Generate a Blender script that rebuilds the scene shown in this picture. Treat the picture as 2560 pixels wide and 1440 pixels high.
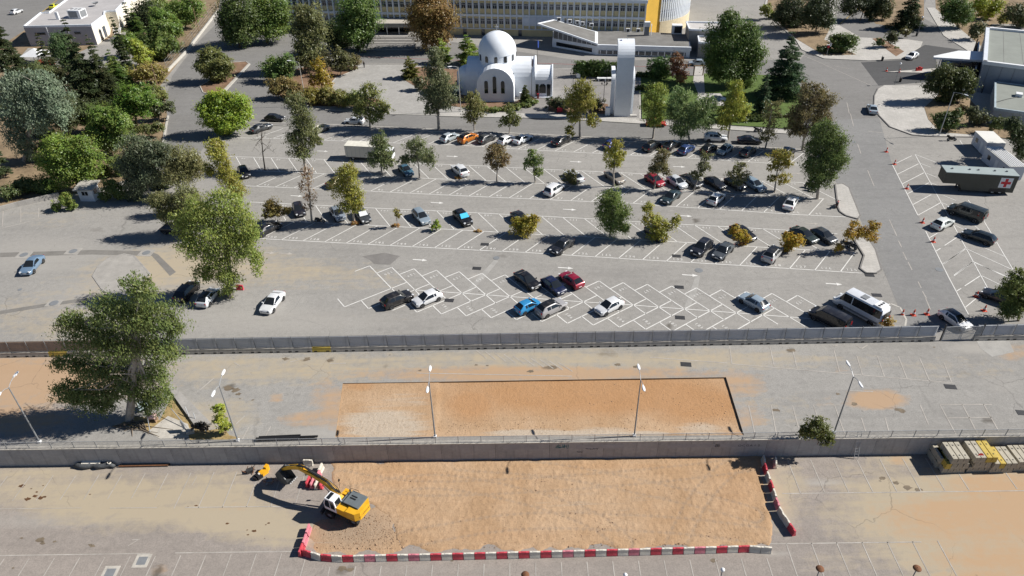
import bpy, bmesh, math, random
import numpy as np
from mathutils import Vector, Matrix
for o in list(bpy.data.objects): bpy.data.objects.remove(o, do_unlink=True)
SC = bpy.context.scene
COL = SC.collection
rnd = random.Random(7)
R = math.radians

# ---------------------------------------------------------------- camera, sky, sun, exposure
F, PITCH, ROLL, CAMH = 1790.0, R(35.17), R(-1.13), 59.4      # focal length in photo pixels (2560 wide)
cam = bpy.data.objects.new('camera', bpy.data.cameras.new('camera')); COL.objects.link(cam)
CR = Matrix.Rotation(math.pi/2-PITCH, 3, 'X') @ Matrix.Rotation(ROLL, 3, 'Z')
cam.matrix_world = Matrix.Translation((0, 0, CAMH)) @ CR.to_4x4()
cam.data.sensor_width = 36; cam.data.lens = 36*F/2560; cam.data.clip_end = 6000; cam.data.clip_start = 0.5
SC.camera = cam
SUN_DIR = Vector((-1.26, -0.07, -1.0)).normalized()          # way the light travels
w = bpy.data.worlds.new('World'); SC.world = w; w.use_nodes = True
nt = w.node_tree; nt.nodes.clear()
sky = nt.nodes.new('ShaderNodeTexSky'); sky.sky_type = 'NISHITA'; sky.sun_disc = False
sky.sun_elevation = math.asin(-SUN_DIR.z); sky.sun_rotation = math.atan2(-SUN_DIR.x, -SUN_DIR.y)
sky.air_density = 0.75; sky.dust_density = 0.0; sky.ozone_density = 4.0
bg = nt.nodes.new('ShaderNodeBackground'); bg.inputs['Strength'].default_value = 0.05
wo = nt.nodes.new('ShaderNodeOutputWorld')
nt.links.new(sky.outputs[0], bg.inputs[0]); nt.links.new(bg.outputs[0], wo.inputs[0])
sl = bpy.data.lights.new('sun', 'SUN'); sl.energy = 5.0; sl.angle = R(0.53); sl.color = (1.0, 0.955, 0.885)
so = bpy.data.objects.new('sun', sl); COL.objects.link(so)
so.rotation_euler = SUN_DIR.to_track_quat('-Z', 'Y').to_euler(); so.location = (120, 60, 120)
SC.view_settings.view_transform = 'Standard'; SC.view_settings.look = 'None'
SC.view_settings.exposure = 0.55; SC.view_settings.gamma = 1.0; SC.view_settings.use_curve_mapping = False
SC.render.engine = 'CYCLES'; SC.cycles.max_bounces = 5; SC.cycles.transparent_max_bounces = 4

# ---------------------------------------------------------------- pixel <-> place
def ray(u, v): return CR @ Vector(((u-1280)/F, -(v-720)/F, -1.0))
def G(u, v, z=0.0):
    d = ray(u, v); t = (z-CAMH)/d.z
    return Vector((d.x*t, d.y*t, z))
def GY(u, v, y):                         # point on the vertical plane at depth y
    d = ray(u, v); t = y/d.y
    return Vector((d.x*t, y, CAMH+d.z*t))
CRn = np.array([list(r) for r in CR])
def PXn(x, y, z):                        # arrays of points -> photo pixels
    p = np.stack([x, y, z-CAMH], -1) @ CRn
    return 1280+F*p[..., 0]/-p[..., 2], 720-F*p[..., 1]/-p[..., 2]
def scale_at(p):                         # photo pixels per metre at a place
    c = CR.transposed() @ (Vector(p)-Vector((0, 0, CAMH))); return F/-c.z
def height(b, v):                        # height of a vertical at b whose top shows in row v
    lo, hi = 0.0, 80.0
    for _ in range(40):
        m = (lo+hi)/2
        c = CR.transposed() @ (Vector((b[0], b[1], b[2]+m))-Vector((0, 0, CAMH)))
        if 720-F*c.y/-c.z > v: lo = m
        else: hi = m
    return m
LOW = -2.6

# ---------------------------------------------------------------- mesh helpers
class MB:
    def __init__(s): s.v = []; s.f = []
    def add(s, vs, fs):
        o = len(s.v); s.v += [tuple(p) for p in vs]; s.f += [tuple(i+o for i in f) for f in fs]; return s
    def box(s, x0, x1, y0, y1, z0, z1):
        return s.add([(x0,y0,z0),(x1,y0,z0),(x1,y1,z0),(x0,y1,z0),(x0,y0,z1),(x1,y0,z1),(x1,y1,z1),(x0,y1,z1)],
                     [(0,3,2,1),(4,5,6,7),(0,1,5,4),(1,2,6,5),(2,3,7,6),(3,0,4,7)])
    def obox(s, c, d, rz=0, M=None):     # centred box, turned about z or by a matrix
        M = M or Matrix.Rotation(rz, 3, 'Z'); c = Vector(c); n = len(s.v)
        s.box(-d[0]/2, d[0]/2, -d[1]/2, d[1]/2, -d[2]/2, d[2]/2)
        for i in range(n, n+8): s.v[i] = tuple(M @ Vector(s.v[i]) + c)
        return s
    def prism(s, poly, z0, z1):
        n = len(poly); a = sum(poly[i][0]*poly[(i+1)%n][1]-poly[(i+1)%n][0]*poly[i][1] for i in range(n))
        if a < 0: poly = poly[::-1]
        vs = [(p[0], p[1], z0) for p in poly]+[(p[0], p[1], z1) for p in poly]
        return s.add(vs, [tuple(range(n-1, -1, -1)), tuple(range(n, 2*n))]+[(i, (i+1)%n, n+(i+1)%n, n+i) for i in range(n)])
    def xprism(s, prof, x0, x1):         # profile in (y,z) run along x
        n = len(prof)
        vs = [(x0, p[0], p[1]) for p in prof]+[(x1, p[0], p[1]) for p in prof]
        return s.add(vs, [tuple(range(n-1, -1, -1)), tuple(range(n, 2*n))]+[(i, (i+1)%n, n+(i+1)%n, n+i) for i in range(n)])
    def yprism(s, prof, y0, y1):         # profile in (x,z) run along y
        n = len(prof)
        vs = [(p[0], y0, p[1]) for p in prof]+[(p[0], y1, p[1]) for p in prof]
        return s.add(vs, [tuple(range(n)), tuple(range(2*n-1, n-1, -1))]+[(i, n+i, n+(i+1)%n, (i+1)%n) for i in range(n)])
    def tube(s, pts, rad, n=6):
        pts = [Vector(p) for p in pts]
        if not hasattr(rad, '__len__'): rad = [rad]*len(pts)
        vs = []; 
        for i, p in enumerate(pts):
            t = (pts[min(i+1, len(pts)-1)]-pts[max(i-1, 0)]).normalized()
            a = t.cross(Vector((0.13, 0.07, 1)) if abs(t.z) < .9 else Vector((1, 0.1, 0))).normalized(); b = t.cross(a)
            for k in range(n):
                q = 2*math.pi*k/n; vs.append(p+(a*math.cos(q)+b*math.sin(q))*rad[i])
        fs = [(i*n+k, i*n+(k+1)%n, (i+1)*n+(k+1)%n, (i+1)*n+k) for i in range(len(pts)-1) for k in range(n)]
        fs += [tuple(range(n-1, -1, -1)), tuple(range((len(pts)-1)*n, len(pts)*n))]
        return s.add(vs, fs)
    def lathe(s, prof, c=(0, 0, 0), n=16, a0=0, a1=2*math.pi):   # profile (r,z)
        full = abs(a1-a0-2*math.pi) < 1e-6; m = n if full else n+1
        vs = [(c[0]+r*math.cos(a0+(a1-a0)*k/n), c[1]+r*math.sin(a0+(a1-a0)*k/n), c[2]+z) for r, z in prof for k in range(m)]
        fs = [(i*m+k, i*m+(k+1)%m, (i+1)*m+(k+1)%m, (i+1)*m+k) for i in range(len(prof)-1) for k in range(n)]
        return s.add(vs, fs)
    def mesh(s, name='m', smooth=False):
        me = bpy.data.meshes.new(name); me.from_pydata(s.v, [], s.f); me.update()
        if smooth: me.polygons.foreach_set('use_smooth', [True]*len(me.polygons))
        return me
def ob(name, m, mat=None, parent=None, loc=None, rz=None, smooth=False, color=None):
    if isinstance(m, MB): m = m.mesh(name, smooth)
    o = bpy.data.objects.new(name, m); COL.objects.link(o)
    if mat is not None and m is not None:
        if len(m.materials) == 0: m.materials.append(mat)
    if parent is not None: o.parent = parent
    if loc is not None: o.location = loc
    if rz is not None: o.rotation_euler = (0, 0, rz)
    if color is not None: o.color = (*color, 1)
    return o
def tag(o, label, cat, group=None, kind=None):
    if label: o['label'] = label
    if cat: o['category'] = cat
    if group: o['group'] = group
    if kind: o['kind'] = kind
    return o
def thing(name, label, cat, loc=(0, 0, 0), rz=0, group=None):
    o = bpy.data.objects.new(name, None); COL.objects.link(o); o.empty_display_size = .3
    o.location = loc; o.rotation_euler = (0, 0, rz)
    return tag(o, label, cat, group)
def struct(o): o['kind'] = 'structure'; return o
def dup(root, loc, rz=0, label=None, group=None, sub=None, sc=None):
    r = root.copy(); COL.objects.link(r); r.location = loc; r.rotation_euler = (0, 0, rz)
    if label: r['label'] = label
    if group: r['group'] = group
    if sc: r.scale = sc
    for ch in list(root.children):
        c = ch.copy(); COL.objects.link(c); c.parent = r
        for g in ch.children:
            d = g.copy(); COL.objects.link(d); d.parent = c
    return r

# ---------------------------------------------------------------- materials
def nodes(name):
    m = bpy.data.materials.new(name); m.use_nodes = True; t = m.node_tree
    return m, t, t.nodes['Principled BSDF']
def N(t, kind, **kw):
    n = t.nodes.new(kind)
    for k, v in kw.items():
        if k in n.inputs: n.inputs[k].default_value = v
        else: setattr(n, k, v)
    return n
def noise(t, vec, scale, detail=4, rough=.55, stretch=None, dist=0):
    if stretch:
        mp = N(t, 'ShaderNodeMapping'); mp.inputs['Scale'].default_value = stretch
        t.links.new(vec, mp.inputs['Vector']); vec = mp.outputs[0]
    n = N(t, 'ShaderNodeTexNoise', Scale=scale, Detail=detail, Roughness=rough, Distortion=dist)
    t.links.new(vec, n.inputs['Vector']); return n.outputs['Fac']
def ramp(t, fac, a, b, lo=0.0, hi=1.0):
    n = N(t, 'ShaderNodeMapRange'); n.inputs[1].default_value = a; n.inputs[2].default_value = b
    n.inputs[3].default_value = lo; n.inputs[4].default_value = hi; n.clamp = True
    t.links.new(fac, n.inputs[0]); return n.outputs[0]
def mth(t, op, a, b=None):
    n = N(t, 'ShaderNodeMath', operation=op)
    for i, x in enumerate((a, b)):
        if x is None: continue
        if isinstance(x, (int, float)): n.inputs[i].default_value = x
        else: t.links.new(x, n.inputs[i])
    return n.outputs[0]
def mix(t, fac, a, b, mode='MIX'):
    n = N(t, 'ShaderNodeMix', data_type='RGBA', blend_type=mode)
    for i, x in ((0, fac), (6, a), (7, b)):
        if isinstance(x, (int, float)): n.inputs[i].default_value = x
        elif isinstance(x, tuple): n.inputs[i].default_value = (*x, 1)
        else: t.links.new(x, n.inputs[i])
    return n.outputs[2]
def coord(t, which='Object'): return N(t, 'ShaderNodeTexCoord').outputs[which]
def bump(t, p, h, strength=.4, dist=.05):
    b = N(t, 'ShaderNodeBump', Strength=strength, Distance=dist); t.links.new(h, b.inputs['Height'])
    t.links.new(b.outputs[0], p.inputs['Normal'])
def mat(name, c, rough=.7, var=.18, scale=1.5, c2=None, metal=0, bmp=0, bscale=None, streak=None, spec=.4):
    """plain surface with broad and fine colour variation"""
    m, t, p = nodes(name); v = coord(t)
    n1 = noise(t, v, scale, 5); n2 = noise(t, v, scale*7, 3)
    f = ramp(t, mth(t, 'ADD', mth(t, 'MULTIPLY', n1, .65), mth(t, 'MULTIPLY', n2, .35)), .33, .67)
    lo = tuple(x*(1-var) for x in c); hi = c2 or tuple(min(1, x*(1+var*.6)) for x in c)
    col = mix(t, f, lo, hi)
    if streak:
        s = ramp(t, noise(t, v, 1.0, 4, .6, stretch=streak), .52, .75)
        col = mix(t, mth(t, 'MULTIPLY', s, .55), col, tuple(x*.45 for x in c))
    t.links.new(col, p.inputs['Base Color'])
    p.inputs['Roughness'].default_value = rough; p.inputs['Metallic'].default_value = metal
    p.inputs['Specular IOR Level'].default_value = spec
    if bmp: bump(t, p, noise(t, v, bscale or scale*8, 5), bmp)
    return m
def attr(t, name): return N(t, 'ShaderNodeAttribute', attribute_name=name).outputs['Fac']

def ground_material(name, base_a, base_b, crack=.38):
    m, t, p = nodes(name); v = coord(t)
    big = noise(t, v, .045, 7, .6); mid = noise(t, v, .35, 6, .6); fine = noise(t, v, 7, 3, .6)
    st = noise(t, v, 1.0, 5, .65, stretch=(.05, .55, 1), dist=.4)
    col = mix(t, ramp(t, big, .36, .64), base_a, base_b)
    col = mix(t, ramp(t, mid, .35, .7, 0, .35), col, tuple(x*1.22 for x in base_b))
    col = mix(t, ramp(t, st, .5, .75, 0, .4), col, tuple(x*.74 for x in base_a))
    col = mix(t, ramp(t, fine, .38, .68, 0, .55), col, tuple(x*.72 for x in base_a))
    md = noise(t, v, 1.6, 5, .68, dist=.5)
    col = mix(t, ramp(t, md, .52, .72, 0, .42), col, tuple(x*.66 for x in base_a))
    col = mix(t, ramp(t, md, .46, .32, 0, .3), col, tuple(min(1, x*1.2) for x in base_b))
    pale = ramp(t, mth(t, 'SUBTRACT', mth(t, 'MULTIPLY', attr(t, 'pale'), 1.5), mth(t, 'MULTIPLY', mid, .6)), .0, .8, 0, .85)
    col = mix(t, pale, col, (.36, .34, .31))
    m2 = noise(t, v, .8, 6, .62, dist=.6); st2 = noise(t, v, 1.0, 5, .6, stretch=(.09, .9, 1), dist=.5)
    br = mth(t, 'ADD', mth(t, 'MULTIPLY', m2, .5), mth(t, 'MULTIPLY', st2, .5))
    for nm, c, mx in (('sand', (.385, .325, .235), .9), ('orange', (.42, .275, .16), .8), ('dark', (.085, .075, .062), .75)):
        fac = ramp(t, mth(t, 'SUBTRACT', mth(t, 'MULTIPLY', attr(t, nm), 1.7), ramp(t, br, .3, .72, 0, 1.15)), 0.0, .8, 0, mx)
        col = mix(t, fac, col, c)
    # cracks and seams
    wv = N(t, 'ShaderNodeTexNoise', Scale=.7, Detail=4.0); t.links.new(v, wv.inputs['Vector'])
    vm = N(t, 'ShaderNodeVectorMath', operation='MULTIPLY_ADD'); vm.inputs[1].default_value = (1.6, 1.6, 0); 
    t.links.new(wv.outputs['Color'], vm.inputs[0]); t.links.new(v, vm.inputs[2])
    vo = N(t, 'ShaderNodeTexVoronoi', feature='DISTANCE_TO_EDGE', Scale=.11); t.links.new(vm.outputs[0], vo.inputs['Vector'])
    cr = mth(t, 'MULTIPLY', ramp(t, vo.outputs['Distance'], 0, .0065, 1, 0), ramp(t, noise(t, v, .09, 3), .5, .62))
    col = mix(t, mth(t, 'MULTIPLY', cr, crack), col, (.07, .065, .06))
    # small spots
    sp = N(t, 'ShaderNodeTexVoronoi', Scale=.55, Randomness=1.0); t.links.new(v, sp.inputs['Vector'])
    spm = mth(t, 'MULTIPLY', ramp(t, sp.outputs['Distance'], .03, .11, 1, 0), ramp(t, noise(t, v, .16, 3), .5, .64))
    col = mix(t, mth(t, 'MULTIPLY', spm, .6), col, (.09, .08, .07))
    t.links.new(col, p.inputs['Base Color']); p.inputs['Roughness'].default_value = .92
    p.inputs['Specular IOR Level'].default_value = .2
    bump(t, p, mth(t, 'ADD', fine, mth(t, 'MULTIPLY', cr, -1.5)), .25, .02)
    return m
def dirt_material(name, a, b, c):
    m, t, p = nodes(name); v = coord(t)
    n1 = noise(t, v, .22, 6, .6, dist=.4); n2 = noise(t, v, 2.2, 5, .65); st = noise(t, v, 1, 5, .6, stretch=(.12, 1.5, 1), dist=.7)
    fine = noise(t, v, 5.5, 4, .75)
    col = mix(t, ramp(t, n1, .36, .62), a, b)
    col = mix(t, ramp(t, st, .5, .74, 0, .34), col, c)
    col = mix(t, ramp(t, attr(t, 'orange'), .2, .8, 0, .8), col, (.395, .215, .10))
    col = mix(t, ramp(t, mth(t, 'ADD', attr(t, 'pale'), mth(t, 'MULTIPLY', mth(t, 'SUBTRACT', st, .5), 1.2)), .35, .75, 0, .9), col, (.45, .38, .30))
    col = mix(t, ramp(t, attr(t, 'dark'), .1, .9, 0, .85), col, (.27, .215, .165))
    col = mix(t, ramp(t, n2, .52, .75, 0, .35), col, tuple(x*.7 for x in a))
    col = mix(t, ramp(t, fine, .55, .68, 0, .55), col, tuple(x*.5 for x in a))
    col = mix(t, ramp(t, fine, .36, .28, 0, .4), col, tuple(min(1, x*1.35) for x in b))
    t.links.new(col, p.inputs['Base Color']); p.inputs['Roughness'].default_value = .95; p.inputs['Specular IOR Level'].default_value = .15
    wv = N(t, 'ShaderNodeTexWave', Scale=2.9, Distortion=6.0, Detail=2.0); wv.inputs['Detail Scale'].default_value = .6
    mp = N(t, 'ShaderNodeMapping'); mp.inputs['Rotation'].default_value = (0, 0, .25); t.links.new(v, mp.inputs[0]); t.links.new(mp.outputs[0], wv.inputs['Vector'])
    tread = mth(t, 'MULTIPLY', wv.outputs['Fac'], ramp(t, noise(t, v, 1, 4, .5, stretch=(.05, .5, 1), dist=.8), .54, .62))
    bump(t, p, mth(t, 'ADD', mth(t, 'ADD', mth(t, 'MULTIPLY', fine, .6), n2), mth(t, 'MULTIPLY', tread, .16)), .9, .08)
    return m
M = {}
M['asphalt'] = ground_material('asphalt', (.26, .25, .234), (.32, .307, .286))
M['asphalt_low'] = ground_material('asphalt_dusty', (.255, .228, .205), (.31, .272, .242))
M['dirt'] = dirt_material('dirt', (.395, .258, .15), (.455, .315, .20), (.30, .185, .10))
M['soil'] = mat('dry_soil', (.215, .155, .092), .95, .35, .35, c2=(.30, .22, .135), bmp=.5, bscale=3)
M['bed'] = mat('bed_soil', (.19, .11, .065), .95, .3, .5, c2=(.26, .165, .105), bmp=.4, bscale=4)
M['lawn'] = mat('lawn_grass', (.075, .125, .022), .9, .35, 1.2, c2=(.11, .165, .035), bmp=.6, bscale=14)
M['dry_grass'] = mat('dry_grass', (.33, .23, .10), .9, .4, 2, c2=(.40, .30, .14), bmp=.6, bscale=12)
M['road'] = ground_material('road_asphalt', (.185, .18, .173), (.225, .219, .21), .35)
M['lane'] = ground_material('lane_asphalt', (.208, .206, .202), (.245, .242, .236), .35)
M['lane_dark'] = ground_material('fresh_asphalt_shaded', (.075, .075, .076), (.095, .095, .096), .3)  # newer darker asphalt, with the building's cast shadow also put into the colour
M['kerb'] = mat('kerb_concrete', (.46, .44, .40), .85, .2, 1)
M['kerb_dark'] = mat('kerb_stone', (.20, .19, .18), .85, .2, 1)
M['concrete'] = mat('concrete', (.33, .315, .295), .85, .22, .7, streak=(1.4, 1.4, .12), bmp=.15)
M['concrete_worn'] = mat('worn_concrete', (.335, .318, .292), .88, .2, .7)
M['concrete_pale'] = mat('pale_concrete', (.46, .43, .38), .85, .2, .9, streak=(1.6, 1.6, .3))
M['yellow_conc'] = mat('yellow_painted_concrete', (.52, .37, .045), .75, .25, 1.2, c2=(.56, .43, .12))
M['paint_line'] = mat('white_road_paint', (.66, .65, .62), .8, .2, 1.2, c2=(.74, .73, .70))
M['paint_old'] = mat('worn_road_paint', (.36, .33, .295), .9, .2, .6, c2=(.46, .43, .39))
M['white'] = mat('white_render', (.74, .775, .82), .75, .08, .6)
M['white_paint'] = mat('white_paint', (.74, .75, .76), .5, .08, 1)
M['steel'] = mat('galvanised_steel', (.40, .415, .43), .5, .15, 2, metal=.35)
M['grey_steel'] = mat('grey_painted_steel', (.20, .21, .22), .55, .15, 2)
M['dark_steel'] = mat('dark_steel', (.045, .045, .047), .5, .3, 3)
M['black'] = mat('black_plastic', (.018, .018, .02), .5, .2, 4)
M['rubber'] = mat('rubber', (.022, .021, .02), .85, .25, 6)
M['rust'] = mat('rusty_steel', (.17, .075, .035), .85, .4, 4)
M['glass'] = mat('dark_glass', (.016, .019, .022), .06, .15, 3, spec=.7)
M['window_glass'] = mat('window_glass', (.035, .042, .055), .12, .5, .5, c2=(.12, .14, .17), spec=.7)
M['red_plastic'] = mat('red_plastic', (.56, .045, .065), .5, .16, 1.5, c2=(.62, .10, .13))
M['pink_plastic'] = mat('sun_bleached_red_plastic', (.62, .17, .22), .55, .15, 1.5, c2=(.68, .28, .32))
M['white_plastic'] = mat('white_plastic', (.66, .62, .54), .55, .14, 1.5)
M['wood'] = mat('weathered_wood', (.30, .2, .12), .9, .3, 3)
M['bark'] = mat('bark', (.16, .12, .085), .95, .35, 2.5, c2=(.24, .19, .14), bmp=.5)
M['bark_pale'] = mat('pale_bark', (.38, .33, .27), .9, .35, 1.6, c2=(.48, .43, .37), bmp=.3)
def leaf_material():
    m, t, p = nodes('foliage'); t.nodes.remove(p); out = t.nodes['Material Output']
    oi = N(t, 'ShaderNodeObjectInfo').outputs['Color']; tn = attr(t, 'tint')
    k = ramp(t, tn, 0, 1, 1.4, 3.3)
    cc = N(t, 'ShaderNodeCombineColor'); [t.links.new(k, cc.inputs[i]) for i in range(3)]
    col = mix(t, 1.0, oi, cc.outputs[0], 'MULTIPLY')
    hs = N(t, 'ShaderNodeHueSaturation'); t.links.new(col, hs.inputs['Color'])
    t.links.new(ramp(t, attr(t, 'hue'), 0, 1, .45, .512), hs.inputs['Hue'])
    d = N(t, 'ShaderNodeBsdfDiffuse', Roughness=.6); tr = N(t, 'ShaderNodeBsdfTranslucent'); gl = N(t, 'ShaderNodeBsdfGlossy', Roughness=.42)
    t.links.new(hs.outputs[0], d.inputs[0]); t.links.new(hs.outputs[0], tr.inputs[0]); gl.inputs[0].default_value = (.5, .52, .5, 1)
    ms = N(t, 'ShaderNodeMixShader', Fac=.42); t.links.new(d.outputs[0], ms.inputs[1]); t.links.new(tr.outputs[0], ms.inputs[2])
    m2 = N(t, 'ShaderNodeMixShader', Fac=.04); t.links.new(ms.outputs[0], m2.inputs[1]); t.links.new(gl.outputs[0], m2.inputs[2])
    t.links.new(m2.outputs[0], out.inputs['Surface']); return m
M['leaf'] = leaf_material()
def paint_material():
    m, t, p = nodes('car_paint'); oi = N(t, 'ShaderNodeObjectInfo').outputs['Color']; v = coord(t)
    d = ramp(t, noise(t, v, 1.3, 5), .5, .75, 0, .16)
    t.links.new(mix(t, d, oi, (.32, .29, .25)), p.inputs['Base Color'])
    t.links.new(ramp(t, noise(t, v, 2, 3), .3, .7, .22, .42), p.inputs['Roughness'])
    p.inputs['Coat Weight'].default_value = .5; p.inputs['Coat Roughness'].default_value = .08; p.inputs['Metallic'].default_value = .15
    return m
M['car'] = paint_material()
def tint_mat(name, rough=.5):             # base colour from the object's own colour
    m, t, p = nodes(name); oi = N(t, 'ShaderNodeObjectInfo').outputs['Color']; v = coord(t)
    t.links.new(mix(t, ramp(t, noise(t, v, 2.5, 5), .45, .75, 0, .25), oi, (.2, .17, .13)), p.inputs['Base Color'])
    p.inputs['Roughness'].default_value = rough; return m
M['tint'] = tint_mat('painted_metal')
def flat(name, c, rough=.5, emit=0):
    m, t, p = nodes(name); p.inputs['Base Color'].default_value = (*c, 1); p.inputs['Roughness'].default_value = rough
    return m
M['lamp_red'] = flat('tail_light', (.33, .012, .012), .25); M['lamp_clear'] = flat('head_light', (.62, .64, .66), .12)
M['plate'] = flat('number_plate', (.7, .7, .68), .5); M['rim'] = mat('alloy_rim', (.42, .43, .44), .35, .1, 3, metal=.5)
# ---------------------------------------------------------------- ground sheets
def paving_material(name, a, b, gap, s):
    m, t, p = nodes(name); v = coord(t)
    br = N(t, 'ShaderNodeTexBrick', Scale=s); br.offset = .5
    br.inputs['Mortar Size'].default_value = .012; br.inputs['Color1'].default_value = (*a, 1); br.inputs['Color2'].default_value = (*b, 1)
    br.inputs['Mortar'].default_value = (*gap, 1); br.inputs['Brick Width'].default_value = .5; br.inputs['Row Height'].default_value = .5
    mp = N(t, 'ShaderNodeMapping'); mp.inputs['Rotation'].default_value = (0, 0, R(-8.5)); t.links.new(v, mp.inputs[0]); t.links.new(mp.outputs[0], br.inputs['Vector'])
    col = mix(t, ramp(t, noise(t, v, .3, 6, .6), .4, .7, 0, .5), br.outputs['Color'], tuple(x*.72 for x in a))
    col = mix(t, ramp(t, noise(t, v, 3, 4), .5, .8, 0, .35), col, tuple(min(1, x*1.25) for x in b))
    t.links.new(col, p.inputs['Base Color']); p.inputs['Roughness'].default_value = .9; return m
M['paving'] = paving_material('plaza_paving', (.31, .30, .28), (.36, .35, .33), (.24, .22, .2), .9)
M['paving_grey'] = paving_material('grey_paving', (.22, .21, .20), (.26, .245, .23), (.17, .16, .15), 1.1)
M['paving_pale'] = paving_material('pale_paving', (.40, .385, .355), (.46, .44, .41), (.3, .28, .26), .8)

ATTR = ('sand', 'orange', 'dark', 'pale')
def blobs(me, lst, zz=None):
    n = len(me.vertices); co = np.empty(n*3, np.float32); me.vertices.foreach_get('co', co); co = co.reshape(-1, 3)
    ok = co[:, 1] > 15
    u, v = PXn(co[:, 0], np.maximum(co[:, 1], 15), co[:, 2])
    acc = {k: np.zeros(n, np.float32) for k in ATTR}
    for nm, cu, cv, ru, rv, a in lst:
        g = np.exp(-np.clip((((u-cu)/ru)**2+((v-cv)/rv)**2), 0, 60)**1.4)*a*ok
        acc[nm] = np.maximum(acc[nm], g) if nm != 'sand' else acc[nm]+g*(1-acc[nm])
    for k in ATTR:
        at = me.attributes.new(k, 'FLOAT', 'POINT'); at.data.foreach_set('value', acc[k].astype(np.float32))
def grid(xs, ys, zf):
    X, Y = np.meshgrid(xs, ys); Z = zf(X, Y) if callable(zf) else np.full_like(X, zf)
    vs = np.stack([X, Y, Z], -1).reshape(-1, 3); nx, ny = len(xs), len(ys)
    i = np.arange(nx*ny).reshape(ny, nx)
    fs = np.stack([i[:-1, :-1], i[:-1, 1:], i[1:, 1:], i[1:, :-1]], -1).reshape(-1, 4)
    me = bpy.data.meshes.new('sheet'); me.vertices.add(len(vs)); me.vertices.foreach_set('co', vs.astype(np.float32).ravel())
    me.loops.add(fs.size); me.loops.foreach_set('vertex_index', fs.ravel().astype(np.int32)); me.polygons.add(len(fs))
    me.polygons.foreach_set('loop_start', np.arange(0, fs.size, 4, dtype=np.int32)); me.update(calc_edges=True); return me
WY = lambda x: 54.57-.0085*x            # retaining wall line (front face)
FY = lambda x: 70.9-.0038*x             # hoarding line
PIT = [G(857, 958), G(1815, 943), G(1860, 1088), G(838, 1093)]
far = [90, 110, 140, 200, 400, 1500]
xs = sorted([-x for x in far]+far+list(np.arange(-80, 80.1, .8)))
ys = list(np.arange(55, 110, .8))+list(np.arange(110, 200, 2.0))+[200, 210, 230, 260, 320, 500, 900, 1800]
me = grid(np.array(xs), np.array(ys), lambda X, Y: X*0)
co = np.empty(len(me.vertices)*3, np.float32); me.vertices.foreach_get('co', co); co = co.reshape(-1, 3)
k = co[:, 1] < 55.01; co[k, 1] = WY(co[k, 0])+.30; me.vertices.foreach_set('co', co.ravel()); me.update()
bm = bmesh.new(); bm.from_mesh(me); near = lambda f: f.calc_center_median().y < 72 and abs(f.calc_center_median().x) < 40
pc = sum(PIT, Vector())/4
for i in range(4):
    a, b = PIT[i], PIT[(i+1) % 4]; nrm = Vector((-(b-a).y, (b-a).x, 0))
    gs = [f for f in bm.faces if near(f)]
    ge = list({e for f in gs for e in f.edges}); gv = list({q for f in gs for q in f.verts})
    bmesh.ops.bisect_plane(bm, geom=gs+ge+gv, plane_co=a, plane_no=nrm)
def inside(p, poly):
    s = [(poly[(i+1) % 4]-poly[i]).cross(p-poly[i]).z > 0 for i in range(4)]; return all(s) or not any(s)
bmesh.ops.delete(bm, geom=[f for f in bm.faces if near(f) and inside(Vector((*f.calc_center_median()[:2], 0)), PIT)], context='FACES')
me2 = bpy.data.meshes.new('upper_ground'); bm.to_mesh(me2); bm.free()
D = []
def bl(nm, *rows): D.extend((nm, *r) for r in rows)
bl('orange', (60, 950, 330, 75, 1.0), (20, 1040, 220, 60, .8), (1330, 935, 520, 22, .95), (1840, 960, 90, 40, .7), (1870, 1040, 60, 40, .6), (850, 1020, 90, 70, .7),
   (820, 970, 60, 30, .5), (2190, 1000, 85, 26, 1.15), (690, 995, 25, 14, .7), (760, 1050, 80, 25, .6), (2110, 930, 30, 10, .6), (2060, 1000, 40, 20, .5), (2540, 880, 60, 25, .6))
bl('sand', (700, 930, 420, 40, .6), (1300, 900, 900, 30, .5), (1650, 900, 500, 30, .45), (560, 1040, 120, 60, .6), (1950, 1020, 200, 60, .35), (2400, 930, 220, 40, .35),
   (100, 780, 260, 70, .45), (330, 690, 180, 60, .6), (560, 640, 180, 60, .45), (700, 680, 220, 50, .5), (900, 700, 160, 40, .35), (450, 660, 160, 60, .6), (250, 830, 220, 30, .5), (120, 540, 160, 50, .35), (1000, 800, 300, 40, .2))
bl('pale', (820, 1080, 120, 18, .6), (900, 1060, 100, 40, .3), (100, 640, 240, 60, .5), (300, 740, 250, 70, .5), (700, 800, 400, 40, .45), (1500, 810, 800, 14, .3), (1190, 690, 26, 8, .7), (2000, 600, 2, 2, 0), (2440, 870, 90, 18, .6), (2500, 960, 80, 30, .35))
bl('dark', (580, 968, 16, 12, .85), (562, 970, 14, 9, .6), (715, 893, 18, 6, .8), (765, 898, 16, 7, .7), (650, 900, 14, 6, .5), (825, 900, 14, 8, .8), (963, 915, 14, 11, .6), (1520, 885, 40, 14, .6), (1375, 920, 26, 9, .75),
   (1980, 877, 12, 6, 1.0), (2180, 1000, 2, 2, 0), (2235, 640, 34, 9, .9), (2210, 632, 22, 7, .9), (1690, 705, 60, 14, .35), (2470, 1050, 16, 10, 1.0), (2420, 930, 80, 6, .35), (2440, 905, 60, 5, .4), (1890, 800, 16, 14, .5), (1676, 815, 9, 10, 1.0), (1740, 552, 13, 5, 1.0),
   (1150, 640, 400, 10, .3), (240, 575, 30, 14, .5), (1250, 795, 400, 8, .3), (2120, 575, 90, 60, .25), (2200, 430, 80, 90, .2))
blobs(me2, D)
upper = struct(ob('ground', me2, M['asphalt'])); upper['label'] = 'grey worn asphalt of the car park behind the retaining wall'
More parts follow.
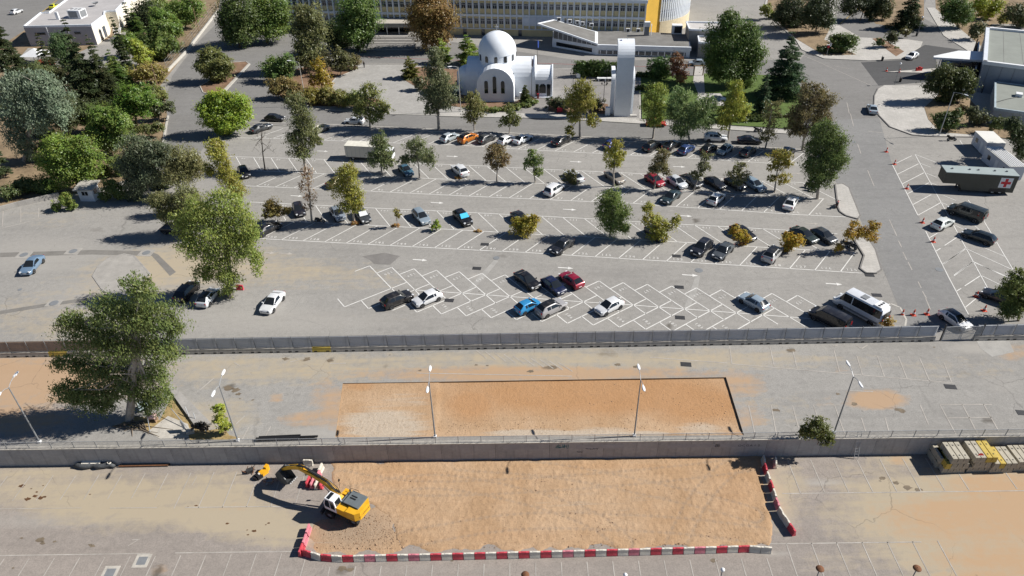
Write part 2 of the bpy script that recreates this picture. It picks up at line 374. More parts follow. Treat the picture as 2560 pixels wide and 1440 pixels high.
# lower yard
xs = sorted([-x for x in far]+far+list(np.arange(-72, 72.1, .7))); ys = [-1500, -400, -100, -20, 10, 20, 26]+list(np.arange(30, 55, .6))+[55.4]
me = grid(np.array(xs), np.array(ys), LOW)
co = np.empty(len(me.vertices)*3, np.float32); me.vertices.foreach_get('co', co); co = co.reshape(-1, 3)
kk = co[:, 1] > 55; co[kk, 1] = WY(co[kk, 0])+.1; me.vertices.foreach_set('co', co.ravel()); me.update()
D = []
bl('sand', (350, 1270, 330, 62, .8), (250, 1230, 260, 70, .6), (600, 1300, 160, 50, .7), (60, 1200, 180, 60, .5), (560, 1220, 120, 60, .6), (720, 1330, 160, 50, .7), (2400, 1290, 340, 110, 1.15), (2560, 1250, 330, 90, 1.15), (2500, 1390, 300, 90, 1.0), (2150, 1180, 120, 50, .35), (1960, 1200, 70, 80, .6), (2060, 1410, 100, 30, .4), (2240, 1145, 60, 20, .6), (1930, 1260, 60, 90, .5))
bl('orange', (2430, 1300, 300, 90, .8), (2560, 1240, 260, 80, .85), (2540, 1400, 260, 70, .75), (2470, 1200, 130, 25, .7), (2330, 1180, 50, 20, .6), (560, 1260, 120, 30, .3), (800, 1370, 60, 30, .5), (2245, 1150, 25, 18, .7), (2255, 1300, 12, 22, .8), (1900, 1160, 40, 25, .8), (400, 1420, 30, 20, .6))
bl('dark', (395, 1425, 16, 30, .9), (2150, 1310, 90, 4, .4), (840, 1425, 14, 16, .6), (857, 1425, 10, 10, .8), (878, 1423, 9, 8, .8), (890, 1437, 14, 5, .8))
bl('pale', (2050, 1205, 90, 8, .8), (1000, 1425, 600, 20, .25), (100, 1300, 300, 30, .4), (1940, 1385, 60, 12, .5))
blobs(me, D)
lower = struct(ob('ground', me, M['asphalt_low'])); lower['label'] = 'dusty lower yard in front of the retaining wall'

# ---- excavated pit on the upper level: floor and sides
def fbm(X, Y, seed, f0=.5, octv=4):
    r = np.random.RandomState(seed); Z = 0
    for o in range(octv):
        for _ in range(7):
            a = r.uniform(0, 6.28); f = f0*2**o*r.uniform(.7, 1.4); Z = Z+np.sin((X*math.cos(a)+Y*math.sin(a))*f*2+r.uniform(0, 6.28))*.5**o
    return Z/4.6
def quad_grid(P, nx, ny, zf):
    s, t = np.meshgrid(np.linspace(0, 1, nx), np.linspace(0, 1, ny)); P = [np.array(p[:2]) for p in P]
    XY = ((1-t)*(1-s))[..., None]*P[0]+((1-t)*s)[..., None]*P[1]+(t*s)[..., None]*P[2]+(t*(1-s))[..., None]*P[3]
    Z = zf(XY[..., 0], XY[..., 1], s, t); m = grid(np.linspace(0, 1, nx), np.linspace(0, 1, ny), 0)
    m.vertices.foreach_set('co', np.concatenate([XY, Z[..., None]], -1).astype(np.float32).ravel()); m.flip_normals(); m.update(); return m
def pitz(X, Y, s, t):
    dep = np.where(s > .25, .17, .10)*np.clip((1-t)*9, .1, 1)+.03
    d = -dep+fbm(X, Y, 3)*.012+fbm(X*.35, Y*2.2, 5)*.018
    return np.minimum(d, -.012)
me = quad_grid(PIT, 170, 40, pitz)
D = []; bl('orange', (1500, 985, 430, 60, 1.0), (1750, 1010, 160, 60, .9), (1180, 1010, 80, 50, .9), (900, 965, 40, 14, .7), (900, 1030, 30, 10, .4))
bl('pale', (960, 1060, 120, 45, 1.0), (1000, 1000, 100, 30, .45), (1350, 1085, 140, 14, 1.0), (1500, 1085, 120, 18, .9), (1750, 1075, 80, 20, .75), (1620, 1085, 60, 12, .9))
blobs(me, D)
pit = struct(ob('dirt_pit', me, M['dirt'], smooth=False)); me.polygons.foreach_set('use_smooth', [True]*len(me.polygons)); pit['label'] = 'shallow orange earth pit cut into the asphalt'
b = MB()
for i in range(4):
    p, q = PIT[i], PIT[(i+1) % 4]; b.add([(p.x, p.y, 0), (q.x, q.y, 0), (q.x, q.y, -.45), (p.x, p.y, -.45)], [(0, 1, 2, 3)])
ob('pit_side', b, M['soil'], pit)
# ---- dug-up earth in the lower yard
LP = [G(u, v, LOW) for u, v in ((826, 1152), (1893, 1137), (1928, 1367), (1000, 1374), (985, 1330), (984, 1295), (932, 1262), (832, 1255))]
def pdist(X, Y, poly):                      # signed distance, + inside
    d = np.full(X.shape, 1e9); ins = np.zeros(X.shape, bool); n = len(poly)
    for i in range(n):
        a, b_ = poly[i], poly[(i+1) % n]; dx, dy = b_.x-a.x, b_.y-a.y
        t = np.clip(((X-a.x)*dx+(Y-a.y)*dy)/(dx*dx+dy*dy), 0, 1); d = np.minimum(d, np.hypot(X-a.x-t*dx, Y-a.y-t*dy))
        c = ((a.y > Y) != (b_.y > Y)) & (X < (b_.x-a.x)*(Y-a.y)/((b_.y-a.y) or 1e-9)+a.x); ins ^= c
    return np.where(ins, d, -d)
def lowz(X, Y):
    d = pdist(X, Y, LP)+fbm(X, Y, 9, .7)*.5
    return LOW+np.clip(d*.35, -.12, .07)+np.clip(d, 0, 1)*(fbm(X, Y, 11, .6)*.035+np.abs(fbm(X*1.4, Y, 12, 2.4))*.05)
def tracks(me, lines, z):
    n = len(me.vertices); co = np.empty(n*3, np.float32); me.vertices.foreach_get('co', co); co = co.reshape(-1, 3); dk = np.zeros(n, np.float32)
    for pts in lines:
        P = [np.array(G(u, v, z)[:2]) for u, v in pts]; C = []
        for i in range(len(P)-1):
            p0, p1, p2, p3 = P[max(i-1, 0)], P[i], P[i+1], P[min(i+2, len(P)-1)]
            for k in range(14): q = k/14; C.append(.5*((2*p1)+(p2-p0)*q+(2*p0-5*p1+4*p2-p3)*q*q+(3*p1-p0-3*p2+p3)*q**3))
        best = np.full(n, 9e9); along = np.zeros(n); L0 = 0
        for a, b_ in zip(C, C[1:]):
            d = b_-a; L = np.hypot(*d); t = np.clip(((co[:, :2]-a) @ d)/(L*L), 0, 1); e = np.hypot(*(co[:, :2]-a-t[:, None]*d).T); k = e < best; best[k] = e[k]; along[k] = (L0+t*L)[k]; L0 += L
        band = np.exp(-((best-.95)/.2)**2); dk = np.maximum(dk, band*(.38+.18*np.sin(along*9)))
    co[:, 2] -= dk*.05; me.vertices.foreach_set('co', co.ravel()); me.update(); return dk
me = grid(np.arange(-22.5, 28.6, .17), np.arange(42, 54.75, .17), lowz)
TRK = tracks(me, [[(850, 1195), (1050, 1222), (1350, 1212), (1650, 1188), (1880, 1160)], [(870, 1235), (1080, 1205), (1300, 1240), (1480, 1300), (1560, 1360)], [(1690, 1360), (1740, 1260), (1800, 1190), (1860, 1150)], [(1010, 1350), (1300, 1305), (1650, 1312), (1910, 1340)], [(1150, 1160), (1400, 1180), (1700, 1240), (1890, 1290)]], LOW)
D = []; bl('orange', (1000, 1190, 160, 40, .4), (1250, 1340, 260, 30, .3), (1840, 1230, 100, 110, .35), (1500, 1165, 300, 12, .35)); bl('pale', (1000, 1150, 120, 10, .5), (1500, 1250, 300, 60, .3), (1250, 1280, 200, 40, .25))
blobs(me, D)
at_ = me.attributes['dark']; at_.data.foreach_set('value', np.clip(TRK*1.15, 0, 1).astype(np.float32))
low_dirt = struct(ob('dug_earth', me, M['dirt'])); low_dirt['label'] = 'rough dug-up earth in the lower yard ringed by plastic barriers'
# gravel apron left of the earth
GP = [G(u, v, LOW) for u, v in ((800, 1385), (1015, 1380), (990, 1330), (980, 1270), (930, 1270), (800, 1300), (775, 1345))]
def gravz(X, Y):
    d = pdist(X, Y, GP)+fbm(X, Y, 19, 1.1)*.35
    return LOW+np.clip(d*.12, -.05, .012)+np.clip(d, 0, 1)*np.abs(fbm(X, Y, 22, 3))*.016
me = grid(np.arange(-21.5, -11, .12), np.arange(41.8, 48.6, .12), gravz)
D = []; bl('dark', (880, 1320, 130, 60, .75)); bl('pale', (800, 1360, 60, 40, .3)); blobs(me, D)
grav = struct(ob('gravel_apron', me, M['dirt'])); grav['label'] = 'grey-brown gravel beside the dug earth'
# loose stones and clods
st = np.random.RandomState(4); b = MB()
def stone(x, y, z, r, b=b):
    a = st.uniform(0, 6.28); k = [st.uniform(.6, 1.2)*r for _ in range(5)]; c, s_ = math.cos(a), math.sin(a)
    b.add([(x+c*k[0], y+s_*k[0], z), (x-s_*k[1], y+c*k[1], z), (x-c*k[2], y-s_*k[2], z), (x+s_*k[3], y-c*k[3], z), (x+st.uniform(-.3, .3)*r, y, z+k[4]*.8)], [(0, 1, 4), (1, 2, 4), (2, 3, 4), (3, 0, 4)])
for cu, cv, su, sv, n in ((1480, 1290, 260, 60, 1800), (1200, 1345, 200, 20, 800), (1700, 1350, 200, 18, 500), (1400, 1220, 300, 40, 700), (960, 1165, 80, 12, 160), (1045, 1220, 26, 14, 170), (1250, 1195, 60, 12, 120), (1000, 1330, 14, 30, 160), (1860, 1260, 40, 70, 160), (900, 1325, 60, 30, 260), (1300, 1150, 250, 6, 140)):
    for _ in range(n):
        p = G(st.normal(cu, su), min(max(st.normal(cv, sv), 1146), 1372), LOW)
        if pdist(np.array([p.x]), np.array([p.y]), LP)[0] > .1 or (p.x < -12.3 and p.x > -20 and p.y < 47.5): stone(p.x, p.y, LOW+.04, st.uniform(.025, .085)*(1 if st.rand() < .95 else 1.8))
for cu, cv, su, sv, n in ((1180, 1070, 70, 12, 120), (1500, 1060, 200, 10, 200), (1790, 1040, 30, 30, 60), (1650, 1000, 150, 30, 80)):
    for _ in range(n):
        p = G(st.normal(cu, su), min(st.normal(cv, sv), 1080), -.1)
        if inside(Vector((p.x, p.y, 0)), PIT): stone(p.x, p.y, -.2, st.uniform(.03, .1))
o = ob('loose_stones', b, mat('earth_clods', (.33, .22, .14), .95, .4, 2)); o['kind'] = 'stuff'; o['label'] = 'small stones and clods strewn over the dug earth'
# ---------------------------------------------------------------- paving, beds, roads
def px(poly, z=0): return [G(u, v, z) for u, v in poly]
def slab(name, poly, z1, m, label=None, z0=-.05, parent=None, kerb=None, zpx=0):
    P = px(poly, zpx); o = ob(name, MB().prism([(p.x, p.y) for p in P], z0+zpx, z1+zpx), m, parent)
    if not parent: struct(o)
    if label: o['label'] = label
    if kerb:
        b = MB(); n = len(P)
        for i in range(n):
            a, c = P[i], P[(i+1) % n]; d = (c-a); L = d.length
            if L < .01: continue
            b.obox(((a.x+c.x)/2, (a.y+c.y)/2, (z1+z0)/2+.012+zpx), (L+.02, .22, z1-z0), math.atan2(d.y, d.x))
        ob('kerb', b, kerb, o)
    return o
slab('soil', [(-700, 560), (0, 522), (150, 492), (250, 470), (380, 430), (402, 395), (408, 330), (418, 290), (413, 245), (400, 215), (470, 125), (480, 100), (545, 30), (560, -60), (-700, -60)], .006, M['soil'], 'dry orange-brown soil under the grove of trees')
slab('road', [(-20, -80), (-20, 130), (70, 70), (170, 20), (250, -80)], .012, M['road'], 'grey side road beyond the low white building', kerb=None)
slab('side_yard', [(40, 155), (100, 168), (330, 172), (400, 120), (330, 70), (200, 130), (70, 120)], .014, M['asphalt'], 'grey yard in front of the low white building')
slab('road', [(418, 300), (413, 250), (430, 190), (490, 110), (560, 40), (700, 60), (1100, 100), (1440, 150), (2000, 150), (2080, 60), (2140, -40), (2330, -40), (2300, 40), (2480, 140), (2480, 190), (2330, 205), (2210, 214), (2185, 250), (2198, 300), (2100, 378), (2030, 378), (1500, 345), (1092, 325), (615, 309), (540, 330), (470, 420), (420, 430)], .004, M['road'], 'grey road running round the car park')
slab('road', [(2085, 300), (2198, 295), (2230, 411), (2295, 538), (2372, 694), (2421, 786), (2438, 824), (2270, 826), (2215, 690), (2150, 545), (2090, 455)], .008, M['lane'], 'darker grey lane beside the slanted bays')
slab('road', [(2152, 156), (2250, 150), (2300, 119), (2312, 112), (2430, 128), (2340, 146), (2345, 186), (2400, 200), (2210, 213), (2196, 214)], .008, M['lane_dark'], 'fresh dark asphalt of the entrance lane with building shade painted in under the white canopy')
# plaza left of the church, beds round it
slab('plaza', [(760, 265), (800, 215), (850, 190), (905, 163), (1050, 163), (1160, 168), (1160, 290), (960, 285), (775, 272)], .08, M['paving'], 'pale paved plaza beside the white church', kerb=M['kerb'])
slab('planting_bed', [(752, 262), (700, 245), (690, 215), (720, 180), (770, 165), (895, 165), (890, 175), (840, 195), (815, 225), (860, 240), (950, 248), (945, 268), (770, 268)], .12, M['bed'], 'reddish planted bed between plaza and road', kerb=M['kerb'])
slab('planting_bed', [(1010, 200), (1040, 168), (1200, 178), (1200, 215), (1160, 270), (1095, 262), (1052, 225)], .12, M['bed'], 'reddish bed on the plaza side of the church', kerb=None)
slab('traffic_island', [(520, 205), (575, 157), (615, 155), (622, 160), (560, 225), (545, 240), (508, 232), (500, 215)], .13, M['bed'], 'earth traffic island with kerb and bushy tree', kerb=M['kerb'])
slab('church_yard', [(1160, 280), (1160, 178), (1450, 172), (1600, 180), (1600, 298), (1400, 288)], .10, M['paving_grey'], 'grey paved yard between church and bell tower', kerb=M['kerb'])
slab('planting_bed', [(1168, 276), (1150, 250), (1160, 225), (1200, 250), (1290, 255), (1330, 235), (1337, 250), (1300, 272), (1240, 280)], .16, M['bed'], 'earth bed along the church apse wall', kerb=None)
slab('planting_bed', [(1370, 278), (1378, 250), (1480, 255), (1520, 262), (1520, 286), (1400, 284)], .16, M['bed'], 'small earth bed with shrubs beside the bell tower', kerb=None)
slab('pavement', [(1095, 285), (1160, 281), (1400, 288), (1560, 297), (1700, 308), (2010, 330), (2010, 338), (1700, 316), (1400, 297), (1092, 291)], .13, M['paving_pale'], 'pale kerbside pavement in front of church and garden', kerb=M['kerb'])
slab('lawn', [(1602, 188), (1740, 190), (1760, 300), (1605, 298)], .15, M['lawn'], 'green lawn beside the bell tower', kerb=None)
slab('lawn', [(1760, 185), (1960, 190), (2000, 215), (2010, 325), (1800, 312), (1760, 300)], .15, M['lawn'], 'green lawn under the big conifers', kerb=None)
slab('garden_path', [(1737, 160), (1757, 160), (1762, 235), (1800, 235), (1830, 268), (1740, 262), (1745, 235), (1733, 205)], .175, M['paving_pale'], 'paved path through the garden lawn')
slab('pavement', [(2210, 214), (2340, 214), (2440, 190), (2560, 170), (2700, 300), (2560, 345), (2335, 342), (2280, 338), (2225, 318), (2198, 290), (2185, 262), (2186, 240), (2195, 222)], .13, M['paving_pale'], 'pale paved forecourt of the modern grey building', kerb=M['kerb_dark'])
slab('planting_bed', [(2310, 270), (2350, 235), (2420, 245), (2460, 290), (2600, 300), (2600, 360), (2480, 342), (2350, 332), (2320, 300)], .16, M['soil'], 'dry earth bed with shrubs by the modern building', kerb=None)
slab('traffic_island', [(1990, 100), (1910, 30), (1920, -30), (2075, -30), (2090, 60), (2150, 95), (2270, 100), (2305, 105), (2300, 118), (2250, 148), (2170, 152), (2060, 147), (2005, 125)], .13, M['paving_pale'], 'pale paved island at the road junction', kerb=M['kerb'])
slab('planting_bed', [(1990, 98), (1915, 28), (1925, -30), (2070, -30), (2075, 72), (2060, 100), (2140, 138), (2060, 140)], .16, M['soil'], 'dry bed with dark trees on the junction island', kerb=None)
slab('planting_bed', [(2180, 98), (2200, 95), (2260, 130), (2240, 142)], .16, M['bed'], 'narrow shrub bed on the junction island', kerb=None)
slab('soil', [(2140, -60), (2150, 25), (2190, 60), (2260, 70), (2310, 50), (2310, -60)], .012, M['soil'], 'dry soil under the dark trees beyond the junction')
slab('soil', [(2335, -60), (2340, 30), (2440, 125), (2470, 120), (2480, 60), (2900, 60), (2900, -60)], .012, M['soil'], 'dry soil behind the modern grey building')
slab('pavement', [(2318, 20), (2335, 20), (2480, 140), (2440, 140), (2360, 90)], .10, M['paving_pale'], 'narrow pavement curving behind the modern building', kerb=M['kerb'])
slab('traffic_island', [(2088, 462), (2106, 460), (2122, 470), (2150, 540), (2144, 548), (2115, 540), (2100, 530), (2095, 520)], .14, M['paving_pale'], 'paved kerbed island at the end of a parking row, motorbike beside it', kerb=M['kerb_dark'])
slab('traffic_island', [(2130, 592), (2165, 590), (2188, 625), (2203, 675), (2190, 684), (2165, 683), (2150, 672), (2160, 640)], .14, M['paving_pale'], 'paved kerbed island with yellow leaved tree at its tip', kerb=M['kerb_dark'])
slab('traffic_island', [(2170, 815), (2225, 760), (2250, 770), (2265, 800), (2262, 818)], .1, M['asphalt'], 'rounded island behind the white minibus', kerb=M['kerb'])
slab('traffic_island', [(232, 690), (245, 668), (270, 645), (310, 635), (335, 640), (355, 662), (375, 685), (330, 740), (260, 730)], .05, M['concrete_worn'], 'worn pale concrete island in the open yard', kerb=M['concrete'])
slab('street_verge', [(1092, 324), (1500, 345), (2025, 376), (2030, 382), (1500, 351), (1092, 330), (850, 319), (615, 312), (615, 306), (850, 313)], .13, M['kerb_dark'], 'kerbed strip with trees between street and first parking row', kerb=M['kerb'])
slab('kerb_strip', [(398, 400), (410, 330), (418, 290), (423, 290), (415, 330), (404, 400)], .14, M['kerb'], 'worn kerb along the edge of the grove')
slab('kerb_strip', [(560, 225), (622, 158), (626, 161), (565, 228)], .15, M['kerb'], 'white kerb edging the traffic island by the bushy tree')
# concrete corner with posts below the big near tree
slab('concrete_ramp', [(415, 965), (428, 960), (530, 1062), (490, 1070), (440, 1000)], .3, M['concrete'], 'broken sloping concrete wall beside the tree stump yard')
slab('concrete_pad', [(368, 1080), (420, 1040), (470, 1060), (480, 1093), (400, 1097)], .02, M['concrete_pale'], 'small concrete pad near the railing under the big tree')
slab('weedy_ground', [(300, 1060), (340, 1040), (400, 1050), (430, 990), (500, 1070), (600, 1095), (560, 1100), (480, 1092), (370, 1078)], .012, M['dry_grass'], 'dry weeds and litter around the fallen posts')
slab('weedy_ground', [(470, 1085), (560, 1070), (575, 1090), (560, 1100), (475, 1100)], .03, M['dry_grass'], 'dry weeds at the foot of the lamp post by the railing')
for poly, nm in (([(905, 641), (960, 632), (1000, 640), (975, 662), (935, 660), (925, 650)], 0), ([(0, 632), (230, 625), (375, 628), (395, 636), (440, 680), (425, 690), (380, 640), (230, 636), (0, 643)], 1), ([(0, 777), (120, 758), (220, 744), (220, 752), (120, 766), (0, 786)], 1)):
    slab('asphalt_patch', poly, .008, mat('patch_asphalt', (.19, .18, .165) if nm else (.19, .18, .17), .92, .2, .6), parent=upper)
for poly in ([(1236, 650), (1246, 652), (1215, 690), (1172, 735), (1160, 733), (1195, 692)], [(1740, 688), (1750, 690), (1745, 720), (1722, 775), (1708, 775), (1728, 720)], [(2440, 850), (2520, 846), (2535, 880), (2480, 892), (2450, 870)]):
    slab('asphalt_patch', poly, .009, mat('pale_patch', (.335, .325, .305), .92, .2, .8), parent=upper)
for u, v in ((60, 637), (183, 628), (366, 632), (135, 758)):
    slab('concrete_patch', [(u-25, v+8), (u-8, v-9), (u+24, v-8), (u+10, v+9)], .014, M['concrete_worn'], parent=upper)
    p = G(u, v); ob('manhole_cover', MB().lathe([(.62, 0), (.62, .03), (.45, .035), (0, .035)], (p.x, p.y, .012), 16), M['grey_steel'], upper)
for u, v, r in ((1241, 645, .5), (1747, 676, .6), (2120, 688, .0), (2348, 674, .55), (2135, 355, .35), (50, 724, .3)):
    if r: p = G(u, v); ob('manhole_cover', MB().lathe([(r, 0), (r, .02), (r*.8, .024), (0, .024)], (p.x, p.y, .006), 16), M['grey_steel'], upper)
b = MB().box(-.65, .65, -.4, .4, 0, .02)
gm = b.mesh(); gm.materials.append(M['dark_steel'])
for u, v in ((1192, 671), (1123, 751), (1212, 611), (1691, 640), (1698, 718), (1700, 794), (1715, 911), (2376, 967), (2174, 688), (2192, 738), (2557, 1032)):
    o = ob('drain_grate', gm, None, upper, G(u, v, .004), R(-8))
for u, v, s in ((355, 1402, 1), (275, 1432, 1)):
    p = G(u, v, LOW); ob('concrete_patch', MB().obox((p.x, p.y, LOW), (1.5, 1.5, .02)), M['concrete_pale'], lower); ob('manhole_cover', MB().obox((p.x, p.y, LOW+.008), (.9, .9, .02)), M['grey_steel'], lower)
# spilled oil and wet stains: thin irregular patches
sm = mat('oil_stain', (.12, .062, .03), .5, .4, 2); sb = mat('old_stain', (.17, .135, .095), .8, .3, 2)
def stain(u, v, r, z, m, par, asp=1.6):
    p = G(u, v, z); n = 14; ph = rnd.uniform(0, 6); k = [rnd.uniform(.55, 1.2) for _ in range(n)]
    ob('stain', MB().add([(p.x, p.y, z+.01)]+[(p.x+math.cos(i*6.283/n)*r*asp*k[i], p.y+math.sin(i*6.283/n)*r*k[i], z+.01) for i in range(n)], [(0, i+1, (i+1) % n+1) for i in range(n)]), m, par)
for u, v, r in ((54, 1215, .28), (68, 1248, .24), (88, 1240, .2), (100, 1245, .24), (112, 1242, .12), (108, 1214, .08), (78, 1222, .07), (92, 1230, .1), (225, 1236, .1), (491, 1264, .12), (470, 1267, .06), (569, 1309, .12), (636, 1328, .16), (620, 1337, .08), (618, 1325, .06), (672, 1308, .1), (665, 1312, .06), (662, 1346, .05)): stain(u, v, r, LOW, sm, lower)
for u, v, r in ((100, 1350, .3), (105, 1358, .2), (137, 1354, .12), (54, 1345, .12), (226, 1362, .14), (231, 1365, .18), (2206, 1195, .3), (2240, 1207, .25), (2268, 1220, .35), (2295, 1224, .28), (1784, 1402, .3), (855, 1422, .3), (876, 1424, .22), (33, 1420, .1), (1130, 1402, .1)): stain(u, v, r, LOW, sb, lower)
for u, v, r in ((570, 970, .5), (590, 975, .4), (597, 985, .25), (1380, 918, .4), (1588, 917, .25), (1545, 912, .25), (1327, 928, .3), (1980, 877, .4), (2335, 868, .12), (2252, 1026, .4), (2135, 1010, .25), (2095, 985, .2), (1940, 1025, .3), (600, 997, .1), (632, 1000, .12), (1190, 912, .15), (1218, 914, .14), (1050, 926, .16), (715, 897, .3), (768, 898, .35), (825, 902, .3)): stain(u, v, r, 0, sb, upper)
# ---------------------------------------------------------------- painted lines
def stripe(b, p, q, wd=.12, z=.016):
    p, q = Vector((p[0], p[1], 0)), Vector((q[0], q[1], 0)); d = (q-p)
    if d.length < .02: return
    n = Vector((-d.y, d.x, 0)).normalized()*wd/2
    b.add([(*(p+n)[:2], z), (*(p-n)[:2], z), (*(q-n)[:2], z), (*(q+n)[:2], z)], [(0, 1, 2, 3)])
def pline(b, pts, wd=.12, z=.016):
    for a, c in zip(pts, pts[1:]): stripe(b, a, c, wd, z)
class Poly:
    def __init__(s, pts): s.p = [G(*q) for q in pts]; s.L = [0]
    def walk(s, a=0): pass
    def atx(s, x):
        for a, c in zip(s.p, s.p[1:]):
            if (x-a.x)*(x-c.x) <= 0: return a.lerp(c, (x-a.x)/(c.x-a.x))
        a, c = (s.p[0], s.p[1]) if x < s.p[0].x else (s.p[-2], s.p[-1]); return a.lerp(c, (x-a.x)/(c.x-a.x))
DGM = {}
def digit_mesh(ch):
    if ch not in DGM:
        cu = bpy.data.curves.new('d', 'FONT'); cu.body = ch; cu.align_x = 'CENTER'; cu.resolution_u = 2; o = bpy.data.objects.new('d', cu); COL.objects.link(o)
        me = bpy.data.meshes.new_from_object(o.evaluated_get(bpy.context.evaluated_depsgraph_get()))
        DGM[ch] = ([v.co.copy() for v in me.vertices], [tuple(p.vertices) for p in me.polygons]); bpy.data.objects.remove(o); bpy.data.curves.remove(cu)
    return DGM[ch]
def number(txt, at, ang, par, size=.75, z=.02, m=None, name='painted_number'):
    b = MB(); c, s = math.cos(ang), math.sin(ang)
    for i, ch in enumerate(txt):
        vs, fs = digit_mesh(ch); ox = (i-(len(txt)-1)/2)*.72
        b.add([(at[0]+((v.x+ox)*c-v.y*s)*size, at[1]+((v.x+ox)*s+v.y*c)*size, z) for v in vs], fs)
    return ob(name, b, m or M['paint_line'], par)
LANE = R(-8.5); LU = Vector((math.cos(LANE), math.sin(LANE), 0))
R1 = Poly([(560, 344), (715, 346.6), (921, 355.5), (1143, 362.5), (1289, 372.5), (1572, 388), (1747, 396.7), (2012, 414)])
R2 = Poly([(560, 391), (824, 399), (1060, 409), (1205, 415), (1386, 424.4), (1575, 432.8), (1890, 452), (2006, 456.5)])
S2 = Poly([(640, 427), (713, 430), (1099, 447.5), (1194, 451), (1336, 458), (1483, 467.5), (1633, 474), (1925, 490), (2060, 497)])
R3 = Poly([(613, 464.7), (907, 477), (1032, 483.6), (1200, 491.7), (1428, 502), (1575, 508), (1677, 516), (1998, 537), (2114, 542.5)])
R4 = Poly([(621, 505), (788, 513), (949, 521), (1111, 528), (1286, 537), (1494, 548), (1580, 554), (1802, 566), (1957, 575), (2094, 585)])
S3 = Poly([(702, 552), (921, 563), (1188, 577), (1361, 587.5), (1475, 592.5), (1564, 598), (1694, 605), (1919, 619), (2140, 631.5)])
R5 = Poly([(640, 596), (863, 608), (1200, 626), (1300, 630.5), (1580, 648), (1872, 665), (2155, 683)])
A1, A2 = R(51), R(-62)
def row(line, other, ang, x0, n, dx, num0=None, step=1, side=1, full=True, flip=False, length=None, miss=()):
    b = MB()
    if full: pline(b, line.p, .14)
    d = Vector((math.cos(ang), math.sin(ang), 0))
    for i in range(n):
        p = line.atx(x0+i*dx)
        # run to the other line
        if other:
            L = 0
            for k in range(200):
                L = k*.05; q = p+d*L*side; 
                if (q.y-other.atx(q.x).y)*(p.y-other.atx(p.x).y) < 0: break
        else: L = length
        if i not in miss: stripe(b, p, p+d*(L-.05)*side, .14)
        if num0 is not None:
            c = p+LU*dx*.5; c = c+Vector((0, 1, 0))*(.45 if not flip else -.45)*1
            number(str(num0+step*i), c, LANE+(math.pi if flip else 0), upper, .8 if not flip else .7, .02)
    ob('painted_line', b, M['paint_line'], upper)
row(R1, None, R(47), G(640, 345).x, 32, 3.62, 8, 1, 1, length=6.6)
row(R2, S2, A2, G(590, 392).x, 31, 3.55, 38, 1, 1, flip=True)
row(R3, S2, A1, G(640, 466).x, 28, 3.55, 92, -1, 1)
row(R4, S3, A2, G(690, 508).x, 25, 3.55, 98, 1, 1, flip=True)
row(R5, S3, A1, G(650, 597).x, 26, 3.55, 150, -1, 1)
b = MB(); pline(b, S2.p, .14); pline(b, S3.p, .14); ob('painted_line', b, M['paint_line'], upper)
# herring-bone row in front of the hoarding
b = MB(); Zc = Poly([(1037, 725), (1211, 737), (1453, 754.5), (1580, 762.7), (1771, 777), (1966, 792), (2030, 797)])
pline(b, Zc.p, .13)
ub, us = Vector((math.cos(R(-56)), math.sin(R(-56)), 0)), Vector((math.cos(R(35.5)), math.sin(R(35.5)), 0))
x0 = Zc.p[0].x
for k in range(-1, 18):
    c = Zc.atx(x0+k*3.42); U = c-ub*7.3; Lo = c-us*7.4
    stripe(b, U, c+ub*2.5, .145); stripe(b, U, U-us*2.45, .145)
    if k > -1: number(str(156+k), U+ub*.95-us*1.15, math.atan2(us.y, us.x)+math.pi, upper, .68)
    if k < 15 and Lo.y > 71.5:
        stripe(b, Lo, c+us*2.5, .145); stripe(b, Lo, Lo-ub*2.4, .145)
        if k > 0: number(str(194-k), Lo+us*1.0-ub*1.15, math.atan2(ub.y, ub.x), upper, .68)
ob('painted_line', b, M['paint_line'], upper)
# arrows
def arrow(u, v, m, s=1):
    p = G(u, v); b = MB(); a = LU; n = Vector((-a.y, a.x, 0)); b_ = []
    for x, y in ((-1.15, -.09), (.35, -.09), (.35, -.3), (1.15, 0), (.35, .3), (.35, .09), (-1.15, .09)): q = p+a*x*s+n*y*s*1.2; b_.append((q.x, q.y, .017))
    ob('painted_arrow', MB().add(b_, [tuple(range(7))]), m, upper)
for u, v in ((807, 378), (1131, 391), (1440, 404.5), (1698, 417), (742, 490), (1093, 507), (1424, 524), (1713, 540), (1050, 650), (1414, 670), (1725, 688), (2085, 710)): arrow(u, v, M['paint_line'])
for u, v in ((1987, 434), (2030, 559), (715, 634), (670, 632)): arrow(u, v, M['paint_old'])
# right-hand lot
b = MB()
pl = lambda *q: pline(b, [G(*x) for x in q], .12)
pl((2230.5, 411), (2294.5, 538)); pl((2314, 578), (2372, 694), (2421, 786)); pl((2287.5, 386), (2370, 538), (2458, 700), (2470, 722)); pl((2452, 540), (2533, 675)); pl((2420, 500), (2432, 515))
for q in (((510, 388), (645, 322)), ((520, 487), (705, 395)), ((560, 575), (755, 475)), ((605, 665), (800, 565)), ((655, 762), (820, 672)), ((700, 858), (910, 742)), ((805, 1060), (875, 1020)), ((865, 1180), (905, 1155)), ((940, 1130), (1065, 1048)), ((930, 1297), (1130, 1155)), ((1025, 1397), (1195, 1277)), ((675, 310), (920, 403)), ((720, 390), (815, 425)), ((780, 480), (870, 517)), ((815, 565), (880, 590)), ((930, 680), (1045, 725)), ((915, 745), (965, 765)), ((1040, 950), (1110, 985)), ((1250, 1130), (1480, 1228)), ((1150, 1165), (1545, 1345)), ((1200, 1280), (1510, 1412)), ((1215, 955), (1400, 1115)), ((1080, 185), (1110, 235))):
    pl(*[(2100+x/3.6, 300+y/3.6) for x, y in q])
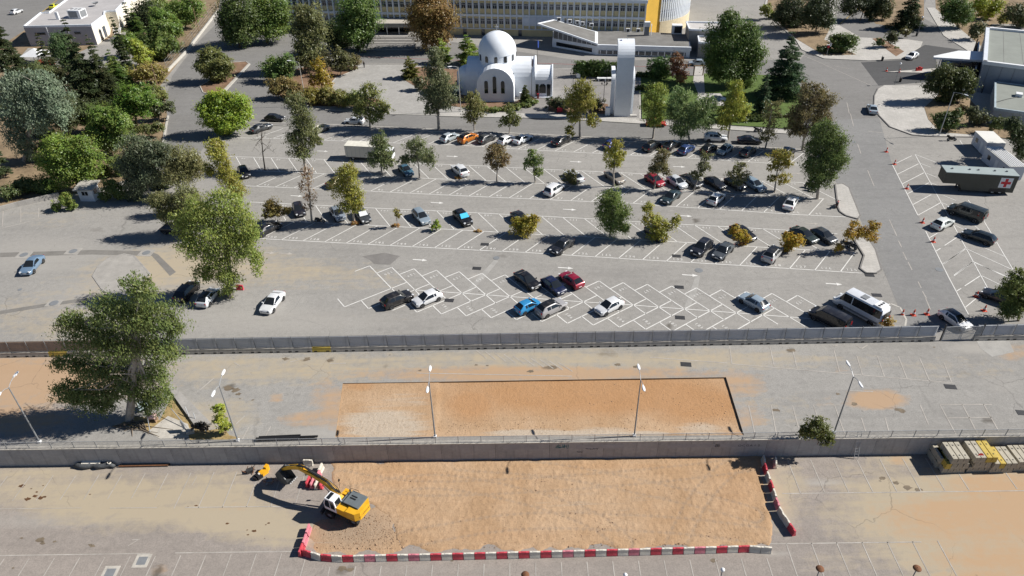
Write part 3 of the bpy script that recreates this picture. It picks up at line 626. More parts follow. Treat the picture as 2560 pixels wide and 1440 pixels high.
for q in (((1875, 135), (2080, 0)), ((1970, 235), (2125, 120)), ((2060, 320), (2190, 235)), ((2065, 500), (2255, 345)), ((2135, 115), (2410, 245)), ((2205, 235), (2350, 305)), ((1990, 365), (2030, 340))): pl(*[(1800+x/3.368, 620+y/3.368) for x, y in q])
ob('painted_line', b, M['paint_line'], upper)
b = MB()
for u, v, du, dv in ((2148, 372, 4, 12), (2173, 436, 4, 10), (2181, 455, 4, 10), (2228, 560, 5, 11), (2238, 581, 4, 9), (2299, 712, 4, 8), (2311, 737, 5, 9), (2250, 610, 4, 8), (2262, 640, 5, 10), (2275, 665, 5, 10), (2320, 760, 6, 14), (2130, 300, 4, 16), (2120, 270, 3, 14)): pl((u-du, v-dv), (u+du, v+dv))
pl((2012, 140), (2180, 215)); pl((1860, 5), (1905, 40)); pl((2170, 328), (2215, 333)); pl((2085, 165), (2125, 172)); pl((1555, 148), (1620, 148)); 
pline(b, [G(*q) for q in ((905, 158), (1060, 160), (1160, 165))], .2); pline(b, [G(*q) for q in ((570, 155), (615, 155), (622, 160), (560, 226))], .2, .2)
ob('painted_line', b, M['paint_old'], upper)
b = MB(); pline(b, [G(*q) for q in ((900, 142), (1100, 149), (1350, 158), (1430, 161), (1600, 166), (1740, 170))], .16); ob('painted_line', b, mat('red_road_paint', (.32, .05, .045), .8), upper)
b = MB()
for q in (((2100, 60), (2150, 20)), ((150, -5), (95, 40))): pline(b, [G(*x) for x in q], .2, .14)
ob('painted_line', b, mat('yellow_road_paint', (.55, .36, .05), .8), upper)
# worn lines between hoarding and wall, and in the lower yard
b = MB(); Z = lambda x, y: (1800+x/3.368, 840+y/3.368)
for q in (((240, 585), (295, 830)), ((430, 585), (475, 830)), ((610, 585), (660, 770)), ((785, 580), (825, 700)), ((965, 585), (1050, 825)), ((1685, 580), (1755, 745)), ((1850, 577), (1985, 825)), ((2040, 577), (2170, 825)), ((2220, 575), (2345, 800)), ((1850, 577), (2290, 577)), ((1920, 690), (2290, 685)), ((1090, 460), (1290, 470)), ((1150, 165), (1200, 330)), ((1325, 170), (1385, 345)), ((1500, 170), (1575, 360)), ((1680, 185), (1765, 380)), ((1885, 225), (1950, 390)), ((960, 120), (1005, 300)), ((80, 85), (100, 235)), ((420, 90), (455, 250)), ((615, 130), (650, 280)), ((100, 235), (1200, 330)), ((1200, 330), (1960, 395)), ((860, 582), (1010, 582)), ((1190, 690), (1225, 800)), ((1390, 690), (1420, 800)), ((1140, 75), (1190, 108), (1245, 75)), ((945, 75), (965, 88), (990, 75))): pl(*[Z(*x) for x in q])
Z2 = lambda x, y: (1180+x/3.6, 860+y/3.6)
for x in range(10): pl(Z2(40+x*82, 58+x*12), Z2(130+x*86, 130+x*13))
pl(Z2(0, 272), Z2(900, 290)); pl(Z2(-500, 262), Z2(0, 272)); pl(Z2(1600, 120), Z2(2300, 172))
for q in (((8, 528), (6, 566)), ((52, 522), (52, 556)), ((97, 520), (96, 545)), ((0, 572), (130, 540)), ((540, 1062), (552, 1088)), ((605, 1100), (622, 1068)), ((662, 1094), (677, 1066)), ((590, 1060), (612, 1040)), ((585, 906), (600, 915)), ((725, 905), (760, 897)), ((823, 909), (865, 908)), ((500, 975), (535, 945))): pl(*q)
ob('painted_line', b, M['paint_old'], upper)
b = MB()
for k in range(-22, 20):
    x = -5.742+2.5*k; 
    if x < -19.8 or x > 25.5: 
        if abs(x) < 56: stripe(b, (x-.1, 43.1), (x-.25, 37.2), .1, LOW+.016)
    else: stripe(b, (x, 41.5), (x-.05, 37.0), .1, LOW+.016)
for k in range(-26, 26):
    x = 35.36+2.55*(k-12)
    if x > 29 and x < 47 or (x > 47 and k % 2): stripe(b, (x, 54.0-.0085*x), (x-.1, 49.15), .1, LOW+.016)
    if x < -22 and x > -60: stripe(b, (x, 53.6), (x-.1, 50.2 if x < -38 else 48.8), .09, LOW+.016)
stripe(b, (28.2, 49.17), (56, 48.9), .11, LOW+.016); stripe(b, (25, 43.1), (40, 42.98), .11, LOW+.016); stripe(b, (-52, 43.5), (-36.5, 43.4), .11, LOW+.016); stripe(b, (-34, 43.4), (-21.5, 43.3), .11, LOW+.016)
stripe(b, (-35, 48.9), (-22, 48.75), .1, LOW+.016); stripe(b, (-43, 49), (-38, 48.95), .08, LOW+.016); stripe(b, (-56, 49.2), (-46, 49.1), .06, LOW+.016)
for q in (((480, 1213), (492, 1191)), ((330, 1350), (350, 1348)), ((320, 1365), (345, 1350))): stripe(b, G(*q[0], LOW), G(*q[1], LOW), .08, LOW+.016)
ob('painted_line', b, M['paint_old'], lower)
# ---------------------------------------------------------------- retaining wall and railing
WA = math.atan(-.0085)
wall = thing('retaining_wall', 'long grey concrete retaining wall between upper car park and lower yard', 'wall', (0, WY(0), LOW), WA)
pm = MB().box(-2.985, 2.985, 0, .30, 0, 2.6).mesh(); pm.materials.append(M['concrete'])
cm = MB().box(-2.99, 2.99, -.06, .42, 2.6, 2.74).mesh(); cm.materials.append(M['concrete_pale'])
wall_b = mat('wall_concrete', (.37, .36, .355), .9, .3, .35, streak=(2.6, 2.6, .12), bmp=.2)
pm.materials.clear(); pm.materials.append(wall_b)
for k in range(-12, 13):
    ob('wall_panel', pm, None, wall, (k*6+.8, 0, 0)); ob('coping', cm, None, wall, (k*6+.8, 0, 0))
ob('joint_filler', MB().box(-75, 77, .02, .27, .01, 2.58), M['dark_steel'], wall)
pb = mat('patched_render', (.33, .325, .335), .9, .15, .8)
for u0, u1, v0, v1 in ((1258, 1347, 1112, 1126), (1440, 1560, 1110, 1122), (1668, 1880, 1106, 1118), (1786, 1800, 1108, 1116), (1340, 1440, 1104, 1110)):
    a, c = GY(u0, v1, 54.5), GY(u1, v0, 54.5)
    ob('render_patch', MB().box(a.x, c.x, -.006, .01, a.z-LOW, min(c.z-LOW, 2.58)), pb, wall)
black_p = flat('spray_paint_black', (.02, .02, .025), .6); teal_p = flat('spray_paint_teal', (.02, .16, .17), .6)
def scrib(cu, cv, wd, ht, n, r, m, seed):
    rr = random.Random(seed); c = GY(cu, cv, 54.5); b = MB()
    for i in range(n):
        x = c.x+(i/(n-1)-.5)*wd; pts = [(x+rr.uniform(-.12, .12), -.012, c.z-LOW+(k/3-.5)*ht+rr.uniform(-.1, .1)) for k in range(4)]
        b.tube(pts, r, 4)
    b.tube([(c.x-wd/2, -.012, c.z-LOW), (c.x, -.012, c.z-LOW-ht*.3), (c.x+wd/2, -.012, c.z-LOW+ht*.2)], r, 4)
    ob('graffiti', b, m, wall)
scrib(1405, 1117, 1.2, .5, 9, .028, teal_p, 2); scrib(1480, 1122, 1.2, .12, 4, .02, black_p, 5); scrib(1450, 1130, .4, .12, 3, .02, black_p, 6)
b = MB(); c = GY(1872, 1112, 54.4)
for i, ch in enumerate('OCGAI2'):
    vs, fs = digit_mesh(ch); b.add([(c.x-1.0+i*.42+v.x*.5, -.014, c.z-LOW-.18+v.y*.42) for v in vs], fs)
ob('graffiti', b, black_p, wall)
rail = thing('railing', 'pale grey steel railing with thin uprights along the wall top', 'railing', (0, WY(0), .15), WA)
b = MB().box(-1.24, 1.24, .13, .17, .86, .91).box(-1.24, 1.24, .135, .165, .10, .13)
for i in range(19): b.box(-1.17+i*.13-.011, -1.17+i*.13+.011, .139, .161, .13, .86)
rm = b.mesh(); rm.materials.append(M['steel']); po = MB().box(-.025, .025, .125, .175, -.02, .95).mesh(); po.materials.append(M['steel'])
bw = MB(); [bw.tube([(x*.25-1.24, .02+.12*math.sin(x*2.1), .05+.12*math.cos(x*2.1)) for x in range(11)], .012, 4)]
wm = bw.mesh(); wm.materials.append(M['dark_steel'])
for k in range(-28, 29):
    ob('railing_section', rm, None, rail, (k*2.5, 0, 0)); ob('post', po, None, rail, (k*2.5-1.25, 0, 0))
    if k % 2 == 0: ob('wire', wm, None, rail, (k*2.5, -.02, 0))

# ---------------------------------------------------------------- hoarding on concrete barriers
fence = thing('hoarding_fence', 'long ribbed grey metal hoarding standing on concrete barriers', 'fence', (0, FY(0), 0), math.atan(-.0038))
NP = 47
prof = []
for i in range(17): prof += [(0 if i % 2 else .035, .02+i*.1), (0 if i % 2 else .035, .10+i*.1)]
fv = []; 
b = MB()
for i, (y, z) in enumerate(prof): b.add([(-1.19, y, z), (1.19, y, z)], [])
b.f = [(2*i, 2*i+1, 2*i+3, 2*i+2) for i in range(len(prof)-1)]
fm = b.mesh(); fgrey = mat('hoarding_sheet', (.47, .485, .51), .5, .12, .8, metal=.15, streak=(2, 2, .3)); fm.materials.append(fgrey)
fm2 = b.mesh(); fm2.materials.append(mat('dusty_hoarding_sheet', (.36, .28, .22), .7, .2, .8, streak=(2, 2, .3)))
bt = MB().box(-.03, .03, -.05, .0, -.5, 1.78).tube([(0, -.03, 1.2), (0, .75, -.72)], .025, 5).box(-.03, .03, -.04, .02, 1.76, 1.8)
tm = bt.mesh(); tm.materials.append(M['grey_steel'])
bp = []
for h in (0,):
    q = [(-.30, 0), (-.30, .10), (-.14, .42), (-.12, .85), (.12, .85), (.14, .42), (.30, .10), (.30, 0)]
    bp = q
def jersey(L=2.42):
    b = MB(); q = [(-.20, .0), (-.20, .2), (-.15, .45), (-.14, .7), (.14, .7), (.15, .45), (.20, .2), (.20, .0)]
    b.xprism(q, -L/2, L/2); return b
jm = jersey().mesh(); js = MB()
js.box(-.2, .2, -.208, -.1, .06, .26)
jsm = js.mesh(); jsm.materials.append(M['black'])
jc = mat('barrier_concrete', (.42, .39, .345), .9, .25, .8, streak=(2, 2, .4), bmp=.2); jm.materials.append(jc)
jy = jersey().mesh(); jy.materials.append(M['yellow_conc'])
x = -73.0; i = 0
while x < 76:
    gate = 54.6 < x < 59.4
    if gate: x = 60.2; continue
    y = FY(x)
    if not gate:
        pm_ = ob('panel', fm2 if x < -44 else fm, None, fence, (x, .06, .70)); ob('post', tm, None, fence, (x-1.2, .05, .70))
        yl = i in (6, 20)
        o = ob('concrete_barrier', jy if yl else jm, None, None, (x, y, 0), math.atan(-.0038))
        tag(o, 'yellow painted concrete barrier under the '+('dusty brown' if x < -44 else 'grey')+' hoarding' if yl else ('concrete road barrier under the dusty brown hoarding panels' if x < -44 else ('concrete road barrier right of the hoarding gate' if x > 59 else 'concrete road barrier carrying the grey hoarding')), 'barrier', 'concrete barriers under the hoarding')
        [ob('foot_slot', jsm, None, o, (s_*.78, 0, 0)) for s_ in (-1, 1)]
    x += 2.42; i += 1
gate = thing('metal_gate', 'double-leaf grey bar gate in the hoarding with open slatted halves', 'gate', (57.3, FY(57.3), 0))
for s in (-1, 1):
    b = MB().box(-1.15, 1.15, -.03, .03, .05, .11).box(-1.15, 1.15, -.03, .03, 2.2, 2.27).box(-1.15, 1.15, -.02, .02, 1.1, 1.15)
    b.box(-1.18, -1.12, -.03, .03, .05, 2.27).box(1.12, 1.18, -.03, .03, .05, 2.27)
    for k in range(17): b.box(-1.05+k*.13-.025, -1.05+k*.13+.025, -.012, .012, .11, 2.2)
    ob('gate_leaf', b, M['steel'], gate, (s*1.22, 0, 0), s*-.06)
for s in (-1, 1): ob('gate_post', MB().box(-.06, .06, -.06, .06, 0, 2.6), M['dark_steel'], gate, (s*2.48, 0, 0))

# ---------------------------------------------------------------- plastic barriers
def plastic_barrier_mesh():
    b = MB(); q = [(-.20, 0), (-.20, .12), (-.10, .40), (-.085, .80), (.085, .80), (.10, .40), (.20, .12), (.20, 0)]
    b.xprism(q, -.5, .5)
    for s in (-1, 1):
        for i in range(6):
            xx = -.40+i*.16; b.add([(xx-.03, s*.206, .13), (xx+.03, s*.206, .13), (xx+.03, s*.10, .68), (xx-.03, s*.10, .68)], [(0, 1, 2, 3) if s < 0 else (3, 2, 1, 0)])
    b.box(-.56, -.5, -.05, .05, .15, .75); b.box(-.2, .2, -.06, .06, .80, .84)
    return b.mesh()
PBm = {}
for c in ('white', 'red', 'pink'): m_ = plastic_barrier_mesh(); m_.materials.append(M[c+'_plastic']); PBm[c] = m_
def pbar(p, ang, c, label, group='plastic barriers round the dug earth', k=1.0):
    o = ob('plastic_barrier', PBm[c], None, None, p, ang); o.scale = (k, 1, 1); tag(o, label, 'barrier', group); return o
pts = [G(u, v, LOW) for u, v in ((756, 1385), (800, 1398), (850, 1402), (1100, 1397), (1400, 1390), (1700, 1382), (1870, 1377), (1927, 1381))]
seg = [(a, c, (c-a).length) for a, c in zip(pts, pts[1:])]; tot = sum(s[2] for s in seg); nb = 43
for i in range(nb):
    d = (i+.5)/nb*tot; k = 0
    while d > seg[k][2]: d -= seg[k][2]; k += 1
    a, c, L = seg[k]; p = a.lerp(c, d/L); col = 'red' if i % 2 == 0 and i < nb-2 else 'white'
    if col == 'red' and i in (6, 10, 24, 30, 36): col = 'pink'
    wob = rnd.uniform(-.03, .03)
    pbar(p, math.atan2((c-a).y, (c-a).x)+wob, col, {'white': 'white plastic barrier in the long row along the dug earth', 'red': 'bright red plastic barrier in the long row along the dug earth', 'pink': 'faded pink plastic barrier in the long row along the dug earth'}[col], k=tot/nb/1.06)
def chain(pxs, cols, lab):
    P = [G(u, v, LOW) for u, v in pxs]
    for i, (p, c) in enumerate(zip(P, cols)):
        d = (P[min(i+1, len(P)-1)]-P[max(i-1, 0)]); pbar(p, math.atan2(d.y, d.x), c, lab[c], k=1.0)
chain(((772, 1332), (764, 1357), (755, 1381)), ('pink', 'pink', 'red'), {'pink': 'faded pink plastic barrier in the short column by the gravel', 'red': 'red plastic barrier at the corner of row and short column'})
chain(((1908, 1158), (1912, 1178), (1919, 1200), (1927, 1222), (1934, 1243), (1941, 1266), (1951, 1289), (1964, 1309), (1978, 1330)), ('white', 'red', 'white', 'red', 'white', 'pink', 'white', 'white', 'red'),
      {'white': 'white plastic barrier in the slanting column running down from the wall', 'red': 'bright red plastic barrier in the slanting column running down from the wall', 'pink': 'faded pink plastic barrier in the slanting column running down from the wall'})
pbar(G(1937, 1163, LOW), R(75), 'white', 'lone white plastic barrier against the wall beside the slanting column')
pbar(G(772, 1162, LOW), R(-4), 'white', 'lone white plastic barrier against the wall behind the excavator')
for u, v, a, c, l in ((803, 1178, 80, 'white', 'white plastic barrier standing end-on behind the excavator boom'), (797, 1195, 80, 'pink', 'pink plastic barrier behind the excavator boom, end-on to the wall'), (772, 1210, 82, 'red', 'red plastic barrier under the excavator boom, outermost of the bunch'), (783, 1213, 82, 'pink', 'pink plastic barrier in the bunch under the excavator boom'), (794, 1215, 80, 'white', 'white plastic barrier in the bunch under the excavator boom'), (807, 1215, 78, 'red', 'red plastic barrier in the bunch nearest the excavator cab')):
    pbar(G(u, v, LOW), R(a), c, l, 'plastic barriers gathered behind the excavator')
pbar(G(601, 724), R(-5), 'red', 'single red plastic barrier at the foot of the big yellow-green tree', 'single barrier in the car park')

# ---------------------------------------------------------------- stacked concrete blocks, lower yard right
def block(p, rz, m, label, L=2.4):
    b = MB().xprism([(-.30, 0), (-.30, .25), (-.27, .40), (-.26, .78), (.26, .78), (.27, .40), (.30, .25), (.30, 0)], -L/2, L/2); o = ob('concrete_block', b, m, None, p, rz)
    for x in (-.7, .7): ob('foot_slot', MB().box(x-.14, x+.14, -.305, .305, .0, .1), M['black'], o)
    for x in (-.7, .7): ob('lifting_eye', MB().box(x-.07, x+.07, -.06, .06, .78, .8), M['dark_steel'], o)
    return tag(o, label, 'concrete block', 'stacked concrete barriers by the wall')
blk_w, blk_y = mat('pale_block_concrete', (.43, .395, .32), .9, .22, .9, streak=(2, 2, .4)), M['yellow_conc']
def stack(u, v, n, rows, cols, name, rz=R(90), L=2.4):
    p = G(u, v, LOW)
    for r in range(rows):
        for i in range(n[r]):
            c = cols[r][i % len(cols[r])]
            block((p.x+(i-(n[r]-1)/2)*.62+r*.08, p.y+(0 if r else .1), LOW+r*.8), rz+rnd.uniform(-.015, .015), blk_y if c == 'y' else blk_w, ('yellow' if c == 'y' else 'pale')+' concrete barrier, '+['bottom', 'middle', 'top'][r if rows == 3 else r*2]+' layer, '+name, L)
stack(2368, 1163, (4, 4, 3), 3, ('wwww', 'ywww', 'www'), 'tall stack casting a yard shadow')
stack(2430, 1160, (4, 3, 4), 3, ('wwww', 'www', 'wwyy'), 'yellow topped stack beside the tall one')
stack(2486, 1162, (4, 4), 2, ('wwww', 'wyww'), 'low stack behind the no-entry sign')
stack(2545, 1158, (4, 4), 2, ('wwww', 'wwww'), 'all pale stack beyond the low one')
stack(2610, 1158, (4, 4, 3), 3, ('wwww', 'wwww', 'yyw'), 'yellow topped stack beyond the all pale one')
for u in (2332,): stack(u, 1150, (1, 1), 2, ('w', 'w'), 'narrow end of the tall stack')
p = G(2432, 1180, LOW); sg = thing('no_entry_sign', 'round red no-entry sign with white bar among the concrete stacks', 'sign', (p.x, p.y+.1, LOW))
ob('post', MB().tube([(0, 0, 0), (.15, .2, 2.5)], .025, 6), M['steel'], sg)
M3 = Matrix.Rotation(R(70), 3, 'X')
b = MB().lathe([(0, 0), (.32, 0), (.32, .02), (0, .02)], n=20); b.v = [tuple(M3 @ Vector(v)+Vector((.12, .1, 2.35))) for v in b.v]; ob('sign_disc', b, flat('sign_red', (.5, .03, .02), .5), sg)
ob('sign_bar', MB().obox(tuple(M3 @ Vector((0, 0, .024))+Vector((.12, .1, 2.35))), (.44, .09, .006), M=M3), M['white_paint'], sg)
lad = thing('ladder', 'grey steel ladder leaning on the retaining wall', 'ladder', (*GY(2133, 1155, 53.9)[:2], LOW), 0)
for s in (-1, 1): ob('rail', MB().tube([(s*.22, -.25, 0), (s*.22, .75, 3.4)], .03, 6), M['steel'], lad)
for i in range(10): ob('rung', MB().tube([(-.22, -.25+i*.1+.08, .3+i*.33), (.22, -.25+i*.1+.08, .3+i*.33)], .016, 5), M['steel'], lad)
# ---------------------------------------------------------------- things lying along the wall, lower yard left
p = G(236, 1172, LOW); t = thing('tarpaulin_roll', 'long dark rolled tarpaulin lying against the wall', 'tarpaulin', (p.x, p.y+.2, LOW))
b = MB(); b.tube([(-2.3+i*.46, .12*math.sin(i*1.7), .28+.04*math.sin(i*2.3)) for i in range(11)], [.14]+[.32+.06*math.sin(i*2.9) for i in range(9)]+[.18], 9); ob('roll', b, mat('dark_tarpaulin', (.075, .08, .085), .7, .4, 2, bmp=.5, bscale=4), t, smooth=True)
o = ob('board', MB().obox((0, 0, 0), (2.1, .5, .05), M=Matrix.Rotation(.25, 3, 'X')), M['white_plastic'], None, (p.x-.35, p.y+.45, LOW+.64)); o.name = 'board'; tag(o, 'pale board lying on top of the dark tarpaulin roll', 'board')
b = MB(); b.tube([(.2*math.cos(a*.5), .2*math.sin(a*.5), a*.004) for a in range(38)], .03, 5); o = ob('hose_coil', b, M['white_plastic'], None, (p.x+1.75, p.y+.3, LOW+.58)); tag(o, 'small coil of white hose on the dark tarpaulin roll', 'hose')
for i in range(5):
    a = G(297, 1170, LOW); c = G(424, 1167, LOW); y = a.y+.1+(i % 3)*.17; z = LOW+.06+(i//3)*.12
    o = ob('steel_beam', MB().box(a.x+rnd.uniform(0, .2), c.x-rnd.uniform(0, .2), y-.06, y+.06, z-.05, z+.05), M['rust'] if i % 2 else M['bark']); tag(o, 'long rusty steel beam in the pile along the wall', 'beam', 'beams piled along the wall')
for i in range(6):
    a = G(645, 1103, 0); c = G(800, 1098, 0); o = ob('plastic_pipe', MB().tube([(a.x+rnd.uniform(-.2, .3), a.y-.05+(i % 3)*.2, .11+(i//3)*.2), (c.x-(2.2 if i % 2 else 0.3), c.y-.02+(i % 3)*.2, .11+(i//3)*.2)], .1, 8), M['black']); tag(o, 'long black pipe in the bundle behind the railing', 'pipe', 'black pipes behind the railing')
for u, v, lab, m_ in ((626, 1180, 'dark tangled scrap heap beside the yellow hydraulic part', M['dark_steel']), (674, 1207, 'small grey excavator grab lying on the dusty yard', M['grey_steel'])):
    p = G(u, v, LOW); t = thing('machine_part', lab, 'machine part', p); q = random.Random(u)
    b = MB().obox((0, 0, .25), (.7, .5, .4), .4); ob('casing', b, m_, t)
    for i in range(7): ob('rod', MB().tube([(q.uniform(-.5, .5), q.uniform(-.4, .4), .1), (q.uniform(-.7, .7), q.uniform(-.5, .5), q.uniform(.3, .7))], .04, 5), m_ if i % 2 else M['rust'], t)
p = G(655, 1190, LOW); t = thing('hydraulic_breaker', 'yellow and black hydraulic attachment lying on the dusty yard', 'machine part', p, R(50))
ob('body', MB().obox((.3, 0, .35), (.9, .5, .6)).obox((.8, .1, .5), (.5, .35, .8), .3), mat('machine_yellow', (.72, .36, .015), .45, .15, 2), t); ob('bracket', MB().obox((-.3, 0, .28), (.6, .6, .5)).obox((-.65, .1, .2), (.4, .5, .35), .3), M['black'], t); ob('cap', MB().lathe([(.16, 0), (.16, .1), (0, .12)], (-.2, 0, .53), 10), M['white_plastic'], t)

# ---------------------------------------------------------------- lamps
def tube_ob(name, pts, r, m, par, n=8): return ob(name, MB().tube(pts, r, n), m, par)
def lamp_head(par, p, d, m):               # flat lozenge lantern pointing along d
    a = math.atan2(d[1], d[0]); b = MB(); n = 10
    out = [(0, .07), (.25, .15), (.6, .17), (.85, .12), (.95, .05)]
    top = [(x, y, .10-.1*abs(x-.45)) for x, y in out]; vs = []
    for x, y in out: vs += [(x, -y, 0), (x, -y*.6, .09), (x, y*.6, .09), (x, y, 0)]
    fs = [(i*4+k, i*4+k+1, (i+1)*4+k+1, (i+1)*4+k) for i in range(len(out)-1) for k in range(3)]+[(i*4, (i+1)*4, (i+1)*4+3, i*4+3) for i in range(len(out)-1)]+[(0, 3, 2, 1), (16, 17, 18, 19)]
    b.add(vs, fs); o = ob('lamp_head', b, m, par, p, a); ob('lens', MB().box(.2, .8, -.1, .1, -.03, .0), M['lamp_clear'], o); return o
def street_lamp(u, v, h, arms, label, cat='street lamp', zc=0, group='street lamps', pole=M['grey_steel'], L=1.15, tilt=.35, z=0):
    p = G(u, v, z); t = thing('street_lamp', label, cat, p, 0, group)
    tube_ob('pole', [(0, 0, 0), (0, 0, h*.5), (0, 0, h)], [.09, .075, .055], pole, t)
    ob('base', MB().box(-.16, .16, -.16, .16, 0, .25), M['white_paint'], t)
    for a in arms:
        d = Vector((math.cos(a), math.sin(a), 0)); tip = Vector((0, 0, h+tilt))+d*L
        tube_ob('arm', [(0, 0, h-.05), tuple(Vector((0, 0, h+tilt*.7))+d*L*.5), tuple(tip)], .035, M['steel'], t, 6)
        lamp_head(t, tuple(tip), d, M['white_paint'])
    return t
for u, v, lab, rot in ((100, 1106, 'double-headed lamp post by the railing in the big tree shadow', 0), (595, 1102, 'double-headed lamp post beside the yellow-green shrub by the railing', 0), (1088, 1093, 'double-headed lamp post at the boundary of pale and orange earth', 0), (1585.5, 1090, 'double-headed lamp post in front of the orange earth pit', 0), (2085, 1082, 'double-headed lamp post behind the shrub on the wall', 0)):
    pp = G(u, v); ax = math.atan2(pp.y, pp.x)
    street_lamp(u, v, 8.35, (R(90), R(-90)), lab, group='double-headed lamp posts along the wall')
street_lamp(767, 265, 10.0, (R(178),), 'tall single-arm lamp post at the planted bed left of the plaza', L=1.6, pole=M['concrete_pale'])
street_lamp(1152, 280, 10.0, (R(200),), 'tall single-arm lamp post at the left side of the church', L=1.4, pole=M['concrete_pale'])
street_lamp(2347, 340, 9.0, (R(-70),), 'tall lamp post on the paved forecourt above the scooter', L=2.2, pole=M['steel'])
def post_lamp(u, v, h, label, r=.28, z=0, cap=False, name='globe_lamp'):
    p = G(u, v, z); t = thing(name, label, 'lamp', p, 0, 'small post lamps'); tube_ob('post', [(0, 0, 0), (0, 0, h)], .05, M['grey_steel'], t)
    if cap: ob('cap', MB().lathe([(.03, .12), (.36, .05), (.38, 0), (.2, -.06), (.03, -.1)], (0, 0, h), 14), M['rust'], t, smooth=True)
    else: ob('globe', MB().lathe([(.01, -r)]+[(r*math.cos(R(a)), r*math.sin(R(a))) for a in range(-70, 80, 20)]+[(.01, r)], (0, 0, h+r*.8), 14), M['white_paint'], t, smooth=True)
    return t
post_lamp(2236, 212, 4.8, 'short white-headed lamp at the tip of the paved forecourt', .25); post_lamp(2292, 92, 5.1, 'short white-headed lamp on the curve of the junction island', .25)
post_lamp(2396, 262, 3.2, 'white globe lamp by the dark tree on the forecourt', .3)
for u, v, c in ((1313, 1437, True), (2050, 1422, True), (2293, 1421, True), (1806, 1427, False), (1563, 1440, False)):
    p = G(u, v, .9); t = post_lamp(1, 1000, 3.5, ('rusty mushroom-capped' if c else 'white globe')+' garden lamp in the lower yard below the barrier row', .2, LOW, c); t.location = (p.x, p.y, LOW)
# ---------------------------------------------------------------- cones
cone = MB().lathe([(.2, .04), (.17, .06), (.04, .72), (0, .73)], n=12).box(-.24, .24, -.24, .24, 0, .04)
cmesh = cone.mesh(); cmesh.materials.append(flat('cone_orange', (.58, .055, .02), .5))
cst = MB().lathe([(.142, .26), (.108, .42)], n=12).mesh(); cst.materials.append(M['white_paint'])
for u, v, l in ((2216, 380, 'red cone on the road edge nearest the paved forecourt'), (2236, 411, 'red cone at the top corner of the slanted parking bays'), (2267, 472, 'red cone at the tip of the long trailer shadow'), (2306, 557, 'red cone beside the white car in the slanted bays'), (2333, 605, 'red cone at the bay edge below the white car'), (2255, 788, 'red cone in the row of three by the minibus'), (2283, 788, 'red cone in the row of three by the minibus'), (2317, 786, 'red cone in the row of three by the minibus'), (2440, 742, 'red cone by the black car under the roadside tree'), (2460, 777, 'red cone in the shadow of the roadside tree'), (2216, 178, 'red cone at the head of the entrance lane'), (2248, 181, 'red cone on the white entrance kerb')):
    o = ob('traffic_cone', cmesh, None, None, G(u, v)); o.scale = (1.25, 1.25, 1.35); ob('stripe', cst, None, o); tag(o, l, 'cone', 'red traffic cones')
# ---------------------------------------------------------------- long yellow school block
yel = mat('ochre_render', (.69, .585, .33), .85, .12, .5, c2=(.73, .625, .38)); yel2 = mat('golden_render', (.66, .40, .06), .8, .1, .4)
roofm = mat('roof_screed', (.50, .48, .46), .9, .15, .4); roofd = mat('bitumen_roof', (.17, .165, .155), .9, .22, .35, c2=(.215, .21, .2))
yb = thing('school_building', 'long yellow and white office block with two rows of windows between white fins', 'building', (38.35, 204.9-2.55+2.0, 0), LANE)
# local x runs to the right along the front, left end at -112
ob('wall', MB().box(-112, 0, 0.35, 17, 0, 9.7), yel, yb); rf = ob('roof', MB().box(-112.3, .3, -.35, 17.3, 9.7, 10.6), M['white'], yb)
ob('roof_deck', MB().box(-111.9, -.1, .3, 16.8, 10.58, 10.64), roofm, rf)
for x, y in ((-8, 4), (-14, 6), (-30, 5), (-41, 8), (-3, 9), (-22, 11), (-52, 6)): ob('roof_vent', MB().box(x-.6, x+.6, y-.4, y+.4, 10.6, 11.5), M['grey_steel'], rf)
fin = MB().box(-.17, .17, -.25, .36, 1.9, 9.7).mesh(); fin.materials.append(M['white'])
wf = MB().box(-.64, .64, .22, .34, 0, 1.5).mesh(); wf.materials.append(M['white_paint'])
wp = MB().box(-.56, -.03, .19, .23, .06, 1.0).box(.03, .56, .19, .23, .06, 1.0).box(-.56, .56, .19, .23, 1.1, 1.44).mesh(); wp.materials.append(M['window_glass'])
sp = MB().box(-.75, .75, .28, .352, 0, 1.45).mesh(); sp.materials.append(yel)
ob('band', MB().box(-112, 0, -.05, .36, 5.35, 5.95), M['white'], yb)
ob('ground_floor_shade', MB().box(-112, 0, -.02, .36, 1.85, 2.1), M['white'], yb)
nb_ = 62
for i in range(nb_+1): ob('fin', fin, None, yb, (-i*1.79-.1, 0, 0))
for i in range(nb_):
    x = -i*1.79-.995
    for z in (3.2, 7.4):
        if z == 3.2 and 12 < i < 19: continue
        wdw = ob('window', wf, None, yb, (x, 0, z)); ob('pane', wp, None, wdw)
    for z in (5.95, 2.1): ob('spandrel_panel', sp, None, yb, (x, .0, z))
    if i % 3 == 1 and i > 18: d = ob('door' if i % 2 else 'window', MB().box(-.5, .5, .2, .34, 0.05, 1.75), M['window_glass'], yb, (x, 0, 0))
ob('blank_panel', MB().box(-34, -22.4, -.02, .34, 3.0, 5.3), M['white'], yb)
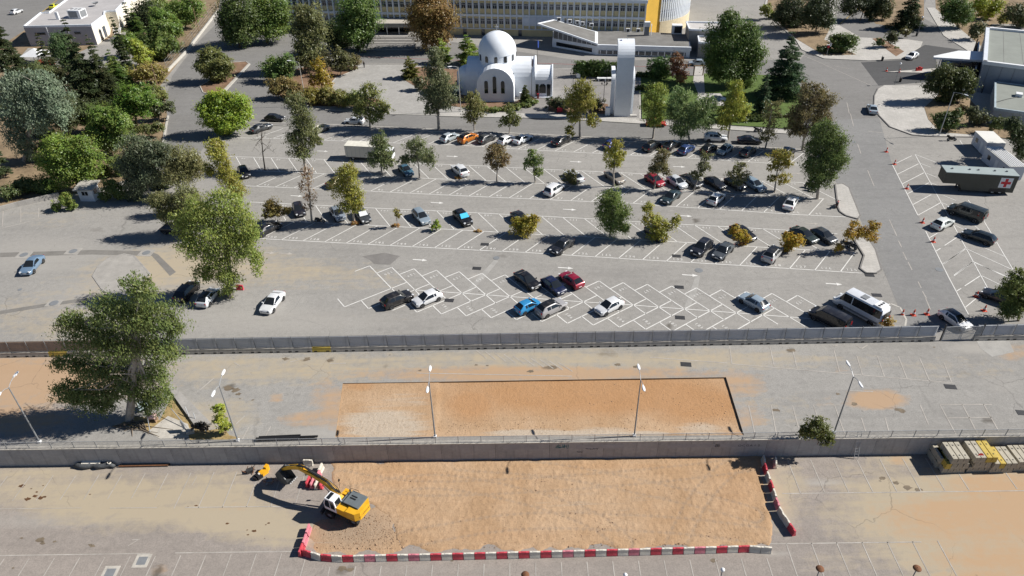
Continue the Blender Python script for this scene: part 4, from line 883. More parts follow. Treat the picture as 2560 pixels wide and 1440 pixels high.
# entrance portico and steps
t = thing('entrance_porch', 'flat concrete entrance canopy on thin columns over a wide flight of steps', 'porch', (-31.5, 208.6, 0), R(-4))
ob('canopy_roof', MB().box(-6.3, 6.3, 0, 11.5, 3.9, 4.5), mat('canopy_concrete', (.42, .385, .33), .9, .2, .4), t); ob('canopy_fascia', MB().box(-6.35, 6.35, -.05, .25, 3.5, 4.55), M['concrete'], t)
ob('glass_front', MB().box(-6, 6, 3, 3.2, 1.4, 3.6), M['glass'], t)
for x in (-6, -2.6, .8, 4.2): ob('column', MB().box(x-.1, x+.1, .2, .4, 1.3, 3.9), M['white_paint'], t)
for i in range(9): ob('step', MB().box(-6.6, 6.6, -10+i*1.0, 3, 0, .16*(i+1)), M['paving_grey'] if i % 2 else M['concrete'], t)
# wing: slanted golden wall and curved facade
wg = thing('curved_wing', 'curved white-finned wing with a golden end wall beside the yellow block', 'building', (0, 0, 0))
A_, B_ = Vector((38.5, 205.4, 0)), Vector((43.3, 209.0, 0))
ob('end_wall', MB().prism([(38.3, 205.6), (43.3, 209.0), (43.3, 222), (38.3, 222)], 0, 14), yel2, wg)
cc = Vector((38.5, 224, 0)); import itertools
rad_ = (B_-cc).length; a0 = math.atan2((B_-cc).y, (B_-cc).x); nbay = 22; da = R(58)/nbay
arc = [(cc.x+math.cos(a0+i*da)*rad_, cc.y+math.sin(a0+i*da)*rad_) for i in range(nbay+1)]
ob('wall', MB().prism(arc+[(arc[-1][0]-4, 240), (43.3, 240)], 0, 13), yel, wg); ob('roof', MB().prism([(cc.x+math.cos(a0+i*da)*(rad_+.4), cc.y+math.sin(a0+i*da)*(rad_+.4)) for i in range(nbay+1)]+[(arc[-1][0]-4, 240.5), (43, 240.5)], 13, 14.2), M['white'], wg)
ob('plinth', MB().prism([(cc.x+math.cos(a0+i*da)*(rad_+.5), cc.y+math.sin(a0+i*da)*(rad_+.5)) for i in range(nbay+1)]+[(arc[-1][0]-4, 239), (44, 239)], 0, 3.6), mat('cream_render', (.62, .53, .36), .85), wg)
for i in range(nbay):
    a = a0+(i+.5)*da; px_, py_ = cc.x+math.cos(a)*rad_, cc.y+math.sin(a)*rad_
    for z in (4.4, 8.8):
        o = ob('window', wf, None, wg, (px_+math.cos(a)*.3, py_+math.sin(a)*.3, z), a+math.pi/2); o.scale = (.55, 1, 1.5); ob('pane', wp, None, o)
    a = a0+i*da; o = ob('fin', MB().box(-.14, .14, -.45, .2, 3.6, 13), M['white'], wg, (cc.x+math.cos(a)*rad_, cc.y+math.sin(a)*rad_, 0), a+math.pi/2)
# ---------------------------------------------------------------- low canteen building in front
ct = thing('canteen_building', 'low white pavilion with flat grey roof and raised slanting roof fin', 'building', (0, 0, 0))
ob('wall', MB().prism([(23.7, 191.2), (47.6, 187.4), (50, 199.5), (36, 203.2), (13, 206.5), (12.4, 199.1)], 0, 2.35), M['white'], ct)
ob('roof_deck', MB().prism([(24, 191.6), (47.3, 187.8), (49.5, 199.3), (36, 202.9), (24.3, 204.5)], 2.3, 2.62), roofd, ct)
ob('fascia', MB().prism([(23.6, 191.0), (47.75, 187.1), (47.8, 187.6), (23.7, 191.5)], 1.75, 2.72), M['white'], ct)
ob('window_strip', MB().prism([(24.2, 190.95), (46.5, 187.3), (46.5, 187.5), (24.2, 191.2)], .35, 1.25), M['window_glass'], ct)
for i in range(14):
    f = i/13; ob('mullion', MB().obox((24.6+21.5*f, 190.85-3.58*f, .85), (.22, .2, 1.2)), M['white_paint'], ct)
ob('window_strip', MB().prism([(13.4, 198.4), (22.5, 191.95), (22.7, 192.2), (13.6, 198.7)], .5, 1.5), M['glass'], ct)
q = [(8.3, 200.6), (23.8, 190.6), (25.0, 201.5), (13.0, 206.3)]; zt = [6.0, 3.1, 3.1, 5.4]
b = MB().add([(x, y, z) for (x, y), z in zip(q, zt)]+[(x, y, z-.45) for (x, y), z in zip(q, zt)], [(0, 1, 2, 3), (7, 6, 5, 4), (0, 4, 5, 1), (1, 5, 6, 2), (2, 6, 7, 3), (3, 7, 4, 0)])
rs = ob('raised_roof', b, M['white'], ct); cq = [Vector((*p, z)) for p, z in zip(q, zt)]; ctr = sum(cq, Vector())/4
b = MB().add([tuple(ctr+(p-ctr)*.9+Vector((0, 0, .03))) for p in cq], [(0, 1, 2, 3)]); ob('roof_felt', b, roofd, rs)
b = MB().add([(12.6, 198.9, 2.36), (23.6, 191.15, 2.36), (23.6, 191.15, 2.7), (12.6, 198.9, 4.6)], [(0, 1, 2, 3)]); ob('clerestory', b, M['window_glass'], ct)
for i in range(9): f = i/9; ob('mullion', MB().obox((12.7+10.8*f, 198.75-7.6*f, 2.36+(2.1-1.9*f)/2), (.12, .12, 2.1-1.9*f)), M['white_paint'], ct)
for x, y in ((14.5, 205.3), (17.5, 205), (19.6, 204.8), (21, 204.5), (23.5, 204.3), (33.5, 202.8), (36.3, 202.5)):
    o = ob('air_conditioner', MB().box(-.55, .55, -.22, .22, 0, .9).lathe([(.36, 0), (.36, .01)], n=4), M['white_paint'], None, (x, y-.1, 2.6 if x > 24 else 5.5-.16*(x-13)), LANE); tag(o, 'white air-conditioner box on the pavilion roof by the yellow block', 'air conditioner', 'air conditioners on the pavilion roof'); ob('fan_grille', MB().box(-.35, .35, -.235, -.22, .1, .8), M['dark_steel'], o)
o = thing('chimney_duct', 'grey metal ventilation duct standing on the pavilion roof', 'duct', (38.0, 199, 2.62)); ob('shaft', MB().box(-.6, .6, -.5, .5, 0, 3.0), M['grey_steel'], o); ob('cowl', MB().box(-.75, .75, -.6, .6, 2.4, 3.6), M['white_paint'], o); ob('pipe', MB().tube([(1.2, 0, 0), (1.2, 0, 3)], .12, 6), M['white_paint'], o)
o = thing('water_tank', 'white roof cabinet with dark louvre at the back of the pavilion', 'cabinet', (46.5, 200.5, 2.62), LANE); ob('cabinet', MB().box(-1.4, 1.4, -1, 1, 0, 2.3), M['white_paint'], o); ob('louvre', MB().box(-.7, 1.2, -1.04, -1, .3, 2.0), M['black'], o)
gb = thing('annex_block', 'grey windowless annex with white-edged parapet roofs behind the big pine', 'building', (0, 0, 0))
for nm, P_, z in (('upper', [(48.3, 193.6), (60, 191.6), (61, 199), (49, 201)], 5.2), ('lower', [(49.6, 187.0), (60, 185.3), (61, 191.3), (50.6, 193)], 3.7)):
    ob('wall', MB().prism(P_, 0, z), M['concrete'], gb); c_ = sum((Vector((*p, 0)) for p in P_), Vector())/4; inn = [tuple((c_+(Vector((*p, 0))-c_)*.93)[:2]) for p in P_]
    for i in range(4):
        a, c2 = Vector((*P_[i], 0)), Vector((*P_[(i+1) % 4], 0)); d = c2-a; ob('parapet', MB().obox(((a.x+c2.x)/2, (a.y+c2.y)/2, z+.2), (d.length+.3, .35, .45), math.atan2(d.y, d.x)), M['white'], gb)
    ob('roof_deck', MB().prism(inn, z-.05, z+.05), roofm, gb)

# ---------------------------------------------------------------- church
ch = thing('church', 'white domed church with barrel vaults and round-headed windows', 'church', (-2.3, 165.7, 0), R(-4.5)); W_ = M['white']
def vault_prof(r, spring, n=14): return [(-r, 0), (-r, spring)]+[(-r*math.cos(math.pi*i/n), spring+r*math.sin(math.pi*i/n)) for i in range(1, n)]+[(r, spring), (r, 0)]
ob('front_vault', MB().yprism(vault_prof(4.2, 3.6), -7.9, 0), W_, ch); ob('back_vault', MB().yprism(vault_prof(4.1, 3.6), 0, 7.6), W_, ch)
ob('right_vault', MB().xprism([(-y, z) for y, z in vault_prof(4.15, 3.75)][::-1], 0, 8.6), W_, ch); ob('left_vault', MB().xprism([(-y, z) for y, z in vault_prof(4.05, 3.9)][::-1], -6.9, 0), W_, ch)
ob('right_gable_rim', MB().xprism([(-y, z) for y, z in vault_prof(4.3, 3.85)][::-1], 8.6, 8.9), W_, ch)
ob('apse', MB().lathe([(2.6, 0), (2.6, 4.2)]+[(2.6*math.cos(R(a)), 4.2+2.6*math.sin(R(a))*.85) for a in range(10, 91, 10)], (-6.9, -1.2, 0), 18), W_, ch, smooth=False)
ob('drum', MB().lathe([(4.28, 5.5), (4.28, 9.3)], n=36), W_, ch, smooth=True)
dm = ob('dome', MB().lathe([(4.36, 9.2), (4.36, 9.35)]+[(4.36*math.cos(R(a)), 9.35+4.36*math.sin(R(a))) for a in range(6, 91, 6)], n=40), W_, ch, smooth=True)
ob('cross', MB().box(-.05, .05, -.05, .05, 13.6, 15.3).box(-.4, .4, -.05, .05, 14.6, 14.72), M['white_paint'], dm)
def arch(wd, h, n=8): r = wd/2; return [(-r, 0), (-r, h-r)]+[(-r*math.cos(math.pi*i/n), h-r+r*math.sin(math.pi*i/n)) for i in range(1, n)]+[(r, h-r), (r, 0)]
for x, z, h in ((-2.0, 2.1, 2.95), (-.1, 2.1, 4.0), (1.75, 2.1, 2.95)):
    o = ob('window', MB().yprism([(x+a, z+c) for a, c in arch(.95, h)][::-1], -7.96, -7.85), M['white_paint'], ch); ob('pane', MB().yprism([(x+a*.86, z+.05+c*.97) for a, c in arch(.95, h)][::-1], -7.99, -7.94), M['glass'], o)
for k in range(12):
    a = R(-90+30*k); o = ob('window', MB().yprism(arch(.75, 1.45)[::-1], -.05, .06), M['glass'], ch, (math.cos(a)*4.28, math.sin(a)*4.28, 7.75), a+math.pi/2)
o = ob('window', MB().yprism(arch(.6, 1.9)[::-1], -.05, .05), M['glass'], ch, (-6.9+math.cos(R(-75))*2.6, -1.2+math.sin(R(-75))*2.6, 2.2), R(-75)+math.pi/2)
ob('porch_vault', MB().xprism([(-y-1.4, z) for y, z in vault_prof(3.0, 3.4)][::-1], 8.9, 12.6), W_, ch)
ob('porch_rim', MB().xprism([(-y-1.4, z) for y, z in vault_prof(3.15, 3.5)][::-1], 12.6, 12.85), W_, ch)
for x0, x1 in ((9.0, 9.7), (11.55, 12.4)): ob('porch_opening', MB().box(x0, x1, -4.46, -4.38, .3, 3.1), M['glass'], ch)
ob('porch_arch', MB().yprism([(10.6+a, 1.0+c) for a, c in arch(1.5, 2.2)][::-1], -4.46, -4.38), M['glass'], ch); ob('porch_step', MB().box(8.8, 12.9, -5.2, -4.4, 0, .3), W_, ch)
ob('wall_lamp', MB().box(3.5, 4.0, -4.3, -4.0, 5.3, 5.5), M['dark_steel'], ch)
o = thing('condenser', 'white louvred box beside the church apse', 'cabinet', (3.1, 159.9, 0), R(-5)); ob('case', MB().box(-.5, .5, -.3, .3, 0, 1.5), M['white_paint'], o); ob('grille', MB().box(-.4, .4, -.33, -.3, .2, 1.3), M['steel'], o)
def flagpole(u, v, h, label, cols):
    p = G(u, v); t = thing('flagpole', label, 'flagpole', p); ob('pole', MB().tube([(0, 0, 0), (0, 0, h)], [.06, .035], 6), M['dark_steel'], t)
    fl = ob('flag', MB().add([(.03, 0, h-1.9), (.1, -.02, h-.3), (.45, .1, h-.9), (.35, .05, h-2.3), (.2, -.06, h-2.4)], [(0, 4, 3, 2, 1)]), cols, t); return t
flagpole(1343, 160, 6.5, 'flagpole with hanging blue and white flag behind the church', flat('flag_blue', (.05, .11, .45), .8)); flagpole(1329, 245, 9.5, 'dark flagpole with furled flag in front of the church nave', flat('flag_dark', (.06, .05, .07), .8))
tw = thing('bell_tower', 'tall slim white slab bell tower with curved top', 'tower', (24.55, 148.3, 0), R(-4))
pr = [(-.6, 0), (-.6, 12.2)]+[(-.6+3.4*(1-math.cos(R(a))), 12.2+3.4*math.sin(R(a))) for a in range(10, 91, 10)]+[(3.2, 15.6), (3.2, 14.9), (2.8, 14.9), (.9, 12.5), (.6, 11.8), (.6, 0)]
ob('front_slab', MB().xprism(pr[::-1], -1.72, 1.72), W_, tw)
ob('rear_slab', MB().xprism([(p[0]*1.0+1.6, p[1]*.60) for p in pr][::-1], -2.55, -1.75).xprism([(p[0]+1.6, p[1]*.60) for p in pr][::-1], 1.75, 2.35), W_, tw)
ob('back_leg', MB().box(-1.4, 1.4, 2.2, 2.9, 0, 15.0), W_, tw); ob('emblem', MB().box(-1.2, -.9, 2.0, 2.3, 15.3, 15.65), flat('emblem_blue', (.05, .06, .3), .6), tw); ob('aerial', MB().tube([(.2, 2.4, 15.5), (.2, 2.4, 17.2)], .03, 5), M['steel'], tw)
ob('cabinet', MB().box(-3.6, -2.6, -.2, .6, 0, 1.9), W_, tw); ob('plinth', MB().box(1.8, 3.2, -.5, .3, 0, .3), M['paving_pale'], tw)
# iron lanterns in the yard
for u, v, h, l in ((1432, 224, 3.8, 'black iron lantern post near the hedge in the church yard'), (1509, 250, 3.8, 'black iron lantern post by the bell tower'), (1516, 214, 3.4, 'black iron lantern post beside the stone table')):
    p = G(u, v); t = thing('lantern_post', l, 'lamp post', p, 0, 'iron lantern posts'); ob('post', MB().tube([(0, 0, 0), (0, 0, .5), (0, 0, h)], [.14, .07, .05], 7), M['black'], t)
    for s in (-1, 0, 1): ob('lantern', MB().lathe([(.05, -.2), (.18, .1), (.05, .3)], (s*.6, 0, h+(.25 if s == 0 else 0)), 6), M['black'], t); 
    ob('crossarm', MB().tube([(-.6, 0, h-.2), (0, 0, h-.35), (.6, 0, h-.2)], .035, 5), M['black'], t)
p = G(1513, 203); t = thing('stone_table', 'long white stone table with side bench in front of the hedge', 'table', p, R(-4)); ob('table_top', MB().box(-2.0, 2.0, -.5, .5, .72, .84), M['white_paint'], t)
for x in (-1.6, 0, 1.6): ob('leg', MB().box(x-.12, x+.12, -.4, .4, 0, .72), M['white_paint'], t)
o = ob('stone_bench', MB().box(-.9, .9, -.2, .2, .36, .46).box(-.8, -.6, -.18, .18, 0, .36).box(.6, .8, -.18, .18, 0, .36), M['concrete'], None, G(1488, 203), R(-4)); tag(o, 'small dark stone bench left of the white stone table', 'bench')
o = ob('planter_box', MB().box(-.45, .45, -.35, .35, 0, 1.1), M['white_paint'], None, G(1446, 194), R(-4)); tag(o, 'white cube planter at the end of the hedge', 'planter')
o = ob('fire_cabinet', MB().box(-.2, .2, -.2, .2, 0, 1.1).box(-.25, .25, -.25, .25, 1.1, 1.2), mat('cabinet_red', (.28, .02, .03), .5), None, G(1345, 247)); tag(o, 'dark red cabinet beside the church porch step', 'cabinet')
o = ob('red_board', MB().box(-.6, .6, -.05, .05, 0, .9).box(-.5, -.4, -.04, .04, -.3, 0), mat('board_red', (.4, .02, .04), .6), None, G(1399, 283)+Vector((0, 0, .3))); tag(o, 'red notice board among the shrubs before the tower', 'board')
pg = thing('garden_arch', 'planted arch over the garden path beside the pine', 'arch', G(1745, 190), R(-4))
for s in (-1.1, 1.1): ob('post', MB().box(s-.1, s+.1, -.1, .1, 0, 2.4), M['wood'], pg)
ob('lintel', MB().box(-1.3, 1.3, -.12, .12, 2.4, 2.6), M['wood'], pg)
o = ob('stone_bollard', MB().lathe([(.7, 0), (.75, .3), (.4, .55), (0, .6)], n=14), M['white_paint'], None, G(1808, 250)); tag(o, 'white stone seat at the garden path end', 'seat')

# ---------------------------------------------------------------- low white building, top left
lb = thing('clinic_building', 'low white flat-roofed building with front wall shade painted grey behind the cedars', 'building', (0, 0, 0)); H_ = 5.5
fp = [(-136.4, 209.5), (-117.5, 209.6), (-118.6, 220), (-120.6, 224.8), (-117.4, 225), (-120.4, 240), (-123, 262), (-143, 263), (-139.7, 240), (-137, 224.3), (-139.5, 224.4)]
ob('wall', MB().prism(fp, 0, H_-.3), mat('cream_wall', (.74, .70, .60), .85, .08, .5), lb); cpt = sum((Vector((*p, 0)) for p in fp), Vector())/len(fp)
ob('roof_deck', MB().prism(fp, H_-.3, H_-.15), mat('grey_roof', (.40, .385, .38), .9, .15, .2), lb)
for i in range(len(fp)):
    a, c2 = Vector((*fp[i], 0)), Vector((*fp[(i+1) % len(fp)], 0)); d = c2-a; ob('parapet', MB().obox(((a.x+c2.x)/2, (a.y+c2.y)/2, H_-.05), (d.length+.25, .3, .5), math.atan2(d.y, d.x)), M['white'], lb)
ob('front_wall_shade', MB().box(-136.5, -117.4, 209.3, 209.45, 0, H_-.35), mat('shade_grey_front', (.36, .345, .36), .85, .08, .4), lb)  # grey sheet over the front paints the shade on that wall
for x in (-130.2, -124.3): ob('downpipe', MB().box(x-.1, x+.1, 209.18, 209.3, .5, H_-.3), M['white_paint'], lb)
for x0, x1 in ((-134, -131), (-122.8, -121)): o = ob('window', MB().box(x0, x1, 209.2, 209.32, 3.1, 3.8), M['grey_steel'], lb); ob('pane', MB().box(x0+.1, x1-.1, 209.17, 209.21, 3.2, 3.7), M['glass'], o)
for y0, y1, z0, z1 in ((213, 214.5, .2, 3), (216, 217.8, .2, 3.2)): ob('window', MB().obox((-118.0-.1*(y0-213), (y0+y1)/2, (z0+z1)/2), (.3, y1-y0, z1-z0), R(6)), M['window_glass'], lb)
t = thing('rooftop_chiller', 'white rooftop chiller with dark louvred sides on the low white building', 'chiller', (-125.6, 219, H_-.15), R(-8)); ob('case', MB().box(-1.9, 1.9, -1.6, 1.6, 0, 2.3), M['white_paint'], t)
for x in (-1.2, 0, 1.2): ob('fan', MB().lathe([(.5, 2.3), (.5, 2.36), (.1, 2.37)], (x, 0, 0), 12), M['dark_steel'], t)
ob('louvre', MB().box(-1.6, 1.0, -1.66, -1.6, .3, 2.0), M['grey_steel'], t); ob('louvre', MB().box(1.9, 1.96, -1.3, 1.3, .3, 2.0), M['grey_steel'], t)
o = ob('chimney_stack', MB().box(-.4, .4, -.3, .3, 0, 2.1), M['white_paint'], None, (-130.5, 217, H_-.15)); tag(o, 'small white chimney stack beside the rooftop chiller', 'chimney')
o = thing('satellite_dish', 'dark dish on the roof of the low white building', 'dish', (-126.5, 232, H_-.15)); ob('dish', MB().lathe([(0, 0), (.6, .15), (1.0, .5)], (0, 0, .6), 12), M['grey_steel'], o); ob('mast', MB().tube([(0, 0, 0), (0, 0, .7)], .06, 6), M['steel'], o)
cn = thing('canopy_tent', 'white peaked canopy on a dark frame among the cedars', 'canopy', G(98, 158), R(-6))
ob('canopy_roof', MB().add([(-3, -2.5, 2.4), (3, -2.5, 2.4), (3, 2.5, 2.4), (-3, 2.5, 2.4), (0, 0, 4.0)], [(0, 1, 4), (1, 2, 4), (2, 3, 4), (3, 0, 4)]), M['white_paint'], cn)
for x, y in ((-3, -2.5), (3, -2.5), (3, 2.5), (-3, 2.5)): ob('post', MB().box(x-.06, x+.06, y-.06, y+.06, 0, 2.4), M['dark_steel'], cn)
o = ob('red_hoarding', MB().box(-2, 2, -.1, .1, 0, 1.6), mat('terracotta_panel', (.33, .08, .04), .8), None, G(118, 162), R(20)); tag(o, 'terracotta panel under the white canopy among the cedars', 'panel')
sf = thing('escape_stairs', 'open white steel stair frame beside the low white building', 'stairs', (-113.8, 213.5, 0), R(10))
for i in range(9): ob('tread', MB().box(-.8, .8, i*.5, i*.5+.4, i*.28, i*.28+.05), M['white_paint'], sf)
for s in (-.8, .8): ob('handrail', MB().tube([(s, 0, 1), (s, 4.5, 3.6)], .05, 5), M['white_paint'], sf); ob('stringer', MB().tube([(s, 0, 0), (s, 4.5, 2.5)], .08, 5), M['white_paint'], sf)
# ---------------------------------------------------------------- modern grey building, right
mb_ = thing('modern_building', 'modern grey block with white-rimmed flat roof and dark glazed side', 'building', (0, 0, 0))
A0 = [Vector((106.6, 158.6, 0)), Vector((121.6, 184.6, 0)), Vector((150, 170, 0)), Vector((136, 141.5, 0))]; P_ = [(a.x, a.y) for a in A0]
metal = mat('grey_cladding_panels', (.30, .33, .38), .45, .1, .4, metal=.2); ob('wall', MB().prism(P_, 0, 6.5), metal, mb_)
for i in range(4):
    a, c2 = A0[i], A0[(i+1) % 4]; d = c2-a; n_ = Vector((-d.y, d.x, 0)).normalized(); ob('parapet', MB().obox(((a.x+c2.x)/2, (a.y+c2.y)/2, 6.75), (d.length+.7, .8, .75), math.atan2(d.y, d.x)), mat('white_rim', (.62, .65, .7), .6) if i == 0 else M['white_paint'], mb_)
green = mat('mineral_felt_roof', (.235, .25, .225), .95, .12, .3); ob('roof_deck', MB().prism(P_, 6.45, 6.62), green, mb_)
for k in range(1, 9):
    f = k/9; a, c2 = A0[0].lerp(A0[3], f), A0[1].lerp(A0[2], f); d = c2-a; ob('roof_seam', MB().obox(((a.x+c2.x)/2, (a.y+c2.y)/2, 6.63), (d.length-1, .08, .02), math.atan2(d.y, d.x)), roofd, mb_)
ob('glazing', MB().obox(((A0[0].x+A0[1].x)/2-.9, (A0[0].y+A0[1].y)/2+.4, 2.2), (24, .3, 4.0), math.atan2(26, 15)), M['glass'], mb_)
for i in range(8): f = i/7; q_ = A0[0].lerp(A0[1], f*.9+.05); ob('mullion', MB().box(q_.x-1.3, q_.x-1.1, q_.y+.5, q_.y+.7, 0, 4.4), M['dark_steel'], mb_)
for k in range(14): f = (k+.5)/14; q_ = A0[0].lerp(A0[3], f); ob('panel_joint', MB().obox((q_.x-.02, q_.y-.03, 3.2), (.03, .06, 6.2), math.atan2(-17, 29)), M['dark_steel'], mb_)
cv = thing('entrance_canopy', 'white wing-shaped canopy reaching from the modern building over the entrance lane', 'canopy', (0, 0, 0))
cpx = [(100.6, 168.3), (101.0, 169.3), (108.8, 172.9), (111, 172.6), (114.6, 171.6), (111.3, 165.2)]; ob('canopy_roof', MB().prism(cpx, 4.55, 5.0), M['white_paint'], cv)
for x, y in ((102.5, 168.6), (108.5, 170), (110.5, 166.5)): ob('column', MB().tube([(x, y, 0), (x, y, 4.55)], .1, 8), M['steel'], cv)
bo = thing('control_booth', 'dark glazed control booth under the white canopy', 'booth', (107.5, 167.6, 0), R(-8)); ob('glass_wall', MB().box(-3.2, 2.8, -1.3, 1.3, .9, 3.4), M['glass'], bo); ob('base', MB().box(-3.25, 2.85, -1.35, 1.35, 0, .9), M['grey_steel'], bo)
for i in range(5): ob('mullion', MB().box(-3.1+i*1.45-.06, -3.1+i*1.45+.06, -1.36, -1.3, .9, 3.4), M['steel'], bo)
o = ob('lane_kerb', MB().prism([(G(2215, 181).x, G(2215, 181).y), (G(2340, 184).x, G(2340, 184).y), (G(2340, 172).x, G(2340, 172).y)], 0, .15), M['kerb'], None); struct(o); o['label'] = 'white wedge kerb dividing the entrance lanes'
o = ob('lane_barrier', MB().box(-.8, .8, -.2, .2, 0, .9).box(-.2, .2, -.25, .25, .9, 1.1), mat('barrier_red', (.45, .03, .03), .5), None, G(2296, 178), R(10)); tag(o, 'red barrier box at the tip of the entrance canopy', 'barrier')
an = thing('annex_building', 'low grey annex with felt roof and skylight in front of the modern block', 'building', (0, 0, 0))
a1 = [(108.3, 155.2), (99.6, 139.9), (122, 128), (131, 143)]; ob('wall', MB().prism(a1, 0, 3.1), mat('annex_wall', (.34, .37, .40), .7), an); ob('roof_deck', MB().prism(a1, 3.1, 3.4), green, an)
for i in range(4): a, c2 = Vector((*a1[i], 0)), Vector((*a1[(i+1) % 4], 0)); d = c2-a; ob('parapet', MB().obox(((a.x+c2.x)/2, (a.y+c2.y)/2, 3.3), (d.length+.3, .35, .55), math.atan2(d.y, d.x)), mat('blue_grey_rim', (.36, .43, .47), .6), an)
ob('skylight', MB().obox((108.3, 146.5, 3.7), (1.2, 1.5, .7), R(-30)), M['white_paint'], an); ob('cable', MB().tube([(101.5, 143, 3.55), (105, 144.8, 3.5), (107.8, 145.8, 3.55)], .05, 5), M['black'], an)
# ---------------------------------------------------------------- guard hut, low walls and wire fence of the grove
hut = thing('guard_hut', 'small white guard hut with sloping grey roof under the green tree', 'hut', (G(222, 503).x, G(222, 503).y+1.0, 0), R(-4))
ob('wall', MB().box(-1.35, 1.35, -1.05, 1.05, 0, 2.3), M['white'], hut)
ob('roof', MB().add([(-1.8, -1.5, 2.2), (1.8, -1.5, 2.3), (1.8, 1.5, 2.75), (-1.8, 1.5, 2.65), (-1.8, -1.5, 2.4), (1.8, -1.5, 2.5), (1.8, 1.5, 2.95), (-1.8, 1.5, 2.85)], [(3, 2, 1, 0), (4, 5, 6, 7), (0, 1, 5, 4), (1, 2, 6, 5), (2, 3, 7, 6), (3, 0, 4, 7)]), mat('hut_roof', (.42, .40, .36), .9, .2, 1), hut)
for x in (-.35, .25): o = ob('window', MB().box(x-.3, x+.3, -1.1, -1.04, 1.15, 1.95), M['white_paint'], hut); ob('pane', MB().box(x-.24, x+.24, -1.12, -1.09, 1.2, 1.9), M['glass'], o)
ob('window', MB().box(1.33, 1.4, -.6, .2, 1.2, 2.0), M['glass'], hut); ob('door', MB().box(1.34, 1.39, .25, .9, .05, 2.0), M['steel'], hut)
def lowwall(pxs, h, m, label, th=.3, cat='wall'):
    P = [G(*q) for q in pxs]; b = MB()
    for a, c2 in zip(P, P[1:]): d = c2-a; b.obox(((a.x+c2.x)/2, (a.y+c2.y)/2, h/2), (d.length+.02, th, h), math.atan2(d.y, d.x))
    return tag(ob('low_wall', b, m), label, cat)
lowwall(((-60, 545), (40, 518), (150, 492)), .9, M['concrete'], 'low concrete wall along the edge of the grove left of the hut')
lowwall(((232, 400), (262, 385), (290, 360)), .8, M['concrete_pale'], 'short pale wall between the green trees above the hut')
lowwall(((420, 180), (468, 130), (545, 30)), .7, M['kerb'], 'pale low wall carrying the wire fence of the grove')
wf_ = thing('wire_fence', 'tall wire mesh fence with leaning posts on the pale low wall', 'fence', (0, 0, 0))
P = [G(*q) for q in ((420, 180), (436, 162), (452, 146), (468, 130), (486, 107), (505, 82), (525, 56), (545, 30))]
for p in P: ob('post', MB().tube([(p.x, p.y, 0), (p.x-.1, p.y, 3.2)], .05, 5), M['steel'], wf_)
for z in (1.0, 1.7, 2.4, 3.1): ob('wire', MB().tube([(p.x-.05, p.y, z) for p in P], .02, 4), M['steel'], wf_)
b = MB()
for a, c2 in zip(P, P[1:]):
    for k in range(14): q_ = a.lerp(c2, k/14); b.tube([(q_.x, q_.y, .7), (q_.x, q_.y, 3.15)], .012, 3)
o = ob('mesh', b, M['steel'], wf_); o['kind'] = 'stuff'
for u, v, h, l in ((405, 250, 8.5, 'thin wooden utility pole with spindly twigs at the grove edge'), (498, 80, 7, 'grey utility pole beside the shaded lane')):
    o = ob('utility_pole', MB().tube([(0, 0, 0), (0, 0, h*.9), (0, 0, h)], [.12, .09, .08], 7).box(-.3, .3, -.05, .05, h*.8, h*.83), M['wood'], None, G(u, v)); tag(o, l, 'pole')
# ---------------------------------------------------------------- trees and shrubs
NR = np.random.RandomState(11)
def unit(n): v = NR.normal(size=(n, 3)); return v/np.linalg.norm(v, axis=1, keepdims=True)
def leaf_mesh(pos, nrm, axis, ln, wd, tint, hue):
    n = len(pos); a = axis/np.maximum(np.linalg.norm(axis, axis=1, keepdims=True), 1e-6); b = np.cross(nrm, a); b /= np.maximum(np.linalg.norm(b, axis=1, keepdims=True), 1e-6)
    a = a*ln[:, None]*.5; b = b*wd[:, None]*.5
    V = np.stack([pos-a, pos+b, pos+a, pos-b], 1).reshape(-1, 3).astype(np.float32)
    me = bpy.data.meshes.new('crown'); me.vertices.add(4*n); me.vertices.foreach_set('co', V.ravel())
    me.loops.add(4*n); me.loops.foreach_set('vertex_index', np.arange(4*n, dtype=np.int32)); me.polygons.add(n); me.polygons.foreach_set('loop_start', np.arange(0, 4*n, 4, dtype=np.int32))
    me.update(calc_edges=True)
    for nm, d in (('tint', tint), ('hue', hue)): at = me.attributes.new(nm, 'FLOAT', 'POINT'); at.data.foreach_set('value', np.repeat(d, 4).astype(np.float32))
    me.materials.append(M['leaf']); return me
